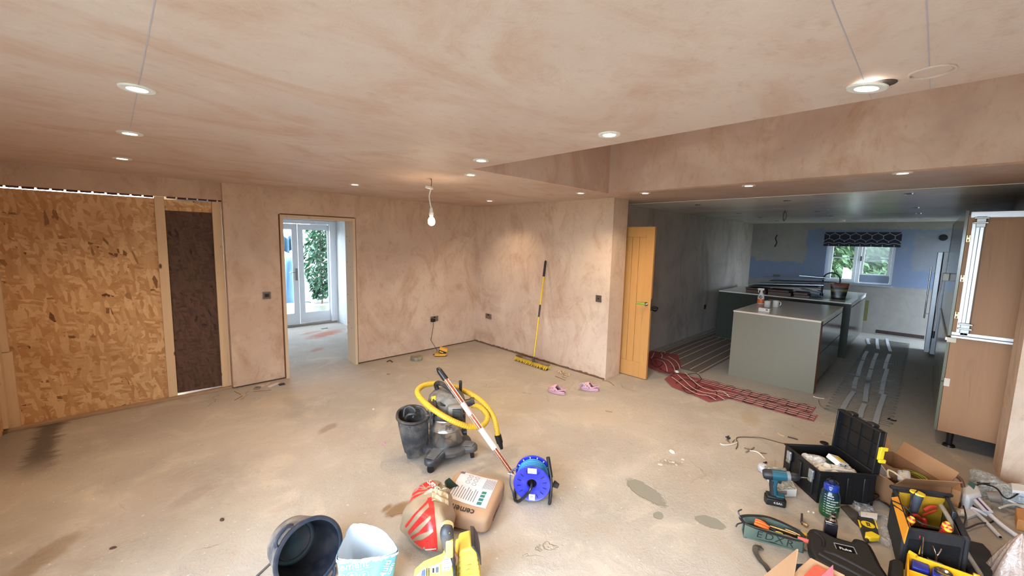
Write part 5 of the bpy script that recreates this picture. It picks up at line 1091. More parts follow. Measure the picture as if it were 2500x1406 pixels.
for k in range(14):
    a = 2*pi*k/14+.2; b = MB(); M = Matrix.Translation((0, -.0455, zc)) @ RX @ Matrix.Rotation(a, 4, 'Z'); b.box(.070, -.0022, -.001, .094, .0022, .0005, M); obj('moulded_mark', b, mt('reel_navy', (18, 22, 92), .5), rl)
for k in range(6):
    a = .45+k*.45; b = MB(); M = Matrix.Translation((0, .0843, zc)) @ RX @ Matrix.Rotation(a, 4, 'Z'); b.box(.1, -.003, .0, .110, .003, .0012, M); obj('rim_slot', b, mt('slot_pale', (200, 205, 225), .5), rl)
lab = mt('white_label', (214, 212, 222), .5); ink = mt('grey_ink', (92, 96, 120), .6)
b = MB(); b.box(-.028, -.0462, zc+.072, .028, -.0448, zc+.106); L1 = obj('rating_label', b, lab, rl)
for k in range(5): b = MB(); b.box(-.024, -.0468, zc+.078+.0052*k, .022-.004*(k % 2), -.0463, zc+.080+.0052*k); obj('print_line', b, ink, L1)
b = MB(); b.box(-.016, -.0462, zc-.105, .022, -.0448, zc-.066); L2 = obj('barcode_label', b, lab, rl)
for k in range(7): b = MB(); b.box(-.006+.0028*k, -.0468, zc-.090, -.0045+.0028*k, -.0463, zc-.076); obj('barcode_bar', b, ink, L2)
b = MB(); b.tube(smooth([(.0, .02, zc+.0), (.0, -.05, zc+.002), (-.008, -.075, zc-.02), (-.035, -.07, zc-.065), (-.075, -.06, .018), (-.092, -.05, .010), (-.108, -.03, .012), (-.112, .03, .03), (-.112, .10, .04), (-.10, .13, .06)], 7), .0085, 10)
b.tube(smooth([(.113, .13, .011), (.115, .0, .010), (.113, -.045, .012), (.118, -.05, .03), (.122, -.03, .13), (.108, .0, .215)], 7), .0085, 10)
b.tube(smooth([(-.10, .13, .06), (-.108, .12, .012), (-.05, .13, .010), (.05, .13, .010), (.113, .13, .011)], 5), .0085, 8)
obj('tubular_stand', b, mt('chipped_black_tube', (48, 50, 54), .35, .5, var=.5, nscale=30), rl, sm=True)
b = MB(); b.tube(smooth([(.118, -.015, .17), (.106, .0, .225), (.094, .012, .285)], 5), .0125, 12); obj('grip', b, BLK, rl, sm=True)
b = MB(); b.cyl((.135, .03, .10), (.165, .03, .085), .022, .016, n=12); obj('winding_knob', b, BLK2, rl, sm=45)
b = MB(); b.tube(smooth([(-.098, .02, .19), (-.135, .01, .17), (-.142, -.01, .10), (-.122, -.02, .045), (-.118, -.02, .02)], 7), .0045, 8); obj('loose_cable_end', b, mt('slate_cable', (60, 72, 92), .5), rl, sm=True)
b = MB(); b.tube(smooth([(-.11, .03, .165), (-.145, .01, .17), (-.155, .0, .16), (-.13, .0, .155)], 5), .002, 6); obj('wire_hook', b, CHROME, rl, sm=True)
# ------------------------------------------------------------------ black rubber tub on its side
ctr = F(757, 1350, .176); dirc = Vector((-ctr.x, -ctr.y, 0)).normalized(); el = radians(13)
rt_ = Vector((-dirc.y, dirc.x, 0)); 
ah = (Matrix.Rotation(radians(22), 3, 'Z') @ dirc); axis = Vector((ah.x*cos(el), ah.y*cos(el), sin(el)))
TR, TB, TH = .158, .122, .225; base = ctr-axis*TH
tub = thing('builders_tub', 'round black rubber tub tipped on its side', 'tub', base, R=rotm(axis)); RUB = mt('black_rubber', (16, 19, 30), .32, var=.15, dust=.05); RUBO = mt('rubber_outside', (66, 66, 72), .6, dust=.5)
b = MB(); b.lathe([(.0005, .012), (TB-.033, .012), (TB-.026, .018), (TB-.010, .016), (TB-.004, .03), (TR-.012, TH-.01), (TR-.010, TH)], 64); obj('inside', b, RUB, tub, sm=50)
b = MB(); b.lathe([(TR-.010, TH), (TR, TH+.004), (TR+.010, TH), (TR+.010, TH-.010), (TR+.002, TH-.014)], 64); obj('rim', b, mt('tub_rim', (34, 40, 56), .35, dust=.1), tub, sm=60)
b = MB(); b.lathe([(.0005, 0), (TB, 0), (TB+.003, .008), (TR+.002, TH-.012)], 64); obj('outside', b, RUBO, tub, sm=50)
b = MB(); b.tube(smooth([(TB-.036+.0, 0, .0195)]*1+[((TB-.036)*cos(a), (TB-.036)*sin(a), .0195) for a in [2*pi*k/48 for k in range(48)]], 1), .003, 6); obj('base_ring', b, mt('tub_rim', (34, 40, 56), .35), tub, sm=True)
for s in (-1, 1):
    a = s*1.7+.6; b = MB(); M = Matrix.Rotation(a, 4, 'Z'); b.tube(smooth([M @ Vector((TR+.01, -.05, TH-.006)), M @ Vector((TR+.036, -.03, TH-.004)), M @ Vector((TR+.036, .03, TH-.004)), M @ Vector((TR+.01, .05, TH-.006))], 6), .010, 8); obj('handle', b, mt('tub_rim', (34, 40, 56), .35), tub, sm=True)
strip([(612, 1420), (650, 1385), (690, 1346)], .006, mt('grey_rod', (104, 100, 100), .5), 'thin grey rod lying on the floor beside the tub', 'rod', 'metal_rod', .006)
# ------------------------------------------------------------------ open teal paper bag
TP = F(895, 1346, .235); TP = Vector((TP.x, TP.y, 0)); tbg = thing('plaster_bag', 'torn open teal paper bag with white lining beside the tub', 'bag', TP, R=Matrix.Rotation(viewrz(TP), 4, 'Z') @ Matrix.Scale(.80, 4))
TEAL = mt('teal_paper', (120, 184, 202), .6, var=.06, bump=.3, bscale=14); LIN = mt('bag_lining', (206, 216, 224), .75, var=.06, bump=.5, bscale=16)
def rimz(u):
    # height of the torn edge round the bag; u: 0 front left .. .5 front right .. back
    k = noise.noise(Vector((u*9, 0, 3)))*.012 + noise.noise(Vector((u*40, 1, 3)))*.006
    return k
loop = [(-.165, -.055, .335), (-.09, -.075, .315), (.02, -.075, .300), (.10, -.07, .285), (.185, -.02, .265), (.13, .06, .325), (.02, .13, .37), (-.085, .14, .39), (-.125, .075, .365)]
LP_ = smooth(loop, 8, True)
def tb_out(inner):
    def fn(u, v):
        n = len(LP_); p = LP_[int(round(u*n)) % n]; s = 1-.0*v; f = (1-v)
        q = Vector((p.x*(.78+.22*f), p.y*(.85+.15*f)+.0, 0)); q.x += -.012*v
        z = (p.z+rimz(u)+(.006 if inner else 0))*f+.0
        if inner: q.x *= .965; q.y *= .94; z = max(z, .06)
        w_ = .006*sin(u*50+v*9)*v
        return (q.x+w_, q.y+w_, z)
    return fn
b = MB(); b.grid(tb_out(False), len(LP_), 14, cu=True); body = obj('bag_skin', b, TEAL, tbg, sm=60)
b = MB(); b.grid(tb_out(True), len(LP_), 12, cu=True); obj('lining', b, LIN, tbg, sm=60)
b = MB(); b.add([tb_out(True)(k/24, .95) for k in range(24)], [tuple(range(24))]); obj('powder', b, mt('grey_powder', (170, 168, 158), .9), tbg)
n = len(LP_); b = MB()
for k in range(n):
    p = Vector(tb_out(False)(k/n, 0)); s = random.uniform(.008, .022); d_ = Vector((p.x, p.y, 0)).normalized()
    q = Vector(tb_out(False)(((k+1) % n)/n, 0)); b.add([p, q, q+d_*.003+Vector((0, 0, -s*random.uniform(.4, 1.1))), p+d_*.004+Vector((0, 0, -s))], [(0, 1, 2, 3)])
tf = obj('torn_edge', b, mt('torn_white', (226, 228, 230), .8), tbg, fix=False)
dz_ = Drape(body, (0, 1, -.35)); wi = mt('print_pale', (205, 228, 236), .6)
q = dz_.u
def up(z, y=-.07): return Vector((0, y, z)).dot(dz_.u)
dz_.text('printed_word', 'cement', .062, (-.082, up(.283)), -3, wi, tbg)
dz_.text('printed_word', 'Multi', .056, (.103, up(.20)), 66, wi, tbg); dz_.text('printed_word', 'cem', .040, (.134, up(.19)), 62, wi, tbg)
for (x, z, r) in ((-.145, .215, .028), (-.085, .21, .032), (-.018, .20, .028)):
    me = bpy.data.meshes.new('ring'); N_ = 40; vs = [(x+rr_*cos(2*pi*k/N_), up(z)+rr_*sin(2*pi*k/N_), 0) for rr_ in (r, r-.003) for k in range(N_)]; me.from_pydata(vs, [], [(k, (k+1) % N_, N_+(k+1) % N_, N_+k) for k in range(N_)]); dz_.put('printed_ring', me, wi, tbg, .002)
    dz_.poly('printed_bar', [(x-r*.5, up(z-.008)), (x+r*.5, up(z-.008)), (x+r*.5, up(z-.012)), (x-r*.5, up(z-.012))], wi, tbg, .002)
    dz_.poly('printed_shape', [(x+r*.32*cos(a), up(z+.008)+r*.3*sin(a)) for a in [2*pi*k/9 for k in range(9)]], wi, tbg, .002)
dz_.poly('printed_bar', [(-.15, up(.145)), (-.06, up(.150)), (-.06, up(.138)), (-.12, up(.135)), (-.15, up(.138))], wi, tbg, .002)
for x in (-.06, -.01): dz_.poly('printed_bar', [(x, up(.250)), (x+.04, up(.248)), (x+.04, up(.244)), (x, up(.246))], wi, tbg, .002)
# ------------------------------------------------------------------ bag of sand
SP = Vector((1.215, 1.90, 0)); sb = thing('sand_bag', 'clear sand bag with red printed stripes standing on the floor', 'bag', SP, viewrz(SP))
SAND = mt('bagged_sand', (150, 130, 106), .35, var=.16, nscale=5, bump=.5, bscale=9)
def blob(a, b_, c, e1=.75, e2=.8, seed=0, amp=.012, freq=6):
    sg = lambda x, e: (abs(x)**e)*(1 if x >= 0 else -1)
    def fn(u, v):
        th = 2*pi*u; ph = -pi/2+pi*v; x = a*sg(cos(ph), e1)*sg(cos(th), e2); y = b_*sg(cos(ph), e1)*sg(sin(th), e2); z = c*sg(sin(ph), e1)
        n = noise.noise(Vector((x*freq+seed, y*freq, z*freq)))*amp; L = Vector((x, y, z)); L = L*(1+n/max(.05, L.length)); return L
    return fn
f0 = blob(.150, .20, .130, .75, .8, 2, .016, 9)
def sandfn(u, v):
    p = f0(u, v); z = p.z+.122; k = max(0, -p.y/.2); g = max(0, p.y/.2); p.x = p.x*(1-.5*k-.15*g)+.055*k+.03*g; z += .05*g*(z/.28); p.x += .006*sin(z*60+p.y*30); return (p.x, p.y, max(.001, z))
b = MB(); b.grid(sandfn, 56, 36, cu=True); sbd = obj('sand_fill', b, SAND, sb, sm=70)
D = Drape(sbd); RED_P = mt('print_red', (200, 44, 40), .28, var=.06)
# sheet origin: photo scale about 400 px per metre, (px 1050, py 1290) ~ mid body
cpr = Vector((0, 0, .12)).dot(D.u)
S_ = 440.0
def P2(px, py): return ((px-1046)/S_, cpr+(1289-py)/S_)
def red(pts, nm='red_stripe'): D.poly(nm, [P2(*q) for q in pts], RED_P, sb, .0018)
red([(1024, 1190), (1044, 1183), (1058, 1198), (1068, 1212), (1048, 1224), (1034, 1210)], 'red_panel')
red([(1000, 1218), (1012, 1205), (1022, 1201), (1034, 1214), (1020, 1210)]); red([(995, 1228), (1003, 1219), (1022, 1214), (1036, 1218), (1018, 1219)]); red([(992, 1238), (1000, 1229), (1020, 1220), (1042, 1222), (1048, 1225), (1022, 1226), (1006, 1233)])
red([(986, 1255), (990, 1245), (1010, 1233), (1040, 1227), (1012, 1240), (996, 1250)])
red([(1044, 1243), (1058, 1241), (1069, 1368), (1063, 1366), (1060, 1330), (1052, 1290)], 'red_edge')
red([(989, 1298), (1008, 1280), (1030, 1262), (1046, 1246), (1050, 1252), (1030, 1268), (1010, 1285), (992, 1304)])
red([(996, 1312), (1020, 1290), (1040, 1272), (1054, 1262), (1058, 1280), (1040, 1292), (1020, 1305), (1000, 1320)])
red([(1002, 1324), (1024, 1316), (1044, 1300), (1059, 1285), (1061, 1312), (1044, 1318), (1024, 1322), (1008, 1330)])
red([(1010, 1334), (1030, 1334), (1048, 1326), (1060, 1318), (1064, 1350), (1067, 1372), (1048, 1366), (1034, 1354), (1022, 1344)])
WR = mt('print_white', (230, 228, 222), .5)
D.text('printed_word', 'ING-SAND', .036, P2(1049, 1203), -44, WR, sb, .0035)
me = bpy.data.meshes.new('t'); 
for a_, b2 in (((1040, 1354), (1064, 1354)), ((1064, 1354), (1062, 1371)), ((1040, 1354), (1052, 1369)), ((1050, 1364), (1053, 1357)), ((1053, 1357), (1058, 1366))):
    p, q = Vector(P2(*a_)), Vector(P2(*b2)); n_ = (q-p).normalized().orthogonal()*.002; D.poly('hazard_mark', [tuple(p+n_), tuple(q+n_), tuple(q-n_), tuple(p-n_)], WR, sb, .0035)
PB = film('sack_film', (190, 170, 140), .5, 22)
def neck(u, v):
    a = 2*pi*u; r = .085*(1-.45*v)+.015*sin(5*a+4*v); return (.03+r*1.1*cos(a)+.02*v, .07+r*.8*sin(a), .215+.055*v+.010*sin(7*a))
b = MB(); b.grid(neck, 44, 8, cu=True); obj('open_neck', b, PB, sb, sm=70)
def flap(u, v): return (.02+.095*u, -.03+.07*v-.02*u+.008*sin(9*u), .248+.03*v-.02*u*u+.005*sin(12*v+5*u))
b = MB(); b.grid(flap, 12, 12); obj('film_flap', b, film('sack_flap', (176, 152, 118), .6, 14), sb, sm=70)
# ------------------------------------------------------------------ cement bag lying behind it
CC = Vector((1.57, 1.93, 0)); cz = atan2(.26, .41); cb = thing('cement_bag', 'brown paper cement bag with white label lying on the floor', 'bag', CC, cz)
KR = mt('kraft_paper', (178, 146, 118), .75, var=.10, nscale=5, bump=.5, bscale=10)
fc_ = blob(.225, .175, .060, .42, .24, 8, .008, 6)
def cemfn(u, v):
    p = fc_(u, v); p.z += .060; p.x *= 1-.12*max(0, p.y/.2); p.z += .012*cos(p.x*9)*(1 if p.z > .07 else 0)+.04*max(0, (p.z-.06)/.07)*max(0, p.y+.05)/.2; return (p.x, p.y, max(.001, p.z))
b = MB(); b.grid(cemfn, 60, 30, cu=True); cbd = obj('paper_sack', b, KR, cb, sm=60)
Dd = Drape(cbd, (0, .1, -1), (1, 0, 0)); WL = mt('white_label', (214, 212, 222), .5); INK = mt('label_ink', (96, 104, 112), .6); TE = mt('label_teal', (30, 120, 112), .5); BI = mt('black_ink', (34, 30, 28), .6)
Dd.poly('label', [(-.14, -.12), (.165, -.115), (.16, .14), (-.14, .135)], WL, cb, .002)
for k in range(11):
    Dd.poly('print_line', [(-.115, .135-.016*k), (.005-.012*(k % 3), .135-.016*k), (.005-.012*(k % 3), .131-.016*k), (-.115, .131-.016*k)], INK, cb, .0032)
for k in range(8):
    Dd.poly('print_line', [(.03, -.045-.009*k), (.15-.01*(k % 2), -.045-.009*k), (.15-.01*(k % 2), -.048-.009*k), (.03, -.048-.009*k)], INK, cb, .0032)
for i in range(3):
    for j in range(2):
        me = bpy.data.meshes.new('ring'); N_ = 20; x, y = .05+.038*i, .02+.045*j; vs = [(x+rr_*cos(2*pi*k/N_), y+rr_*sin(2*pi*k/N_), 0) for rr_ in (.015, .0125) for k in range(N_)]; me.from_pydata(vs, [], [(k, (k+1) % N_, N_+(k+1) % N_, N_+k) for k in range(N_)]); Dd.put('label_icon', me, INK, cb, .0032)
Dd.poly('label_block', [(.125, .115), (.155, .115), (.155, .145), (.125, .145)], INK, cb, .0032)
for k in range(4): Dd.poly('teal_tab', [(-.125+.034*k, -.085), (-.100+.034*k, -.085), (-.100+.034*k, -.055), (-.125+.034*k, -.055)], TE, cb, .0035)
De = Drape(cbd, (-1, 0, -.25), (0, 1, 0)); De.text('printed_word', 'CEMENT', .062, (-.02, Vector((.23, 0, .07)).dot(De.u)), 0, BI, cb)
Df = Drape(cbd, (0, 1, -.2), (1, 0, 0)); Df.text('printed_word', 'cement', .05, (-.05, Vector((0, -.21, .055)).dot(Df.u)), 0, BI, cb); Df.poly('end_label', [(.13, Vector((0, -.21, .03)).dot(Df.u)), (.165, Vector((0, -.21, .03)).dot(Df.u)), (.165, Vector((0, -.21, .075)).dot(Df.u)), (.13, Vector((0, -.21, .075)).dot(Df.u))], WL, cb, .003)
Dd.text('printed_word', 'cement', .055, (-.185, .02), 90, BI, cb)
pf = [F(1108, 1212, .10), F(1091, 1190, .17), F(1088, 1172, .22), F(1097, 1166, .23), F(1112, 1180, .18), F(1132, 1196, .12), F(1140, 1203, .09)]
b = MB(); b.add(pf+[p+Vector((.012, .03, -.03)) for p in pf], [(0, 1, 2, 3, 4, 5, 6), (13, 12, 11, 10, 9, 8, 7)]+[(k, k+7, (k+1) % 7+7, (k+1) % 7) for k in range(7)]); obj('green_flap', b, mt('dark_green_paper', (34, 62, 50), .6), cb, world=True, label='dark green open flap')
pf = [F(1106, 1204, .11), F(1122, 1200, .13), F(1145, 1203, .12), F(1160, 1222, .10), F(1110, 1250, .10)]
b = MB(); b.add(pf+[p+Vector((0, 0, -.07)) for p in pf], [(0, 1, 2, 3, 4), (9, 8, 7, 6, 5)]+[(k, k+5, (k+1) % 5+5, (k+1) % 5) for k in range(5)]); obj('folded_neck', b, KR, cb, world=True, bevel=.01)
# ------------------------------------------------------------------ yellow mitre saw at the bottom edge
MP = F(1104, 1400, .14); MP = Vector((MP.x, MP.y, 0)); ms = thing('mitre_saw', 'yellow power saw with upright black handle in front of sand bag', 'saw', MP, viewrz(MP))
YP = mt('pale_tool_yellow', (224, 192, 84), .4, dust=.3); SK = 430.0
def W2(px, py, y=0):  # sheet position at depth y in the saw's own frame
    w_ = near(px, py, MP, -y); return TM(ms).inverted() @ w_
def wall_poly(px, y0, y1):
    A = [W2(a, c, y0) for a, c in px]; B = [W2(a, c, y0)+Vector((0, y1-y0, 0)) for a, c in px]; n_ = len(px); m = MB()
    m.add(A+B, [tuple(range(n_)), tuple(range(2*n_-1, n_-1, -1))]+[(k, k+n_, (k+1) % n_+n_, (k+1) % n_) for k in range(n_)]); return m
hh = [W2(1093, 1283, .02), W2(1091, 1300, .0), W2(1094, 1325, .0), W2(1099, 1352, .0)]
b = MB(); b.tube(smooth(hh, 8), [.024+.009*sin(k*.16) for k in range(25)], 16); obj('handle', b, mt('grip_black', (34, 38, 48), .5, dust=.2), ms, sm=True)
b = MB(); b.lathe([(.0005, .0), (.029, .0), (.031, .012), (.024, .022), (.0005, .024)], 18, Matrix.Translation(W2(1092, 1288, .02)) @ Matrix.Rotation(.2, 4, 'Y')); obj('handle_end', b, mt('pale_cap', (212, 190, 140), .5), ms, sm=True)
p = W2(1098, 1328, -.02); b = MB(); b.box(-.018, -.020, -.06, .017, .006, .028, Matrix.Translation(p)); obj('yellow_inlay', b, YP, ms, bevel=.006)
p = W2(1095, 1303, -.02); b = MB(); b.box(-.007, -.006, -.010, .007, .002, .010, Matrix.Translation(p)); obj('trigger', b, YP, ms, bevel=.003)
b = wall_poly([(1098, 1352), (1086, 1356), (1080, 1372), (1056, 1382), (1032, 1392), (1010, 1412), (1000, 1500), (1112, 1500), (1108, 1400)], -.01, .05); obj('blade_guard', b, YP, ms, bevel=.006)
def lab2(pts, m, nm): 
    c_ = wall_poly(pts, -.0125, -.0095); return obj(nm, c_, m, ms)
lab2([(1086, 1362), (1098, 1356), (1104, 1378), (1098, 1392), (1078, 1394), (1080, 1376)], mt('pale_label', (206, 200, 186), .5), 'label_plate')
lab2([(1053, 1384), (1073, 1379), (1074, 1396), (1054, 1400)], mt('grey_label', (170, 168, 165), .5), 'label_plate'); lab2([(1030, 1394), (1038, 1390), (1038, 1406), (1028, 1406)], mt('blue_grey_label', (88, 98, 124), .5), 'label_plate')
for k in range(6): lab2([(1084, 1366+5*k), (1098, 1363+5*k), (1098, 1364.5+5*k), (1084, 1367.5+5*k)], INK, 'print_line')
for x_ in (1041, 1046): lab2([(x_, 1388), (x_+2, 1387), (x_+2, 1406), (x_, 1406)], BI, 'print_bar')
lab2([(1056, 1387), (1060, 1386), (1060, 1398), (1056, 1398)], BI, 'print_bar'); lab2([(1064, 1385), (1071, 1383), (1071, 1397), (1064, 1398)], INK, 'print_bar')
b = wall_poly([(1102, 1354), (1107, 1354), (1113, 1400), (1116, 1500), (1109, 1500), (1106, 1400)], -.03, .07); obj('dark_seam', b, BLK2, ms, bevel=.004)
b = MB(); pts = smooth([W2(1116, 1345, .09), W2(1135, 1338, .12), W2(1155, 1336, .13)], 4)
c0 = W2(1140, 1400, .08); 
for k in range(7):
    yk = k/6; px_ = [(1122+4*k*0, 1345+13*k), (1152-2*abs(k-1), 1336+11*k), (1164+1.5*k, 1346+11*k), (1167+1.5*k, 1358+11*k), (1118, 1362+13*k)]
    bb = wall_poly(px_, .03, .16); obj('motor_rib', bb, mt('motor_yellow', (226, 190, 70), .4, dust=.2), ms, bevel=.01, bseg=3)
b = wall_poly([(1150, 1334), (1160, 1335), (1170, 1352), (1176, 1380), (1172, 1380), (1164, 1352)], .02, .17); obj('dark_end_cap', b, BLK2, ms, bevel=.004)
b = wall_poly([(1112, 1360), (1150, 1350), (1168, 1400), (1170, 1500), (1114, 1500)], .05, .18); obj('motor_body', b, mt('motor_yellow', (226, 190, 70), .4, dust=.2), ms, bevel=.01)
b = MB(); b.tube(smooth([W2(1108, 1350, .02), W2(1114, 1362, .02), W2(1111, 1378, .02)], 5), .010, 8); obj('cord_guard', b, mt('pinkish_cord', (180, 140, 120), .6), ms, sm=True)
# ------------------------------------------------------------------ tools and clutter on the right
CASEB = mt('case_black', (13, 13, 15), .5, dust=.0, var=.2)
def wslab(name, m, px, z0, z1, parent=None, bevel=0, lab=None, **k):
    """solid whose top outline is given on the photo at height z1"""
    P = [F(*q, z1) for q in px]; b = MB(); b.prism([(p.x, p.y) for p in P], z0, z1); return obj(name, b, m, parent, world=parent is not None, bevel=bevel, label=lab, **k)
# ---- open black tool case
TCO = Vector((3.362, .372, 0)); rzc = radians(-47); tc = thing('tool_case', 'deep black hard case with its lid standing open', 'tool case', TCO, rzc)
W, D_, H_ = .375, .385, .228; t_ = .010
b = MB()
def wallq(b, x0, y0, x1, y1, zb=.0): b.box(x0, y0, zb, x1, y1, H_)
wallq(b, 0, 0, t_, D_); wallq(b, W-t_, 0, W, D_); wallq(b, 0, 0, W, t_); wallq(b, 0, D_-t_, W, D_); b.box(0, 0, 0, W, D_, t_); obj('body', b, CASEB, tc, bevel=.004)
b = MB(); b.tube([(0, 0, H_), (W, 0, H_), (W, D_, H_), (0, D_, H_)], .008, 8, closed=True); obj('rim', b, CASEB, tc, sm=True)
for y in (.07, .20, .32): b = MB(); b.box(-.012, y-.022, .03, .002, y+.022, H_-.03); obj('side_rib', b, CASEB, tc, bevel=.005)
for x in (.08, .20, .31): b = MB(); b.box(x-.018, -.008, .02, x+.018, .002, H_-.03); obj('front_rib', b, CASEB, tc, bevel=.004)
for y in (.055, .30):
    b = MB(); b.box(-.026, y-.022, .150, -.010, y+.022, .215); lt = obj('latch', b, mt('latch_silver', (200, 210, 225), .15, .9), tc, bevel=.004)
    b = MB(); b.box(-.030, y-.018, .128, -.014, y+.018, .150); b2 = obj('latch_lip', b, mt('latch_grey', (150, 150, 140), .4, .6), lt, bevel=.004)
# lid
ML = Matrix.Translation((W+.004, 0, H_)) @ Matrix.Rotation(radians(3), 4, 'Y')
b = MB(); b.box(.0, .0, 0, .012, D_, .305, ML); b.box(-.035, 0, 0, .002, .012, .305, ML); b.box(-.035, D_-.012, 0, .002, D_, .305, ML); b.box(-.035, 0, .293, .002, D_, .305, ML); b.box(-.02, 0, 0, .002, D_, .012, ML)
obj('lid', b, CASEB, tc, bevel=.004)
for y in (.09, .19, .29): b = MB(); b.box(-.008, y-.004, .02, .001, y+.004, .29, ML); obj('lid_rib', b, CASEB, tc)
for z in (.09, .19): b = MB(); b.box(-.008, .015, z-.003, .001, D_-.015, z+.003, ML); obj('lid_rib', b, CASEB, tc)
for y in (.10, .28): b = MB(); b.box(-.03, y-.03, .300, .02, y+.03, .325, ML); obj('lid_lug', b, CASEB, tc, bevel=.008)
b = MB(); b.box(.012, .05, .05, .03, D_-.05, .25, ML); obj('lid_bulge', b, CASEB, tc, bevel=.012)
b = MB(); b.box(-.03, -.022, .11, .0, 0, .20, ML); b.box(-.036, -.034, .10, .008, -.018, .125, ML); b.box(-.036, -.034, .185, .008, -.018, .21, ML); obj('yellow_latch', b, mt('latch_yellow', (226, 196, 40), .4), tc, bevel=.004)
# contents
def crumple(x, y, z, sx, sy, sz, m, nm, lab, cat, par_M, seed, grp=None):
    f = blob(sx, sy, sz, .7, .8, seed, .35*min(sx, sy), 22)
    t = TM(tc) @ Vector((x, y, z)) if par_M else Vector((x, y, z))
    b = MB(); b.grid(lambda u, v: f(u, v), 26, 16, cu=True, M=tmat(t, seed*1.3)); o = obj(nm, b, m, sm=30, solid=.0); return tag(o, lab, cat, grp)
FW = film('poly_bag_pale', (214, 210, 204), .62, 30)
crumple(.12, .24, .15, .085, .075, .07, FW, 'poly_bag', 'crumpled clear bag of fittings at the left in the black case', 'bag', True, 3)
crumple(.12, .11, .15, .095, .085, .06, mt('pale_paper', (206, 198, 186), .8, var=.1), 'paper_bag', 'crumpled pale paper bag at the front of the black case', 'bag', True, 5)
crumple(.25, .11, .15, .09, .075, .06, FW, 'poly_bag', 'clear bag with white parts at the front right of the black case', 'bag', True, 9)
crumple(.22, .22, .14, .05, .05, .06, mt('green_leafy', (40, 70, 46), .6), 'green_item', 'small dark green item between the bags in the case', 'item', True, 12)
q = TM(tc) @ Vector((.245, .19, .20)); t = thing('white_faceplate_box', 'white plastic accessory box with yellow sticker in the black case', 'box', q, R=Matrix.Rotation(rzc+.35, 4, 'Z') @ Matrix.Rotation(.35, 4, 'Y') @ Matrix.Rotation(.25, 4, 'X'))
b = MB(); b.box(-.055, -.045, 0, .055, .045, .035); obj('box', b, mt('white_card', (214, 206, 196), .6), t, bevel=.003)
b = MB(); b.box(-.02, -.03, .0352, .03, .02, .037); obj('sticker', b, mt('latch_yellow', (226, 196, 40), .4), t)
b = MB(); b.cyl((-.03, -.046, .017), (-.03, -.0445, .017), .006, n=10); obj('screw_hole', b, BLK, t); b = MB(); b.cyl((.02, -.046, .02), (.02, -.0445, .02), .006, n=10); obj('screw_hole', b, BLK, t)
for k, (x, y, a, l) in enumerate(((.08, .12, .5, .16), (.15, .08, .2, .15), (.20, .07, -.2, .12))):
    c = TM(tc) @ Vector((x, y, .212)); d_ = Vector((cos(rzc+a), sin(rzc+a), 0))*l/2; b = MB(); b.tube([c-d_, c+d_], .006, 8); tag(obj('white_strip', b, WH, sm=True), ('pale strip at the left in the black case', 'pale strip along the front of the black case', 'pale strip at the right front of the black case')[k], 'strip', 'strips in the black case')
# ---- cordless drill
p = F(1890, 1228); dr_ = thing('cordless_drill', 'teal and black cordless drill standing on its battery', 'drill', (p.x, p.y, 0), viewrz(p)+.25)
MK = mt('drill_teal', (14, 76, 92), .4, dust=.05); DB = mt('drill_black', (26, 27, 30), .5)
b = MB(); b.prism([(-.055, -.04), (.055, -.04), (.065, -.02), (.065, .02), (.055, .04), (-.055, .04), (-.062, 0)], 0, .045); obj('battery', b, DB, dr_, bevel=.005)
b = MB(); b.prism([(-.05, -.036), (.045, -.036), (.055, 0), (.045, .036), (-.05, .036)], .045, .062); obj('battery_shoe', b, DB, dr_, bevel=.006)
b = MB(); b.prism([(.0, -.034), (.05, -.030), (.058, 0), (.05, .030), (.0, .034)], .060, .074); obj('teal_toe', b, MK, dr_, bevel=.008)
text('battery_text', '4.0Ah', .022, mt('print_white', (230, 228, 222), .5), dr_, face_M((.012, -.0402, .024), (1, 0, 0), (0, 0, 1)))
def ell(c, rx, ry, rz_): return [(c[0]+rx*cos(a), c[1]+ry*sin(a), c[2]) for a in [2*pi*k/16 for k in range(16)]]
b = MB(); secs = [((-.005, 0, .060), .024, .020), ((-.008, 0, .09), .021, .018), ((-.015, 0, .13), .021, .018), ((-.012, 0, .165), .026, .021), ((-.008, 0, .18), .032, .024)]
vs = [q for c, rx, ry in secs for q in ell(c, rx, ry, 0)]; b.add(vs, [(i*16+k, i*16+(k+1) % 16, (i+1)*16+(k+1) % 16, (i+1)*16+k) for i in range(4) for k in range(16)]); obj('grip', b, MK, dr_, sm=50)
b = MB(); b.add([(x*1.0-.006, y*1.08, z) for x, y, z in vs[:64]], [(i*16+k, i*16+(k+1) % 16, (i+1)*16+(k+1) % 16, (i+1)*16+k) for i in range(3) for k in range(4, 12)]); obj('grip_rubber', b, DB, dr_, sm=50)
b = MB(); b.box(.012, -.008, .15, .03, .008, .178); obj('trigger', b, DB, dr_, bevel=.004)
RYm = Matrix.Translation((0, 0, .205)) @ Matrix.Rotation(radians(83), 4, 'Y')
b = MB(); b.lathe([(.0005, -.085), (.026, -.083), (.034, -.07), (.034, -.03)], 24, RYm); obj('motor_cap', b, DB, dr_, sm=45)
b = MB(); b.lathe([(.0345, -.03), (.0345, .03), (.032, .055)], 24, RYm); obj('motor_housing', b, MK, dr_, sm=45)
b = MB(); b.lathe([(.032, .055), (.033, .075), (.0005, .076)], 24, RYm); obj('torque_ring', b, mt('torque_grey', (110, 112, 112), .4), dr_, sm=45)
b = MB(); b.lathe([(.027, .076), (.027, .10), (.022, .12), (.010, .135), (.0005, .136)], 20, RYm); obj('chuck', b, DB, dr_, sm=45)
b = MB(); b.lathe([(.0035, .135), (.003, .18), (.0005, .186)], 8, RYm); obj('drill_bit', b, CHROME, dr_, sm=45)
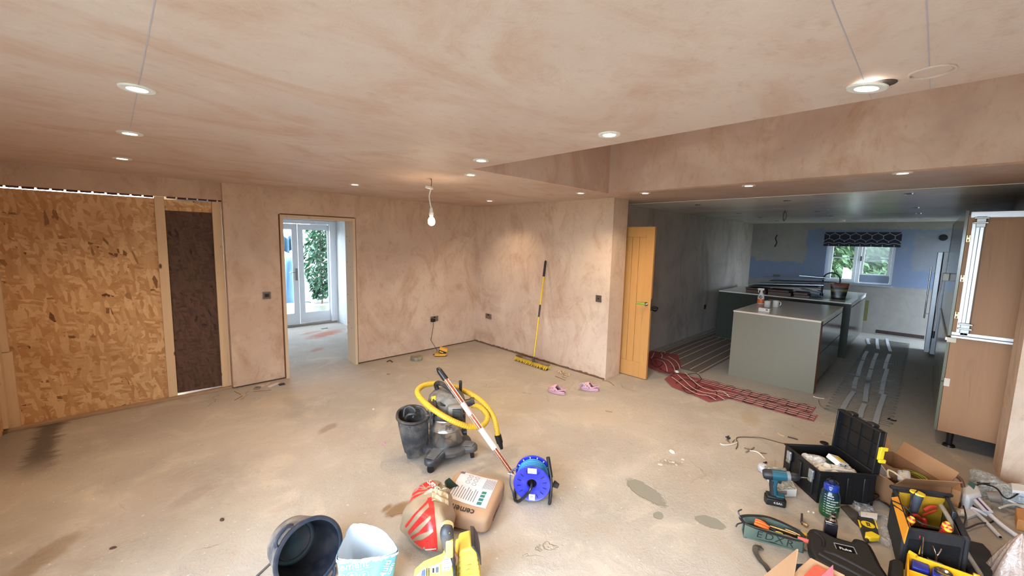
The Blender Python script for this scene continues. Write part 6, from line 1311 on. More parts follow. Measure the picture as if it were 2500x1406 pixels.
# ---- foil faced box behind the drill
fb = thing('foil_box', 'small open box of silver foil insulation behind the drill', 'box', F(1900, 1185))
CW = mt('white_card', (214, 206, 196), .6); FO = NT('crumpled_foil'); v = FO.coord(); n = FO.noise(v, 40, 5, .65, 1.5); FOILM = FO.done(FO.mix(n, lin(190, 184, 160), lin(232, 228, 212)), .22, .85, FO.bump(n, 1, .03))
wslab('box_side', CW, [(1868, 1146), (1922, 1152), (1946, 1195), (1898, 1196)], 0, .055, fb, .003)
wslab('foil_top', FOILM, [(1870, 1147), (1920, 1152), (1943, 1193), (1900, 1194)], .0551, .060, fb, .002)
wslab('foil_lip', FOILM, [(1866, 1137), (1918, 1142), (1921, 1148), (1869, 1143)], .03, .09, fb, .001)
a = F(1905, 1206); b = MB(); wslab('printed_patch', mt('grey_print', (110, 104, 112), .6), [(1906, 1199), (1921, 1199), (1921, 1203), (1904, 1204)], .04, .0553, fb)
crumple(F(1862, 1150).x, F(1862, 1150).y, .03, .035, .045, .03, film('clear_film'), 'clear_wrap', 'scrap of clear wrap left of the foil box', 'wrap', False, 4)
# ---- water bottle
p = F(2022, 1256); wb = thing('water_bottle', 'large green and blue water bottle with time marks', 'bottle', (p.x, p.y, 0), R=Matrix.Rotation(viewrz(p), 4, 'Z') @ Matrix.Diagonal((.72, .72, .84, 1)))
N = NT('bottle_fade'); v = N.coord(); X = N.n('ShaderNodeSeparateXYZ', None, Vector=v); BT = N.done(N.mix(N.ramp(X.outputs[2], .02, .20), lin(30, 78, 40), lin(20, 40, 52)), .2)
b = MB(); b.lathe([(.0005, 0), (.060, 0), (.072, .008), (.075, .03), (.075, .15), (.070, .19), (.055, .215), (.05, .222)], 40); obj('body', b, BT, wb, sm=50)
b = MB(); b.lathe([(.052, .212), (.058, .215), (.058, .250), (.052, .258), (.035, .262), (.0005, .264)], 36); obj('cap', b, mt('cap_blue', (24, 50, 130), .25), wb, sm=50)
b = MB(); b.lathe([(.028, .262), (.03, .278), (.022, .286), (.0005, .287)], 24); obj('spout_cover', b, mt('cap_navy', (16, 26, 60), .3), wb, sm=50)
b = MB(); b.tube(smooth([(-.04, .02, .258), (-.03, .035, .272), (.03, .035, .272), (.045, .02, .258)], 6), .006, 8); obj('carry_loop', b, BLK, wb, sm=True)
b = MB(); b.tube(smooth([(-.012, -.0585, .236), (-.004, -.061, .228), (.004, -.0585, .236)], 4), .002, 6); obj('cap_mark', b, mt('print_white', (230, 228, 222), .5), wb)
PW = mt('print_white', (230, 228, 222), .5)
for k, tx in enumerate(("LET'S GO", 'DRINK UP', 'STAY HYDRATED', 'KEEP GOING', 'REMEMBER YOUR GOAL', "DON'T STOP", 'ALMOST THERE', 'YOU DID IT')):
    z = .186-.0205*k; wr = (lambda z: (lambda co: Vector((.0757*sin((co.x-.022)/.0757), -.0757*cos((co.x-.022)/.0757), z+co.y))))(z)
    text('time_mark', tx, .0115, PW, wb, None, 0, True, wr, 'LEFT'); b = MB(); r = .0757
    b.grid(lambda u, v: (r*sin((-.045+.014*u)/r), -r*cos((-.045+.014*u)/r), z+.003-.0022*v), 3, 1); obj('mark_line', b, PW, wb)
# ---- small dark jar with a chrome nozzle
p = F(2024, 1318); jr = thing('torch_bottle', 'small dark rectangular bottle with chrome nozzle behind the black case', 'bottle', (p.x, p.y, 0), viewrz(p)+.2)
b = MB(); b.box(-.032, -.02, 0, .032, .02, .118); obj('body', b, mt('dark_plum', (34, 28, 34), .3), jr, bevel=.008)
b = MB(); b.box(-.031, -.019, .119, .031, .019, .125); obj('collar', b, CHROME, jr, bevel=.003)
b = MB(); b.lathe([(.02, .125), (.022, .135), (.014, .145), (.016, .158), (.010, .166), (.0005, .168)], 18, tmat((.006, 0, 0))); obj('nozzle', b, CHROME, jr, sm=40)
b = MB(); b.lathe([(.009, .166), (.012, .178), (.0005, .182)], 14, tmat((.006, 0, 0))); obj('nozzle_tip', b, BLK, jr, sm=40)
# ---- green zip bag with pens and screwdrivers
a, c = F(1815, 1312), F(1960, 1350); pb = thing('green_zip_bag', 'open green zip bag full of tools with black lettering', 'bag', a, atan2(c.y-a.y, c.x-a.x)); Lp = (c-a).length
GZ = mt('green_fabric', (76, 92, 80), .65, dust=.08, bump=.2)
def gz(u, v): # front wall
    return (Lp*u, .0+.012*sin(pi*u)-.018*v*sin(pi*u)-.006*sin(9*u)*v, .092*v*(1-.1*u))
b = MB(); b.grid(gz, 30, 8); fw = obj('front_wall', b, GZ, pb, sm=60, solid=.004)
b = MB(); b.grid(lambda u, v: (Lp*u, .10-.03*(2*u-1)**2+.01*v, .09*v), 20, 6); obj('back_wall', b, GZ, pb, sm=60, solid=.004)
b = MB(); b.prism([(0, .0), (Lp, 0), (Lp, .08), (Lp*.5, .10), (0, .08)], 0, .01); obj('base', b, GZ, pb)
b = MB(); b.prism([(.005, .008), (Lp-.005, .008), (Lp-.005, .07), (Lp*.5, .09), (.005, .07)], .01, .05); obj('dark_interior', b, mt('zip_bag_inside', (30, 32, 36), .9), pb)
zp = [(0, .005, .088), (Lp*.25, -.014, .086), (Lp*.6, -.018, .080), (Lp*.9, -.012, .078), (Lp*1.02, .03, .078), (Lp*.9, .075, .088), (Lp*.5, .112, .098), (Lp*.15, .09, .096), (-.015, .05, .094)]
b = MB(); b.ribbon(smooth(zp+[zp[0]], 6), .02, .003); obj('zip', b, mt('zip_black', (22, 22, 26), .6), pb)
b = MB(); b.tube(smooth([(-.015, .04, .09), (-.03, .06, .12), (-.01, .07, .135)], 4), .004, 6); obj('zip_pull', b, BLK, pb); b = MB(); b.tube(smooth([(-.01, .02, .08), (-.035, .01, .07), (-.045, .0, .055)], 4), .004, 6); obj('zip_pull', b, BLK, pb)
DF = Drape(fw, (0, 1, -.1)); LT = mt('bag_lettering', (28, 42, 38), .6); wd = .066
for i, ch in enumerate('EDXR'): DF.text('lettering', ch, wd, (.080+.052*i, .046-.003*i), -3, LT, pb, .003, False)
OR = mt('tool_orange', (226, 104, 40), .4); YW_ = mt('tool_yellow_2', (230, 190, 50), .4); RD = mt('tool_red', (196, 60, 44), .4)
def tool(pts, r, m, lab, nm='screwdriver', grp='tools in the green zip bag'):
    t = thing(nm, lab, 'tool', TM(pb) @ Vector(pts[0]), 0, grp); P = [TM(pb) @ Vector(q) for q in pts]; n_ = max(2, len(P)); b = MB(); pp_ = smooth(P, 5); b.tube(pp_, [r*(.75+.25*sin(pi*min(1, k/max(1, len(pp_)-1)*1.0))) for k in range(len(pp_))], 10); obj('handle', b, m, t, world=True, sm=True)
    e = P[-1]+(P[-1]-P[0]).normalized()*.05+Vector((0, 0, -.012)); b = MB(); b.cyl(P[-1], e, .003, n=6); obj('shaft', b, CHROME, t, world=True); return t
tool([(.055, .035, .085), (.11, .03, .078), (.13, .028, .074)], .010, OR, 'orange handled driver at the left end of the zip bag')
tool([(.06, .052, .09), (.10, .05, .088), (.135, .045, .078)], .009, OR, 'second orange driver lying behind the first in the zip bag'); tool([(.065, .068, .092), (.09, .066, .092), (.12, .06, .085)], .007, OR, 'thin orange driver at the back left of the zip bag')
tool([(.165, .02, .075), (.19, .018, .073), (.20, .017, .071)], .008, YW_, 'small yellow driver in the middle of the zip bag'); tool([(.21, .016, .07), (.24, .012, .068), (.255, .01, .066)], .008, RD, 'red driver next to the small yellow one')
tool([(.27, .005, .082), (.31, .0, .080), (.335, .0, .078)], .012, mt('tool_salmon', (206, 92, 82), .4), 'salmon handled driver at the right end of the zip bag')
tool([(.14, .05, .085), (.2, .045, .082), (.27, .04, .076)], .004, mt('pencil_wood', (196, 150, 92), .6), 'wooden pencil lying along the zip bag', 'pencil'); tool([(.22, .055, .085), (.26, .05, .082), (.29, .04, .078)], .004, mt('pencil_wood', (196, 150, 92), .6), 'second pencil towards the right of the zip bag', 'pencil')
b = MB(); b.ribbon(smooth([F(1861, 1338, .01), F(1846, 1335, .02), F(1844, 1347, .015), F(1856, 1368, .008), F(1868, 1380, .006), F(1880, 1398, .004)], 6), .028, .003); obj('carry_strap', b, BLK2, pb, world=True)
b = MB(); P = [F(1950, 1296, .08), F(1969, 1301, .07), F(1971, 1308, .065), F(1954, 1306, .075)]; b.add(P+[p-Vector((0, 0, .012)) for p in P], [(0, 1, 2, 3), (7, 6, 5, 4)]+[(k, k+4, (k+1) % 4+4, (k+1) % 4) for k in range(4)]); tag(obj('tape_measure_end', b, YW_, bevel=.002), 'yellow tag sticking out of the right end of the zip bag', 'tag')
# ---- keys / bolt
p = F(1958, 1275); t = thing('bolt_and_ring', 'small steel bolt with a brass tipped swivel on the floor', 'bolt', p)
b = MB(); b.tube([F(1958, 1254, .035), F(1957, 1275, .008)], .006, 8); b.tube([F(1957, 1276, .008), F(1964, 1279, .008)], .011, 8); obj('bolt', b, mt('dark_steel', (110, 100, 96), .35, .8), t, world=True, sm=45)
b = MB(); b.tube([F(1962, 1279, .008), F(1972, 1285, .008)], .011, 10); obj('ring', b, mt('brassy', (190, 170, 130), .3, .8), t, world=True, sm=45)
for i, (x_, y_) in enumerate(((1986, 1252), (1974, 1250))): b = MB(); b.lathe([(.006, 0), (.006, .006), (.0005, .008)], 8, tmat(F(x_, y_))); tag(obj('tiny_bead', b, PW), ('tiny white bead left of the water bottle', 'tiny clear bead on the floor left of the white bead')[i], 'bead')
# ---- black moulded drill case lying flat
bc_px = [(1971, 1298), (1976, 1291), (1985, 1288), (2008, 1294), (2036, 1309), (2078, 1321), (2083, 1314), (2092, 1313), (2114, 1320), (2127, 1332), (2136, 1348), (2152, 1381), (2172, 1410), (2180, 1440), (2090, 1440), (2062, 1410), (2030, 1390), (1986, 1362), (1974, 1335)]
bc = thing('drill_case', 'black moulded power tool case lying flat in the front', 'case', F(2070, 1370))
wslab('lower_shell', CASEB, bc_px, 0, .05, bc, .012); 
def inset(px, k): cx_ = sum(q[0] for q in px)/len(px); cy_ = sum(q[1] for q in px)/len(px); return [(cx_+(q[0]-cx_)*k, cy_+(q[1]-cy_)*k) for q in px]
wslab('upper_shell', CASEB, inset(bc_px, .985), .052, .10, bc, .018, bseg=4)
for k, ln_ in enumerate(([(2010, 1345), (2040, 1355), (2080, 1375), (2125, 1400), (2150, 1420)], [(2000, 1352), (2035, 1372), (2080, 1395), (2110, 1412)])):
    b = MB(); b.tube(smooth([F(*q, .098) for q in ln_], 6), .011, 10); obj('moulded_ridge', b, CASEB, bc, world=True, sm=True)
b = MB(); b.tube(smooth([F(*q, .098) for q in ((1990, 1300), (2000, 1308), (2010, 1320), (2010, 1335))], 6), .010, 10); obj('moulded_ridge', b, CASEB, bc, world=True, sm=True)
wslab('maker_plate', mt('plate_black', (12, 12, 14), .2), [(2040, 1328), (2082, 1338), (2088, 1350), (2046, 1340)], .1002, .1035, bc)
for A_, B_ in (((2036, 1325), (2084, 1336)), ((2084, 1336), (2092, 1352)), ((2036, 1325), (2042, 1339))):
    b = MB(); b.tube([F(*A_, .1035), F(*B_, .1035)], .0022, 6); obj('plate_border', b, mt('silver_line', (190, 190, 190), .3, .6), bc, world=True)
pm = F(2064, 1341, .1045); dx_ = (F(2082, 1345, .1045)-F(2046, 1336, .1045)).normalized(); dy_ = Vector((0, 0, 1)).cross(dx_)
text('plate_text', 'Fluke', .026, PW, bc, TM(bc).inverted() @ face_M(pm, dx_, dy_))
# ---- foreground cardboard carton, top flaps open
KB = mt('card_brown', (168, 128, 94), .8, var=.06); KBD = mt('card_pale', (188, 150, 114), .8, var=.06)
cf = thing('cardboard_carton', 'open cardboard carton with red print at the bottom edge', 'carton', F(1985, 1470, .25)); cf.matrix_basis.translation.z = 0
bp = [F(1880, 1440, .28), F(1945, 1402, .28), F(2062, 1440, .28), F(2000, 1490, .28)]; bp = [Vector((p.x, p.y, 0)) for p in bp]
b = MB()
for k in range(4):
    p, q = bp[k], bp[(k+1) % 4]; n_ = (q-p).cross(Vector((0, 0, 1))).normalized()*.004; b.add([p-n_, q-n_, q+n_, p+n_, p-n_+Vector((0, 0, .28)), q-n_+Vector((0, 0, .28)), q+n_+Vector((0, 0, .28)), p+n_+Vector((0, 0, .28))], [(0, 1, 2, 3), (7, 6, 5, 4), (0, 4, 5, 1), (1, 5, 6, 2), (2, 6, 7, 3), (3, 7, 4, 0)])
obj('box_walls', b, KB, cf, world=True)
def flapq(pts, m, nm, lab=None, th=.004):
    P = [F(*q) for q in pts]; n_ = (P[1]-P[0]).cross(P[2]-P[0]).normalized()*th; b = MB(); k = len(P); b.add(P+[p-n_ for p in P], [tuple(range(k)), tuple(range(2*k-1, k-1, -1))]+[(i, i+k, (i+1) % k+k, (i+1) % k) for i in range(k)]); return obj(nm, b, m, cf, world=True, label=lab)
flapq([(1862, 1408, .30), (1945, 1341, .36), (1949, 1342, .36), (1938, 1412, .29), (1930, 1425, .28)], KB, 'flap')
flapq([(1938, 1402, .285), (1948, 1388, .295), (1978, 1362, .31), (2060, 1404, .30), (2070, 1440, .28), (1945, 1440, .28)], KBD, 'flap', 'pale flap with red print')
flapq([(1962, 1406, .3015), (1986, 1382, .309), (1994, 1380, .3095), (2016, 1393, .307), (2040, 1408, .303), (2040, 1440, .289), (1962, 1440, .289)], mt('print_orange_red', (222, 86, 62), .6), 'red_print')
flapq([(2003, 1407, .30), (2033, 1379, .335), (2034, 1412, .30)], mt('flap_dull_red', (176, 92, 96), .7), 'red_flap')
flapq([(1944, 1378, .22), (1975, 1378, .2), (1960, 1402, .22), (1940, 1404, .24)], mt('navy_packet', (30, 40, 70), .4), 'blue_wrap')
# ---- badge packet, clear bags
sp_ = thing('badge_packet', 'black and yellow packet with a round yellow badge', 'packet', F(2128, 1290))
wslab('packet', mt('packet_black', (46, 46, 44), .4), [(2092, 1260), (2128, 1258), (2140, 1278), (2146, 1305), (2118, 1318), (2108, 1308)], 0, .025, sp_, .006)
b = MB(); c = F(2119, 1280, .0262); b.lathe([(.0005, .0), (.034, 0), (.034, -.001)], 32, tmat(c)); obj('yellow_badge', b, mt('badge_yellow', (236, 200, 40), .4), sp_, world=True)
dx_ = (F(2127, 1292, 0)-F(2118, 1268, 0)).normalized(); dy_ = Vector((0, 0, 1)).cross(dx_); text('badge_letters', 'SDS', .026, BLK, sp_, TM(sp_).inverted() @ face_M(c+Vector((0, 0, .001)), dx_, dy_), bold=True)
wslab('yellow_tab', mt('badge_yellow', (236, 200, 40), .4), [(2113, 1298), (2128, 1296), (2141, 1303), (2150, 1308), (2146, 1313), (2126, 1313), (2112, 1308)], .010, .036, sp_, .004)
for pts in ([(2094, 1268), (2098, 1270), (2104, 1286), (2100, 1288)], [(2134, 1268), (2138, 1272), (2144, 1290), (2140, 1288)]): wslab('yellow_edge', mt('badge_yellow', (236, 200, 40), .4), pts, .02, .0262, sp_)
CF = film('clear_film2', (190, 190, 192), .28, 26)
def drapesheet(px, z, m, nm, lab, cat, seed, amp=.022):
    P = [F(*q) for q in px]; b = MB()
    def fn(u, v):
        p = P[0].lerp(P[1], u).lerp(P[3].lerp(P[2], u), v); n_ = noise.noise(Vector((p.x*22+seed, p.y*22, 0)))
        return (p.x+.012*noise.noise(Vector((u*9, v*9, seed))), p.y+.012*noise.noise(Vector((u*9, v*9, seed+5))), z+amp*abs(n_)+.003)
    b.grid(fn, 26, 26); return tag(obj(nm, b, m, sm=60, fix=False), lab, cat)
drapesheet([(2132, 1260), (2166, 1258), (2188, 1348), (2134, 1325)], .004, CF, 'polythene_bag', 'flat clear polythene bag right of the yellow badge packet', 'bag', 3)
drapesheet([(2078, 1232), (2110, 1228), (2150, 1262), (2098, 1268)], .012, CF, 'polythene_bag', 'clear bag crumpled around a small white carton', 'bag', 7, .03)
t = wslab('white_carton', CW, [(2101, 1248), (2143, 1253), (2142, 1265), (2102, 1259)], 0, .03, None, .002); tag(t, 'small white carton inside the clear bag by the badge packet', 'carton')
t = wslab('webbing_strap', BLK2, [(2052, 1235), (2070, 1232), (2110, 1262), (2116, 1292), (2102, 1288), (2076, 1262)], 0, .012, None, .003); tag(t, 'broad black webbing strap on the floor beside the water bottle', 'strap')
# ---- cardboard box with electrical bits
O = Vector((3.665, .01, 0)); rzb = radians(-49.4); kb = thing('cardboard_box', 'open brown cardboard box with electrical parts inside', 'carton', O, rzb); KW = mt('card_plain', (160, 118, 82), .8, var=.07); KI = mt('card_inner', (146, 104, 70), .8, var=.07)
Wd, Dp, Hh = .36, .47, .185
b = MB(); b.box(0, 0, 0, Wd, .005, Hh); b.box(0, Dp-.005, 0, Wd, Dp, Hh); b.box(0, 0, 0, .005, Dp, Hh); b.box(Wd-.005, 0, 0, Wd, Dp, Hh); b.box(0, 0, 0, Wd, Dp, .005); obj('walls', b, KI, kb)
def bflap(M, w_, l_, nm='flap'): b = MB(); b.box(0, 0, 0, w_, l_, .004, M); return obj(nm, b, KW, kb)
bflap(Matrix.Translation((0.01, -.002, Hh)) @ Matrix.Rotation(radians(-50), 4, 'X') @ Matrix.Scale(-1, 4, (0, 1, 0)), Wd-.02, .10)
bflap(Matrix.Translation((0.01, Dp, Hh)) @ Matrix.Rotation(radians(62), 4, 'X'), Wd-.02, .12)
bflap(Matrix.Translation((Wd, .02, Hh)) @ Matrix.Rotation(radians(-64), 4, 'Y'), .11, Dp-.05)
bflap(Matrix.Translation((.0, .03, Hh)) @ Matrix.Rotation(radians(28), 4, 'Y') @ Matrix.Scale(-1, 4, (1, 0, 0)), .10, .26)
def inb(x, y, z): return TM(kb) @ Vector((x, y, z))
t = thing('white_tablet_frame', 'white framed grey screen leaning inside the cardboard box', 'panel', inb(.10, .20, .10), R=Matrix.Rotation(rzb+.3, 4, 'Z') @ Matrix.Rotation(.7, 4, 'X'))
b = MB(); b.box(-.06, 0, 0, .06, .15, .01); obj('frame', b, WPL, t, bevel=.004); b = MB(); b.box(-.048, .015, .0101, .048, .135, .0112); obj('screen', b, mt('grey_screen', (130, 134, 140), .3), t)
t = thing('blister_pack', 'clear and white blister pack in the cardboard box', 'pack', inb(.20, .16, .14), R=Matrix.Rotation(rzb+.9, 4, 'Z') @ Matrix.Rotation(-.3, 4, 'X'))
b = MB(); b.box(-.08, -.035, 0, .08, .035, .03); obj('pack', b, mt('pale_blue_plastic', (206, 208, 220), .15), t, bevel=.01); b = MB(); b.box(-.06, -.02, .0305, .03, .02, .032); obj('insert', b, WPL, t)
t = thing('earth_cable_coil', 'coil of green and yellow cable in the cardboard box', 'cable', inb(.275, .17, .14))
for k in range(7): b = MB(); r = .055+.006*k*.6; b.tube([(r*cos(a), r*.9*sin(a), .010*sin(a+k)+.003*k) for a in [2*pi*i/26 for i in range(26)]], .0028, 6, closed=True); obj('turn', b, mt('earth_green', (146, 150, 44), .4), t, sm=True)
b = MB(); b.tube(smooth([inb(.04, .10, .17), inb(.06, .13, .21), inb(.09, .08, .20), inb(.11, .02, .16)], 5), .006, 8); tag(obj('cream_cable', b, mt('cream_cable', (210, 190, 150), .5), sm=True), 'stiff cream cable end sticking out of the cardboard box', 'cable')
crumple(inb(.18, .30, .03).x, inb(.18, .30, .03).y, .08, .12, .09, .07, mt('box_fill', (120, 96, 80), .9, var=.3), 'paper_stuffing', 'brown paper stuffing in the bottom of the box', 'paper', False, 6)
# ---- open tool bag
TB_ = thing('tool_bag', 'open black tool bag with yellow lining and a metal hook', 'tool bag', (3.2, -.13, 0)); BF = mt('bag_fabric', (18, 19, 24), .75, dust=.03, bump=.3, bscale=80); OL = mt('bag_orange_lining', (214, 140, 30), .7, var=.12); YL = mt('bag_yellow_lining', (196, 150, 30), .7, var=.2)
FL, FR, BR, BL = Vector((3.00, -.065, 0)), Vector((3.13, -.285, 0)), Vector((3.54, -.225, 0)), Vector((3.40, .0, 0)); up_ = lambda p, z: Vector((p.x, p.y, z))
def pwall(p, q, z0, z1, th, m, nm, inward, par=TB_, bv=.004, zz1=None):
    n_ = (q-p).cross(Vector((0, 0, 1))).normalized()*th*inward; zz1 = z1 if zz1 is None else zz1
    b = MB(); b.add([up_(p, z0), up_(q, z0), up_(q+n_, z0), up_(p+n_, z0), up_(p, z1), up_(q, zz1), up_(q+n_, zz1), up_(p+n_, z1)], [(0, 1, 2, 3), (7, 6, 5, 4), (0, 4, 5, 1), (1, 5, 6, 2), (2, 6, 7, 3), (3, 7, 4, 0)]); return obj(nm, b, m, par, world=True, bevel=bv)
pwall(FL, FR, 0, .20, .036, BF, 'front_pocket', -1, bv=.012); pwall(FL, FR, .0, .245, .02, BF, 'front_wall', -1); pwall(BL, BR, 0, .265, .02, BF, 'back_wall', 1, bv=.008); pwall(FR, BR, 0, .25, .02, BF, 'right_wall', 1, bv=.008); pwall(FL, BL, 0, .24, .015, BF, 'left_wall', -1)
cc_ = (FL+FR+BR+BL)/4; ins = lambda p, k: cc_+(p-cc_)*k
pwall(ins(BL, .88), ins(BR, .88), .06, .262, .004, YL, 'yellow_back_lining', 1, bv=0); pwall(ins(FL, .93), ins(BL, .93), .03, .25, .006, OL, 'orange_side_lining', 1, bv=0); pwall(ins(FR, .88), ins(BR, .88), .05, .24, .005, mt('bag_dark_lining', (36, 34, 34), .8), 'dark_side_lining', -1, bv=0)
b = MB(); b.prism([(p.x, p.y) for p in (ins(FL, .95), ins(FR, .95), ins(BR, .95), ins(BL, .95))], 0, .03); obj('floor', b, BF, TB_, world=True)
# orange front left flap
P = [F(2176, 1214, .265), F(2192, 1212, .275), F(2217, 1284, .27), F(2206, 1324, .215)]; b = MB(); b.add(P+[p+Vector((-.006, -.004, -.006)) for p in P], [(0, 1, 2, 3), (7, 6, 5, 4)]+[(k, k+4, (k+1) % 4+4, (k+1) % 4) for k in range(4)]); obj('orange_flap', b, OL, TB_, world=True)
b = MB(); b.tube(smooth([up_(FL, .25), up_(ins(BL, 1.02), .26), up_(BL, .275), up_(BR, .275), up_(ins(BR, 1.0), .255), up_(FR, .245)], 7), .011, 10); obj('rim_binding', b, BF, TB_, world=True, sm=True)
pwall(ins(FR, .80).lerp(ins(BR, .80), .45), ins(FR, .80).lerp(ins(BR, .80), .95), .12, .29, .022, mt('dark_level', (30, 32, 32), .4), 'inner_divider', 1, bv=.006)
hk = F(2270, 1325, .13); t = None
b = MB(); mdir = (FR-FL).normalized(); nrm_ = mdir.cross(Vector((0, 0, 1))); hk = FL.lerp(FR, .45)+nrm_*(.043 if nrm_.dot(-FL) > 0 else -.043); hk.z = .12
b.tube(smooth([hk+mdir*(-.022)+Vector((0, 0, .075)), hk+mdir*(-.012)+Vector((0, 0, .05)), hk+Vector((0, 0, .025)), hk+mdir*.012+Vector((0, 0, .05)), hk+mdir*.016+Vector((0, 0, .07))], 5), .0035, 8); b.tube([hk+Vector((0, 0, .03)), hk+Vector((0, 0, -.005))], .006, 8); b.tube(smooth([hk+mdir*(-.035)+Vector((0, 0, .008)), hk+mdir*(-.03)+Vector((0, 0, -.004)), hk+mdir*.03+Vector((0, 0, -.018)), hk+mdir*.036+Vector((0, 0, -.03))], 5), .004, 8)
obj('metal_hook', b, CHROME, TB_, world=True, sm=True)
def stick(p, q, r, m, nm, lab, cat, grp=None, r2=None):
    b = MB(); b.cyl(p, q, r, r2 or r, n=12); return tag(obj(nm, b, m, sm=50), lab, cat, grp)
# drivers, torch, pliers in the bag
def driver(px, py, z, lab):
    p = F(px, py, z); t = thing('insulated_screwdriver', lab, 'screwdriver', p, group='insulated screwdrivers in the tool bag'); b = MB(); M = Matrix.Rotation(.25, 4, 'X'); b.lathe([(.0005, .03), (.012, .028), (.017, .015), (.016, -.01), (.012, -.025), (.010, -.09), (.0005, -.091)], 14, M); obj('handle', b, RD, t, sm=40)
    b = MB(); b.lathe([(.0172, .018), (.0178, .006), (.0168, .004)], 14, M); obj('yellow_ring', b, YW_, t, sm=40); b = MB(); b.lathe([(.0005, .034), (.010, .030), (.012, .027)], 12, M); obj('yellow_end', b, YW_, t, sm=40)
driver(2222, 1273, .25, 'red and yellow screwdriver at the left front of the tool bag'); driver(2308, 1286, .25, 'upper red and yellow screwdriver at the right front of the tool bag'); driver(2312, 1296, .235, 'lower red and yellow screwdriver at the right front of the bag')
p0, p1 = F(2240, 1205, .30), F(2226, 1262, .15); t = thing('torch', 'grey torch with yellow lens cap standing in the tool bag', 'torch', p1); ax_ = (p0-p1).normalized()
b = MB(); b.cyl(p1, p0, .017, .030, n=20); obj('body', b, mt('torch_grey', (62, 68, 80), .4, dust=.1), t, world=True, sm=50); b = MB(); b.cyl(p0, p0+ax_*.008, .036, .034, n=28); b.cyl(p0+ax_*.008, p0+ax_*.0082, .031, n=28); obj('yellow_cap', b, mt('badge_yellow', (236, 200, 40), .4), t, world=True, sm=50)
for k, (a_, c_, m_, lab) in enumerate((((2256, 1246, .20), (2286, 1238, .22), RD, 'red pliers handle lying high in the tool bag'), ((2225, 1258, .20), (2250, 1268, .17), RD, 'red handled cutters in the middle of the tool bag'), ((2254, 1268, .18), (2260, 1278, .16), mt('tool_redder', (200, 50, 40), .4), 'short red handle next to the cutters'))):
    P0, P1 = F(*a_), F(*c_); t = thing('pliers', lab, 'pliers', P0, group='red handled pliers in the tool bag'); b = MB(); b.tube(smooth([P0, (P0+P1)/2+Vector((0, 0, .012)), P1], 6), .009, 8); obj('handle', b, m_, t, world=True, sm=True); b = MB(); b.tube([P0+Vector((0, 0, -.03)), (P0+P1)/2+Vector((.01, .0, -.03)), P1+Vector((0, 0, -.02))], .007, 8); obj('handle', b, m_, t, world=True, sm=True)
for k in range(11):
    p = F(2216+4*k+random.uniform(-1, 1), 1296+2.4*k+random.uniform(-4, 6), .20); m_ = (CHROME, CHROME, RD, YW_, BLK)[k % 5]; stick(Vector((p.x, p.y, .12)), p+Vector((random.uniform(-.008, .008), random.uniform(-.008, .008), random.uniform(0, .03))), .0035, m_, 'drill_bit', ('leftmost', 'second', 'third', 'fourth', 'fifth', 'middle', 'seventh', 'eighth', 'ninth', 'tenth', 'rightmost')[k]+' of the thin bits standing in the front pocket, counted from the left', 'drill bit', 'bits in the front pocket')
for k, px_ in enumerate(([(2180, 1232, .26), (2205, 1250, .27), (2222, 1275, .25), (2216, 1300, .2)], [(2178, 1222, .27), (2210, 1238, .28), (2245, 1275, .22), (2300, 1290, .24)], [(2240, 1198, .31), (2228, 1212, .30), (2218, 1245, .24), (2190, 1262, .24)])):
    b = MB(); b.tube(smooth([F(*q) for q in px_], 7), .0035, 7); tag(obj('black_lead', b, BLK, sm=True), ('black lead looping over the orange lining of the bag', 'black lead crossing the middle of the tool bag', 'black lead beside the torch in the tool bag')[k], 'cable')
b = MB(); b.tube(smooth([F(2298, 1234, .27), F(2315, 1262, .25), F(2332, 1298, .2), (F(2348, 1330, .13)), F(2368, 1362, .06), F(2392, 1400, .02), F(2400, 1420, .012)], 7), [.012]*43, 10); tag(obj('webbing_strap', b, mt('dusty_strap', (128, 112, 94), .85, dust=.3), sm=True), 'dusty beige shoulder strap running off the tool bag', 'strap')
t = wslab('bag_flap', BF, [(2344, 1318), (2360, 1317), (2400, 1326), (2418, 1345), (2428, 1370), (2420, 1420), (2365, 1420), (2352, 1350)], 0, .02, None, .006); tag(t, 'black fabric flap lying flat right of the strap', 'flap')
b = MB(); b.tube(smooth([F(2344, 1328, .15), F(2350, 1350, .12), F(2358, 1375, .08)], 5), .003, 6); tag(obj('drawstring', b, PW, sm=True), 'thin white cord on the right side of the tool bag', 'cord')
# ---- yellow organiser in the front right
og = thing('yellow_organiser', 'yellow organiser tray with blue boxes at the bottom edge', 'organiser', F(2290, 1400)); YO = mt('organiser_yellow', (232, 170, 16), .4)
A0, A1, A2, A3 = F(2220, 1351, .13), F(2400, 1414, .13), F(2390, 1500, .13), F(2220, 1450, .13); fl = lambda p: Vector((p.x, p.y, 0))
for p, q, nm in ((A0, A1, 'back_wall'), (A0, A3, 'left_wall'), (A1, A2, 'right_wall'), (A3, A2, 'front_wall')): pwall(fl(p), fl(q), .0, .13, .008, YO, nm, -1 if nm in ('back_wall', 'right_wall') else 1, og, .002)
pwall(fl(A0.lerp(A3, .35)), fl(A1.lerp(A2, .35)), .0, .115, .006, YO, 'divider', 1, og, .001)
b = MB(); b.prism([(p.x, p.y) for p in (A0, A1, A2, A3)], 0, .02); obj('base', b, YO, og, world=True)
for (a_, c_) in (((2220, 1347), (2238, 1358)), ((2376, 1403), (2392, 1409))):
    p, q = F(*a_, .14), F(*c_, .14); b = MB(); b.tube([p, q], .010, 8); obj('corner_lug', b, YO, og, world=True)
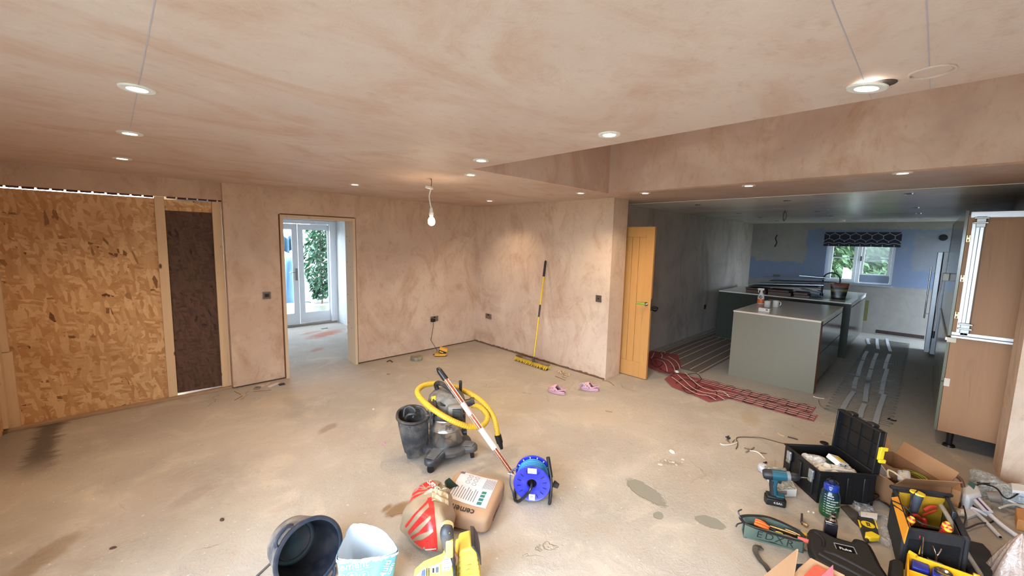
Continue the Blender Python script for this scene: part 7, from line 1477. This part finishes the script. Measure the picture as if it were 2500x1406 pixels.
for k, px_ in enumerate(([(2226, 1362), (2270, 1378), (2270, 1396), (2226, 1382)], [(2276, 1382), (2306, 1394), (2306, 1416), (2276, 1402)])):
    t = wslab('blue_box', mt('box_blue', (34, 48, 150), .35), px_, .02, .11, None, .006); tag(t, ('long blue lidded box in the yellow organiser', 'shorter blue box beside the silver disc')[k], 'box', 'blue boxes in the organiser')
p = F(2304, 1396, .12); b = MB(); b.lathe([(.0005, -.006), (.018, -.006), (.026, 0), (.034, 0), (.034, -.01)], 24, tmat(p)); tag(obj('silver_disc', b, CHROME, sm=45), 'round silver disc lying on the organiser boxes', 'disc')
t = wslab('dark_tool_body', CASEB, [(2172, 1366), (2184, 1362), (2206, 1370), (2208, 1440), (2174, 1440)], 0, .12, None, .01); tag(t, 'dark grey plastic housing left of the yellow organiser', 'tool')
# ---- conduits, trunking, boxes and bags against the wall end
CD = mt('white_conduit', (214, 212, 214), .35)
def pipe(px, r, m, nm, lab, grp=None, hollow=True):
    P = smooth([F(*q) for q in px], 5); t = thing(nm, lab, 'pipe', P[0], group=grp); b = MB(); b.tube(P, r, 14); obj('tube', b, m, t, world=True, sm=50)
    if hollow: d_ = (P[-1]-P[-2]).normalized(); b = MB(); b.cyl(P[-1]+d_*.0002, P[-1]+d_*.0012, r*.7, n=14); obj('bore', b, BLK, t, world=True)
    return t
pipe([(2352, 1226, .03), (2395, 1262, .02), (2442, 1311, .012)], .011, CD, 'conduit', 'white round conduit pointing to the lower right, its hollow end showing', 'white conduits'); pipe([(2405, 1245, .05), (2450, 1285, .03), (2515, 1330, .012)], .013, CD, 'conduit', 'bright white conduit running out of the right edge', 'white conduits')
pipe([(2440, 1208, .06), (2475, 1228, .05), (2520, 1250, .04)], .009, CD, 'conduit', 'white conduit nearest the wall end at the right edge', 'white conduits'); pipe([(2370, 1240, .03), (2392, 1248, .03), (2410, 1258, .02)], .012, CD, 'conduit', 'short thick white conduit elbow in the pile', 'white conduits')
for k, px_ in enumerate(([(2372, 1190, .10), (2400, 1180, .11), (2440, 1183, .10), (2500, 1187, .1)], [(2385, 1178, .09), (2430, 1190, .11), (2450, 1212, .10), (2470, 1215, .10), (2510, 1185, .13)], [(2352, 1215, .05), (2370, 1230, .04), (2400, 1250, .03), (2430, 1262, .03), (2420, 1275, .02), (2390, 1278, .02), (2360, 1290, .02), (2340, 1288, .03)], [(2325, 1278, .03), (2350, 1285, .02), (2358, 1262, .03), (2352, 1235, .05)], [(2110, 1228, .02), (2125, 1226, .03), (2145, 1212, .05), (2136, 1205, .05), (2120, 1206, .03)], [(2120, 1214, .02), (2160, 1228, .03), (2175, 1240, .03)])):
    b = MB(); b.tube(smooth([F(*q) for q in px_], 7), .0048, 8); tag(obj('black_cable', b, BLK, sm=True), ('black cable along the foot of the wall end', 'thick black cable looping over the white conduits', 'dark cable snaking from the pile to the tool bag', 'dark cable looped beside the tool bag', 'black hooked cable left of the cardboard box', 'short black cable in front of the cardboard box')[k], 'cable')
for k, px_ in enumerate(([(2420, 1190, .09), (2445, 1184, .1), (2500, 1181, .1)], [(2425, 1195, .08), (2436, 1184, .10), (2446, 1196, .09), (2440, 1206, .08)], [(2440, 1240, .06), (2470, 1232, .06), (2510, 1236, .05)])):
    b = MB(); b.tube(smooth([F(*q) for q in px_], 7), .006, 8); tag(obj('cream_cable', b, mt('cream_cable2', (206, 200, 186), .5), sm=True), ('cream cable leading to the white box at the right edge', 'cream cable loop over the pile', 'white flat cable curving across the conduits')[k], 'cable')
t = thing('white_trunking_box', 'white plastic box standing at the right edge against the wall end', 'box', F(2490, 1212)); Pq = [F(2468, 1182, .16), F(2520, 1172, .16), F(2520, 1192, .10), F(2472, 1208, .10)]
wslab('lid', WPL, [(2468, 1178), (2515, 1185), (2515, 1202), (2472, 1196)], .13, .15, t, .004); wslab('body', mt('pale_blue_plastic2', (196, 202, 218), .4), [(2470, 1180), (2515, 1187), (2515, 1200), (2473, 1194)], 0, .13, t, .004)
t = wslab('print_card', mt('card_printed', (176, 128, 84), .8), [(2318, 1168), (2345, 1180), (2346, 1200), (2320, 1192)], 0, .14, None, .002); tag(t, 'upright brown printed card beside the cardboard box', 'card')
b = MB(); b.tube(smooth([F(2317, 1158, .16), F(2335, 1163, .15), (F(2347, 1172, .14)), F(2352, 1190, .10)], 6), .012, 10); tag(obj('bent_pipe', b, mt('brown_pipe', (92, 62, 42), .5), sm=True), 'short bent brown pipe behind the cardboard box', 'pipe')
t = thing('cable_pack', 'white and green wrapped pack on the pile near the wall end', 'pack', F(2368, 1205)); wslab('pack', mt('pack_white', (206, 208, 210), .4), [(2350, 1186), (2368, 1176), (2392, 1186), (2398, 1206), (2366, 1212), (2350, 1204)], 0, .11, t, .02); wslab('green_corner', mt('pack_green', (30, 96, 88), .4), [(2362, 1180), (2372, 1176), (2383, 1182), (2378, 1194)], .1101, .113, t)
t = thing('purple_striped_trunking', 'white trunking strip with a purple stripe on the pile', 'trunking', F(2400, 1235)); A_, B_ = F(2378, 1213, .08), F(2412, 1250, .06); b = MB(); b.ribbon([A_, B_], .05, .008); obj('strip', b, CD, t, world=True); b = MB(); b.ribbon([A_+Vector((0, 0, .009)), B_+Vector((0, 0, .009))], .012, .001); obj('stripe', b, mt('purple', (72, 40, 110), .4), t, world=True)
t = wslab('white_sheet', mt('paper_white2', (212, 208, 206), .7), [(2350, 1222), (2385, 1228), (2402, 1250), (2362, 1262), (2345, 1240)], .0, .02, None, .002); tag(t, 'folded white sheet under the conduits', 'sheet')
p = F(2413, 1212, .07); b = MB(); b.lathe([(.012, .0), (.034, 0), (.036, .05), (.028, .06), (.012, .058), (.012, 0)], 20, tmat(p) @ Matrix.Rotation(1.2, 4, 'X')); tag(obj('grey_gland', b, mt('gland_grey', (120, 110, 100), .5), sm=45), 'round grey fitting with a hole in the pile', 'fitting')
b = MB(); b.lathe([(.014, .0), (.024, 0), (.024, .05), (.014, .05), (.014, 0)], 16, tmat(F(2328, 1248, .02)) @ Matrix.Rotation(1.3, 4, 'X')); b.tube([F(2330, 1240, .04), F(2340, 1246, .07), F(2335, 1258, .06)], .012, 8); tag(obj('beige_clip', b, mt('beige_fitting', (196, 180, 150), .5), sm=45), 'beige curled fitting between cardboard box and pile', 'fitting')
CF3 = film('clear_film3', (200, 206, 206), .30, 30)
crumple(F(2440, 1218).x, F(2440, 1218).y, .05, .12, .11, .06, CF3, 'polythene_bag', 'crumpled clear bag on the pile by the wall end', 'bag', False, 8); crumple(F(2405, 1190).x, F(2405, 1190).y, .05, .07, .09, .06, CF3, 'polythene_bag', 'crumpled clear bag behind the white pack', 'bag', False, 14); crumple(F(2476, 1232).x, F(2476, 1232).y, .04, .09, .08, .05, CF3, 'polythene_bag', 'clear bag under the white cable at the right edge', 'bag', False, 18)
t = wslab('small_carton', mt('card_orange', (190, 132, 76), .8), [(2480, 1238), (2515, 1244), (2515, 1275), (2484, 1268)], 0, .07, None, .004); tag(t, 'small orange-brown carton at the right edge', 'carton')
p = F(2466, 1410, .0); p = F(2470, 1420); t = thing('dusty_sack', 'dusty pinkish translucent sack with peaked top at the lower right', 'sack', (p.x+.03, p.y-.02, 0), viewrz(p))
def ck(u, v):
    a = 2*pi*u; r = (1-v)**.8; fo = 1+.10*sin(5*a)+.05*sin(11*a+3*v); return (.11*r*cos(a)*fo-.01*v, .09*r*sin(a)*fo, .27*v+.006*sin(8*a)*(1-v))
b = MB(); b.grid(ck, 50, 20, cu=True); obj('sack', b, film('dusty_film', (176, 150, 134), .82, 18), t, sm=70)
# ---- offcuts on the floor left of the black case
def bit(px, r, m, nm, lab, cat='offcut', z=.006): b = MB(); b.tube(smooth([F(q[0], q[1], q[2] if len(q) > 2 else z) for q in px], 6), r, 8); return tag(obj(nm, b, m, sm=True), lab, cat)
GB = mt('brown_cable', (92, 74, 60), .5); WC = mt('white_cable', (222, 208, 194), .4)
bit([(1916, 1083, .2), (1902, 1080, .10), (1860, 1069, .02), (1830, 1067), (1804, 1067), (1798, 1071), (1800, 1078), (1801, 1086), (1797, 1096)], .004, GB, 'brown_cable', 'thin brown cable curling out left from the black case', 'cable')
bit([(1759, 1083), (1766, 1086), (1785, 1085), (1800, 1080)], .005, WC, 'white_cable_offcut', 'white cable offcut at the left of the scraps'); bit([(1830, 1100), (1845, 1102), (1856, 1108), (1866, 1119)], .005, WC, 'white_cable_offcut', 'curved white cable offcut nearest the foil box'); bit([(1899, 1057), (1906, 1062), (1915, 1065)], .005, mt('pale_shaving', (206, 176, 136), .8), 'white_cable_offcut', 'short pale offcut above the brown cable')
bit([(1923, 1066), (1935, 1069), (1948, 1073)], .005, mt('dark_strip', (70, 56, 46), .7), 'dark_offcut', 'dark straight offcut beyond the black case'); bit([(1817, 1093), (1826, 1096), (1836, 1098)], .004, GB, 'dark_offcut', 'dark straw-like bit among the floor scraps'); bit([(1820, 1104), (1832, 1098), (1841, 1092)], .006, mt('dusty_bit', (130, 116, 98), .8), 'dark_offcut', 'dusty crossed bit among the floor scraps'); bit([(1852, 1105), (1872, 1107)], .003, GB, 'dark_offcut', 'thin dark sliver beside the curved white offcut')
for k, (x_, y_) in enumerate(((1775, 1066), (1778, 1070), (1867, 1129))): bit([(x_-3, y_), (x_, y_+1), (x_+4, y_-1)], .007, mt('navy_black', (36, 30, 50), .6), 'dark_scrap', ('upper dark scrap at the left of the floor scraps', 'lower dark scrap at the left of the floor scraps', 'tiny dark hook above the foil box')[k], 'scrap')
for k, pts in enumerate(([(1776, 1076), (1782, 1080)], [(1788, 1079), (1794, 1073)], [(1772, 1074), (1780, 1075)])): bit(pts, .003, GB, 'fine_wire', ('fine wire end under the dark scraps', 'fine wire end crossing the white offcut', 'fine wire end left of the brown cable')[k], 'wire')
p = F(2013, 1075, .03); b = MB(); b.lathe([(.0005, 0), (.03, 0), (.034, .006), (.03, .012), (.0005, .012)], 24, tmat((p.x, p.y, .0))); tag(obj('black_disc', b, BLK, sm=40), 'black disc on the floor behind the open lid', 'disc')
print('objects', len(bpy.data.objects))
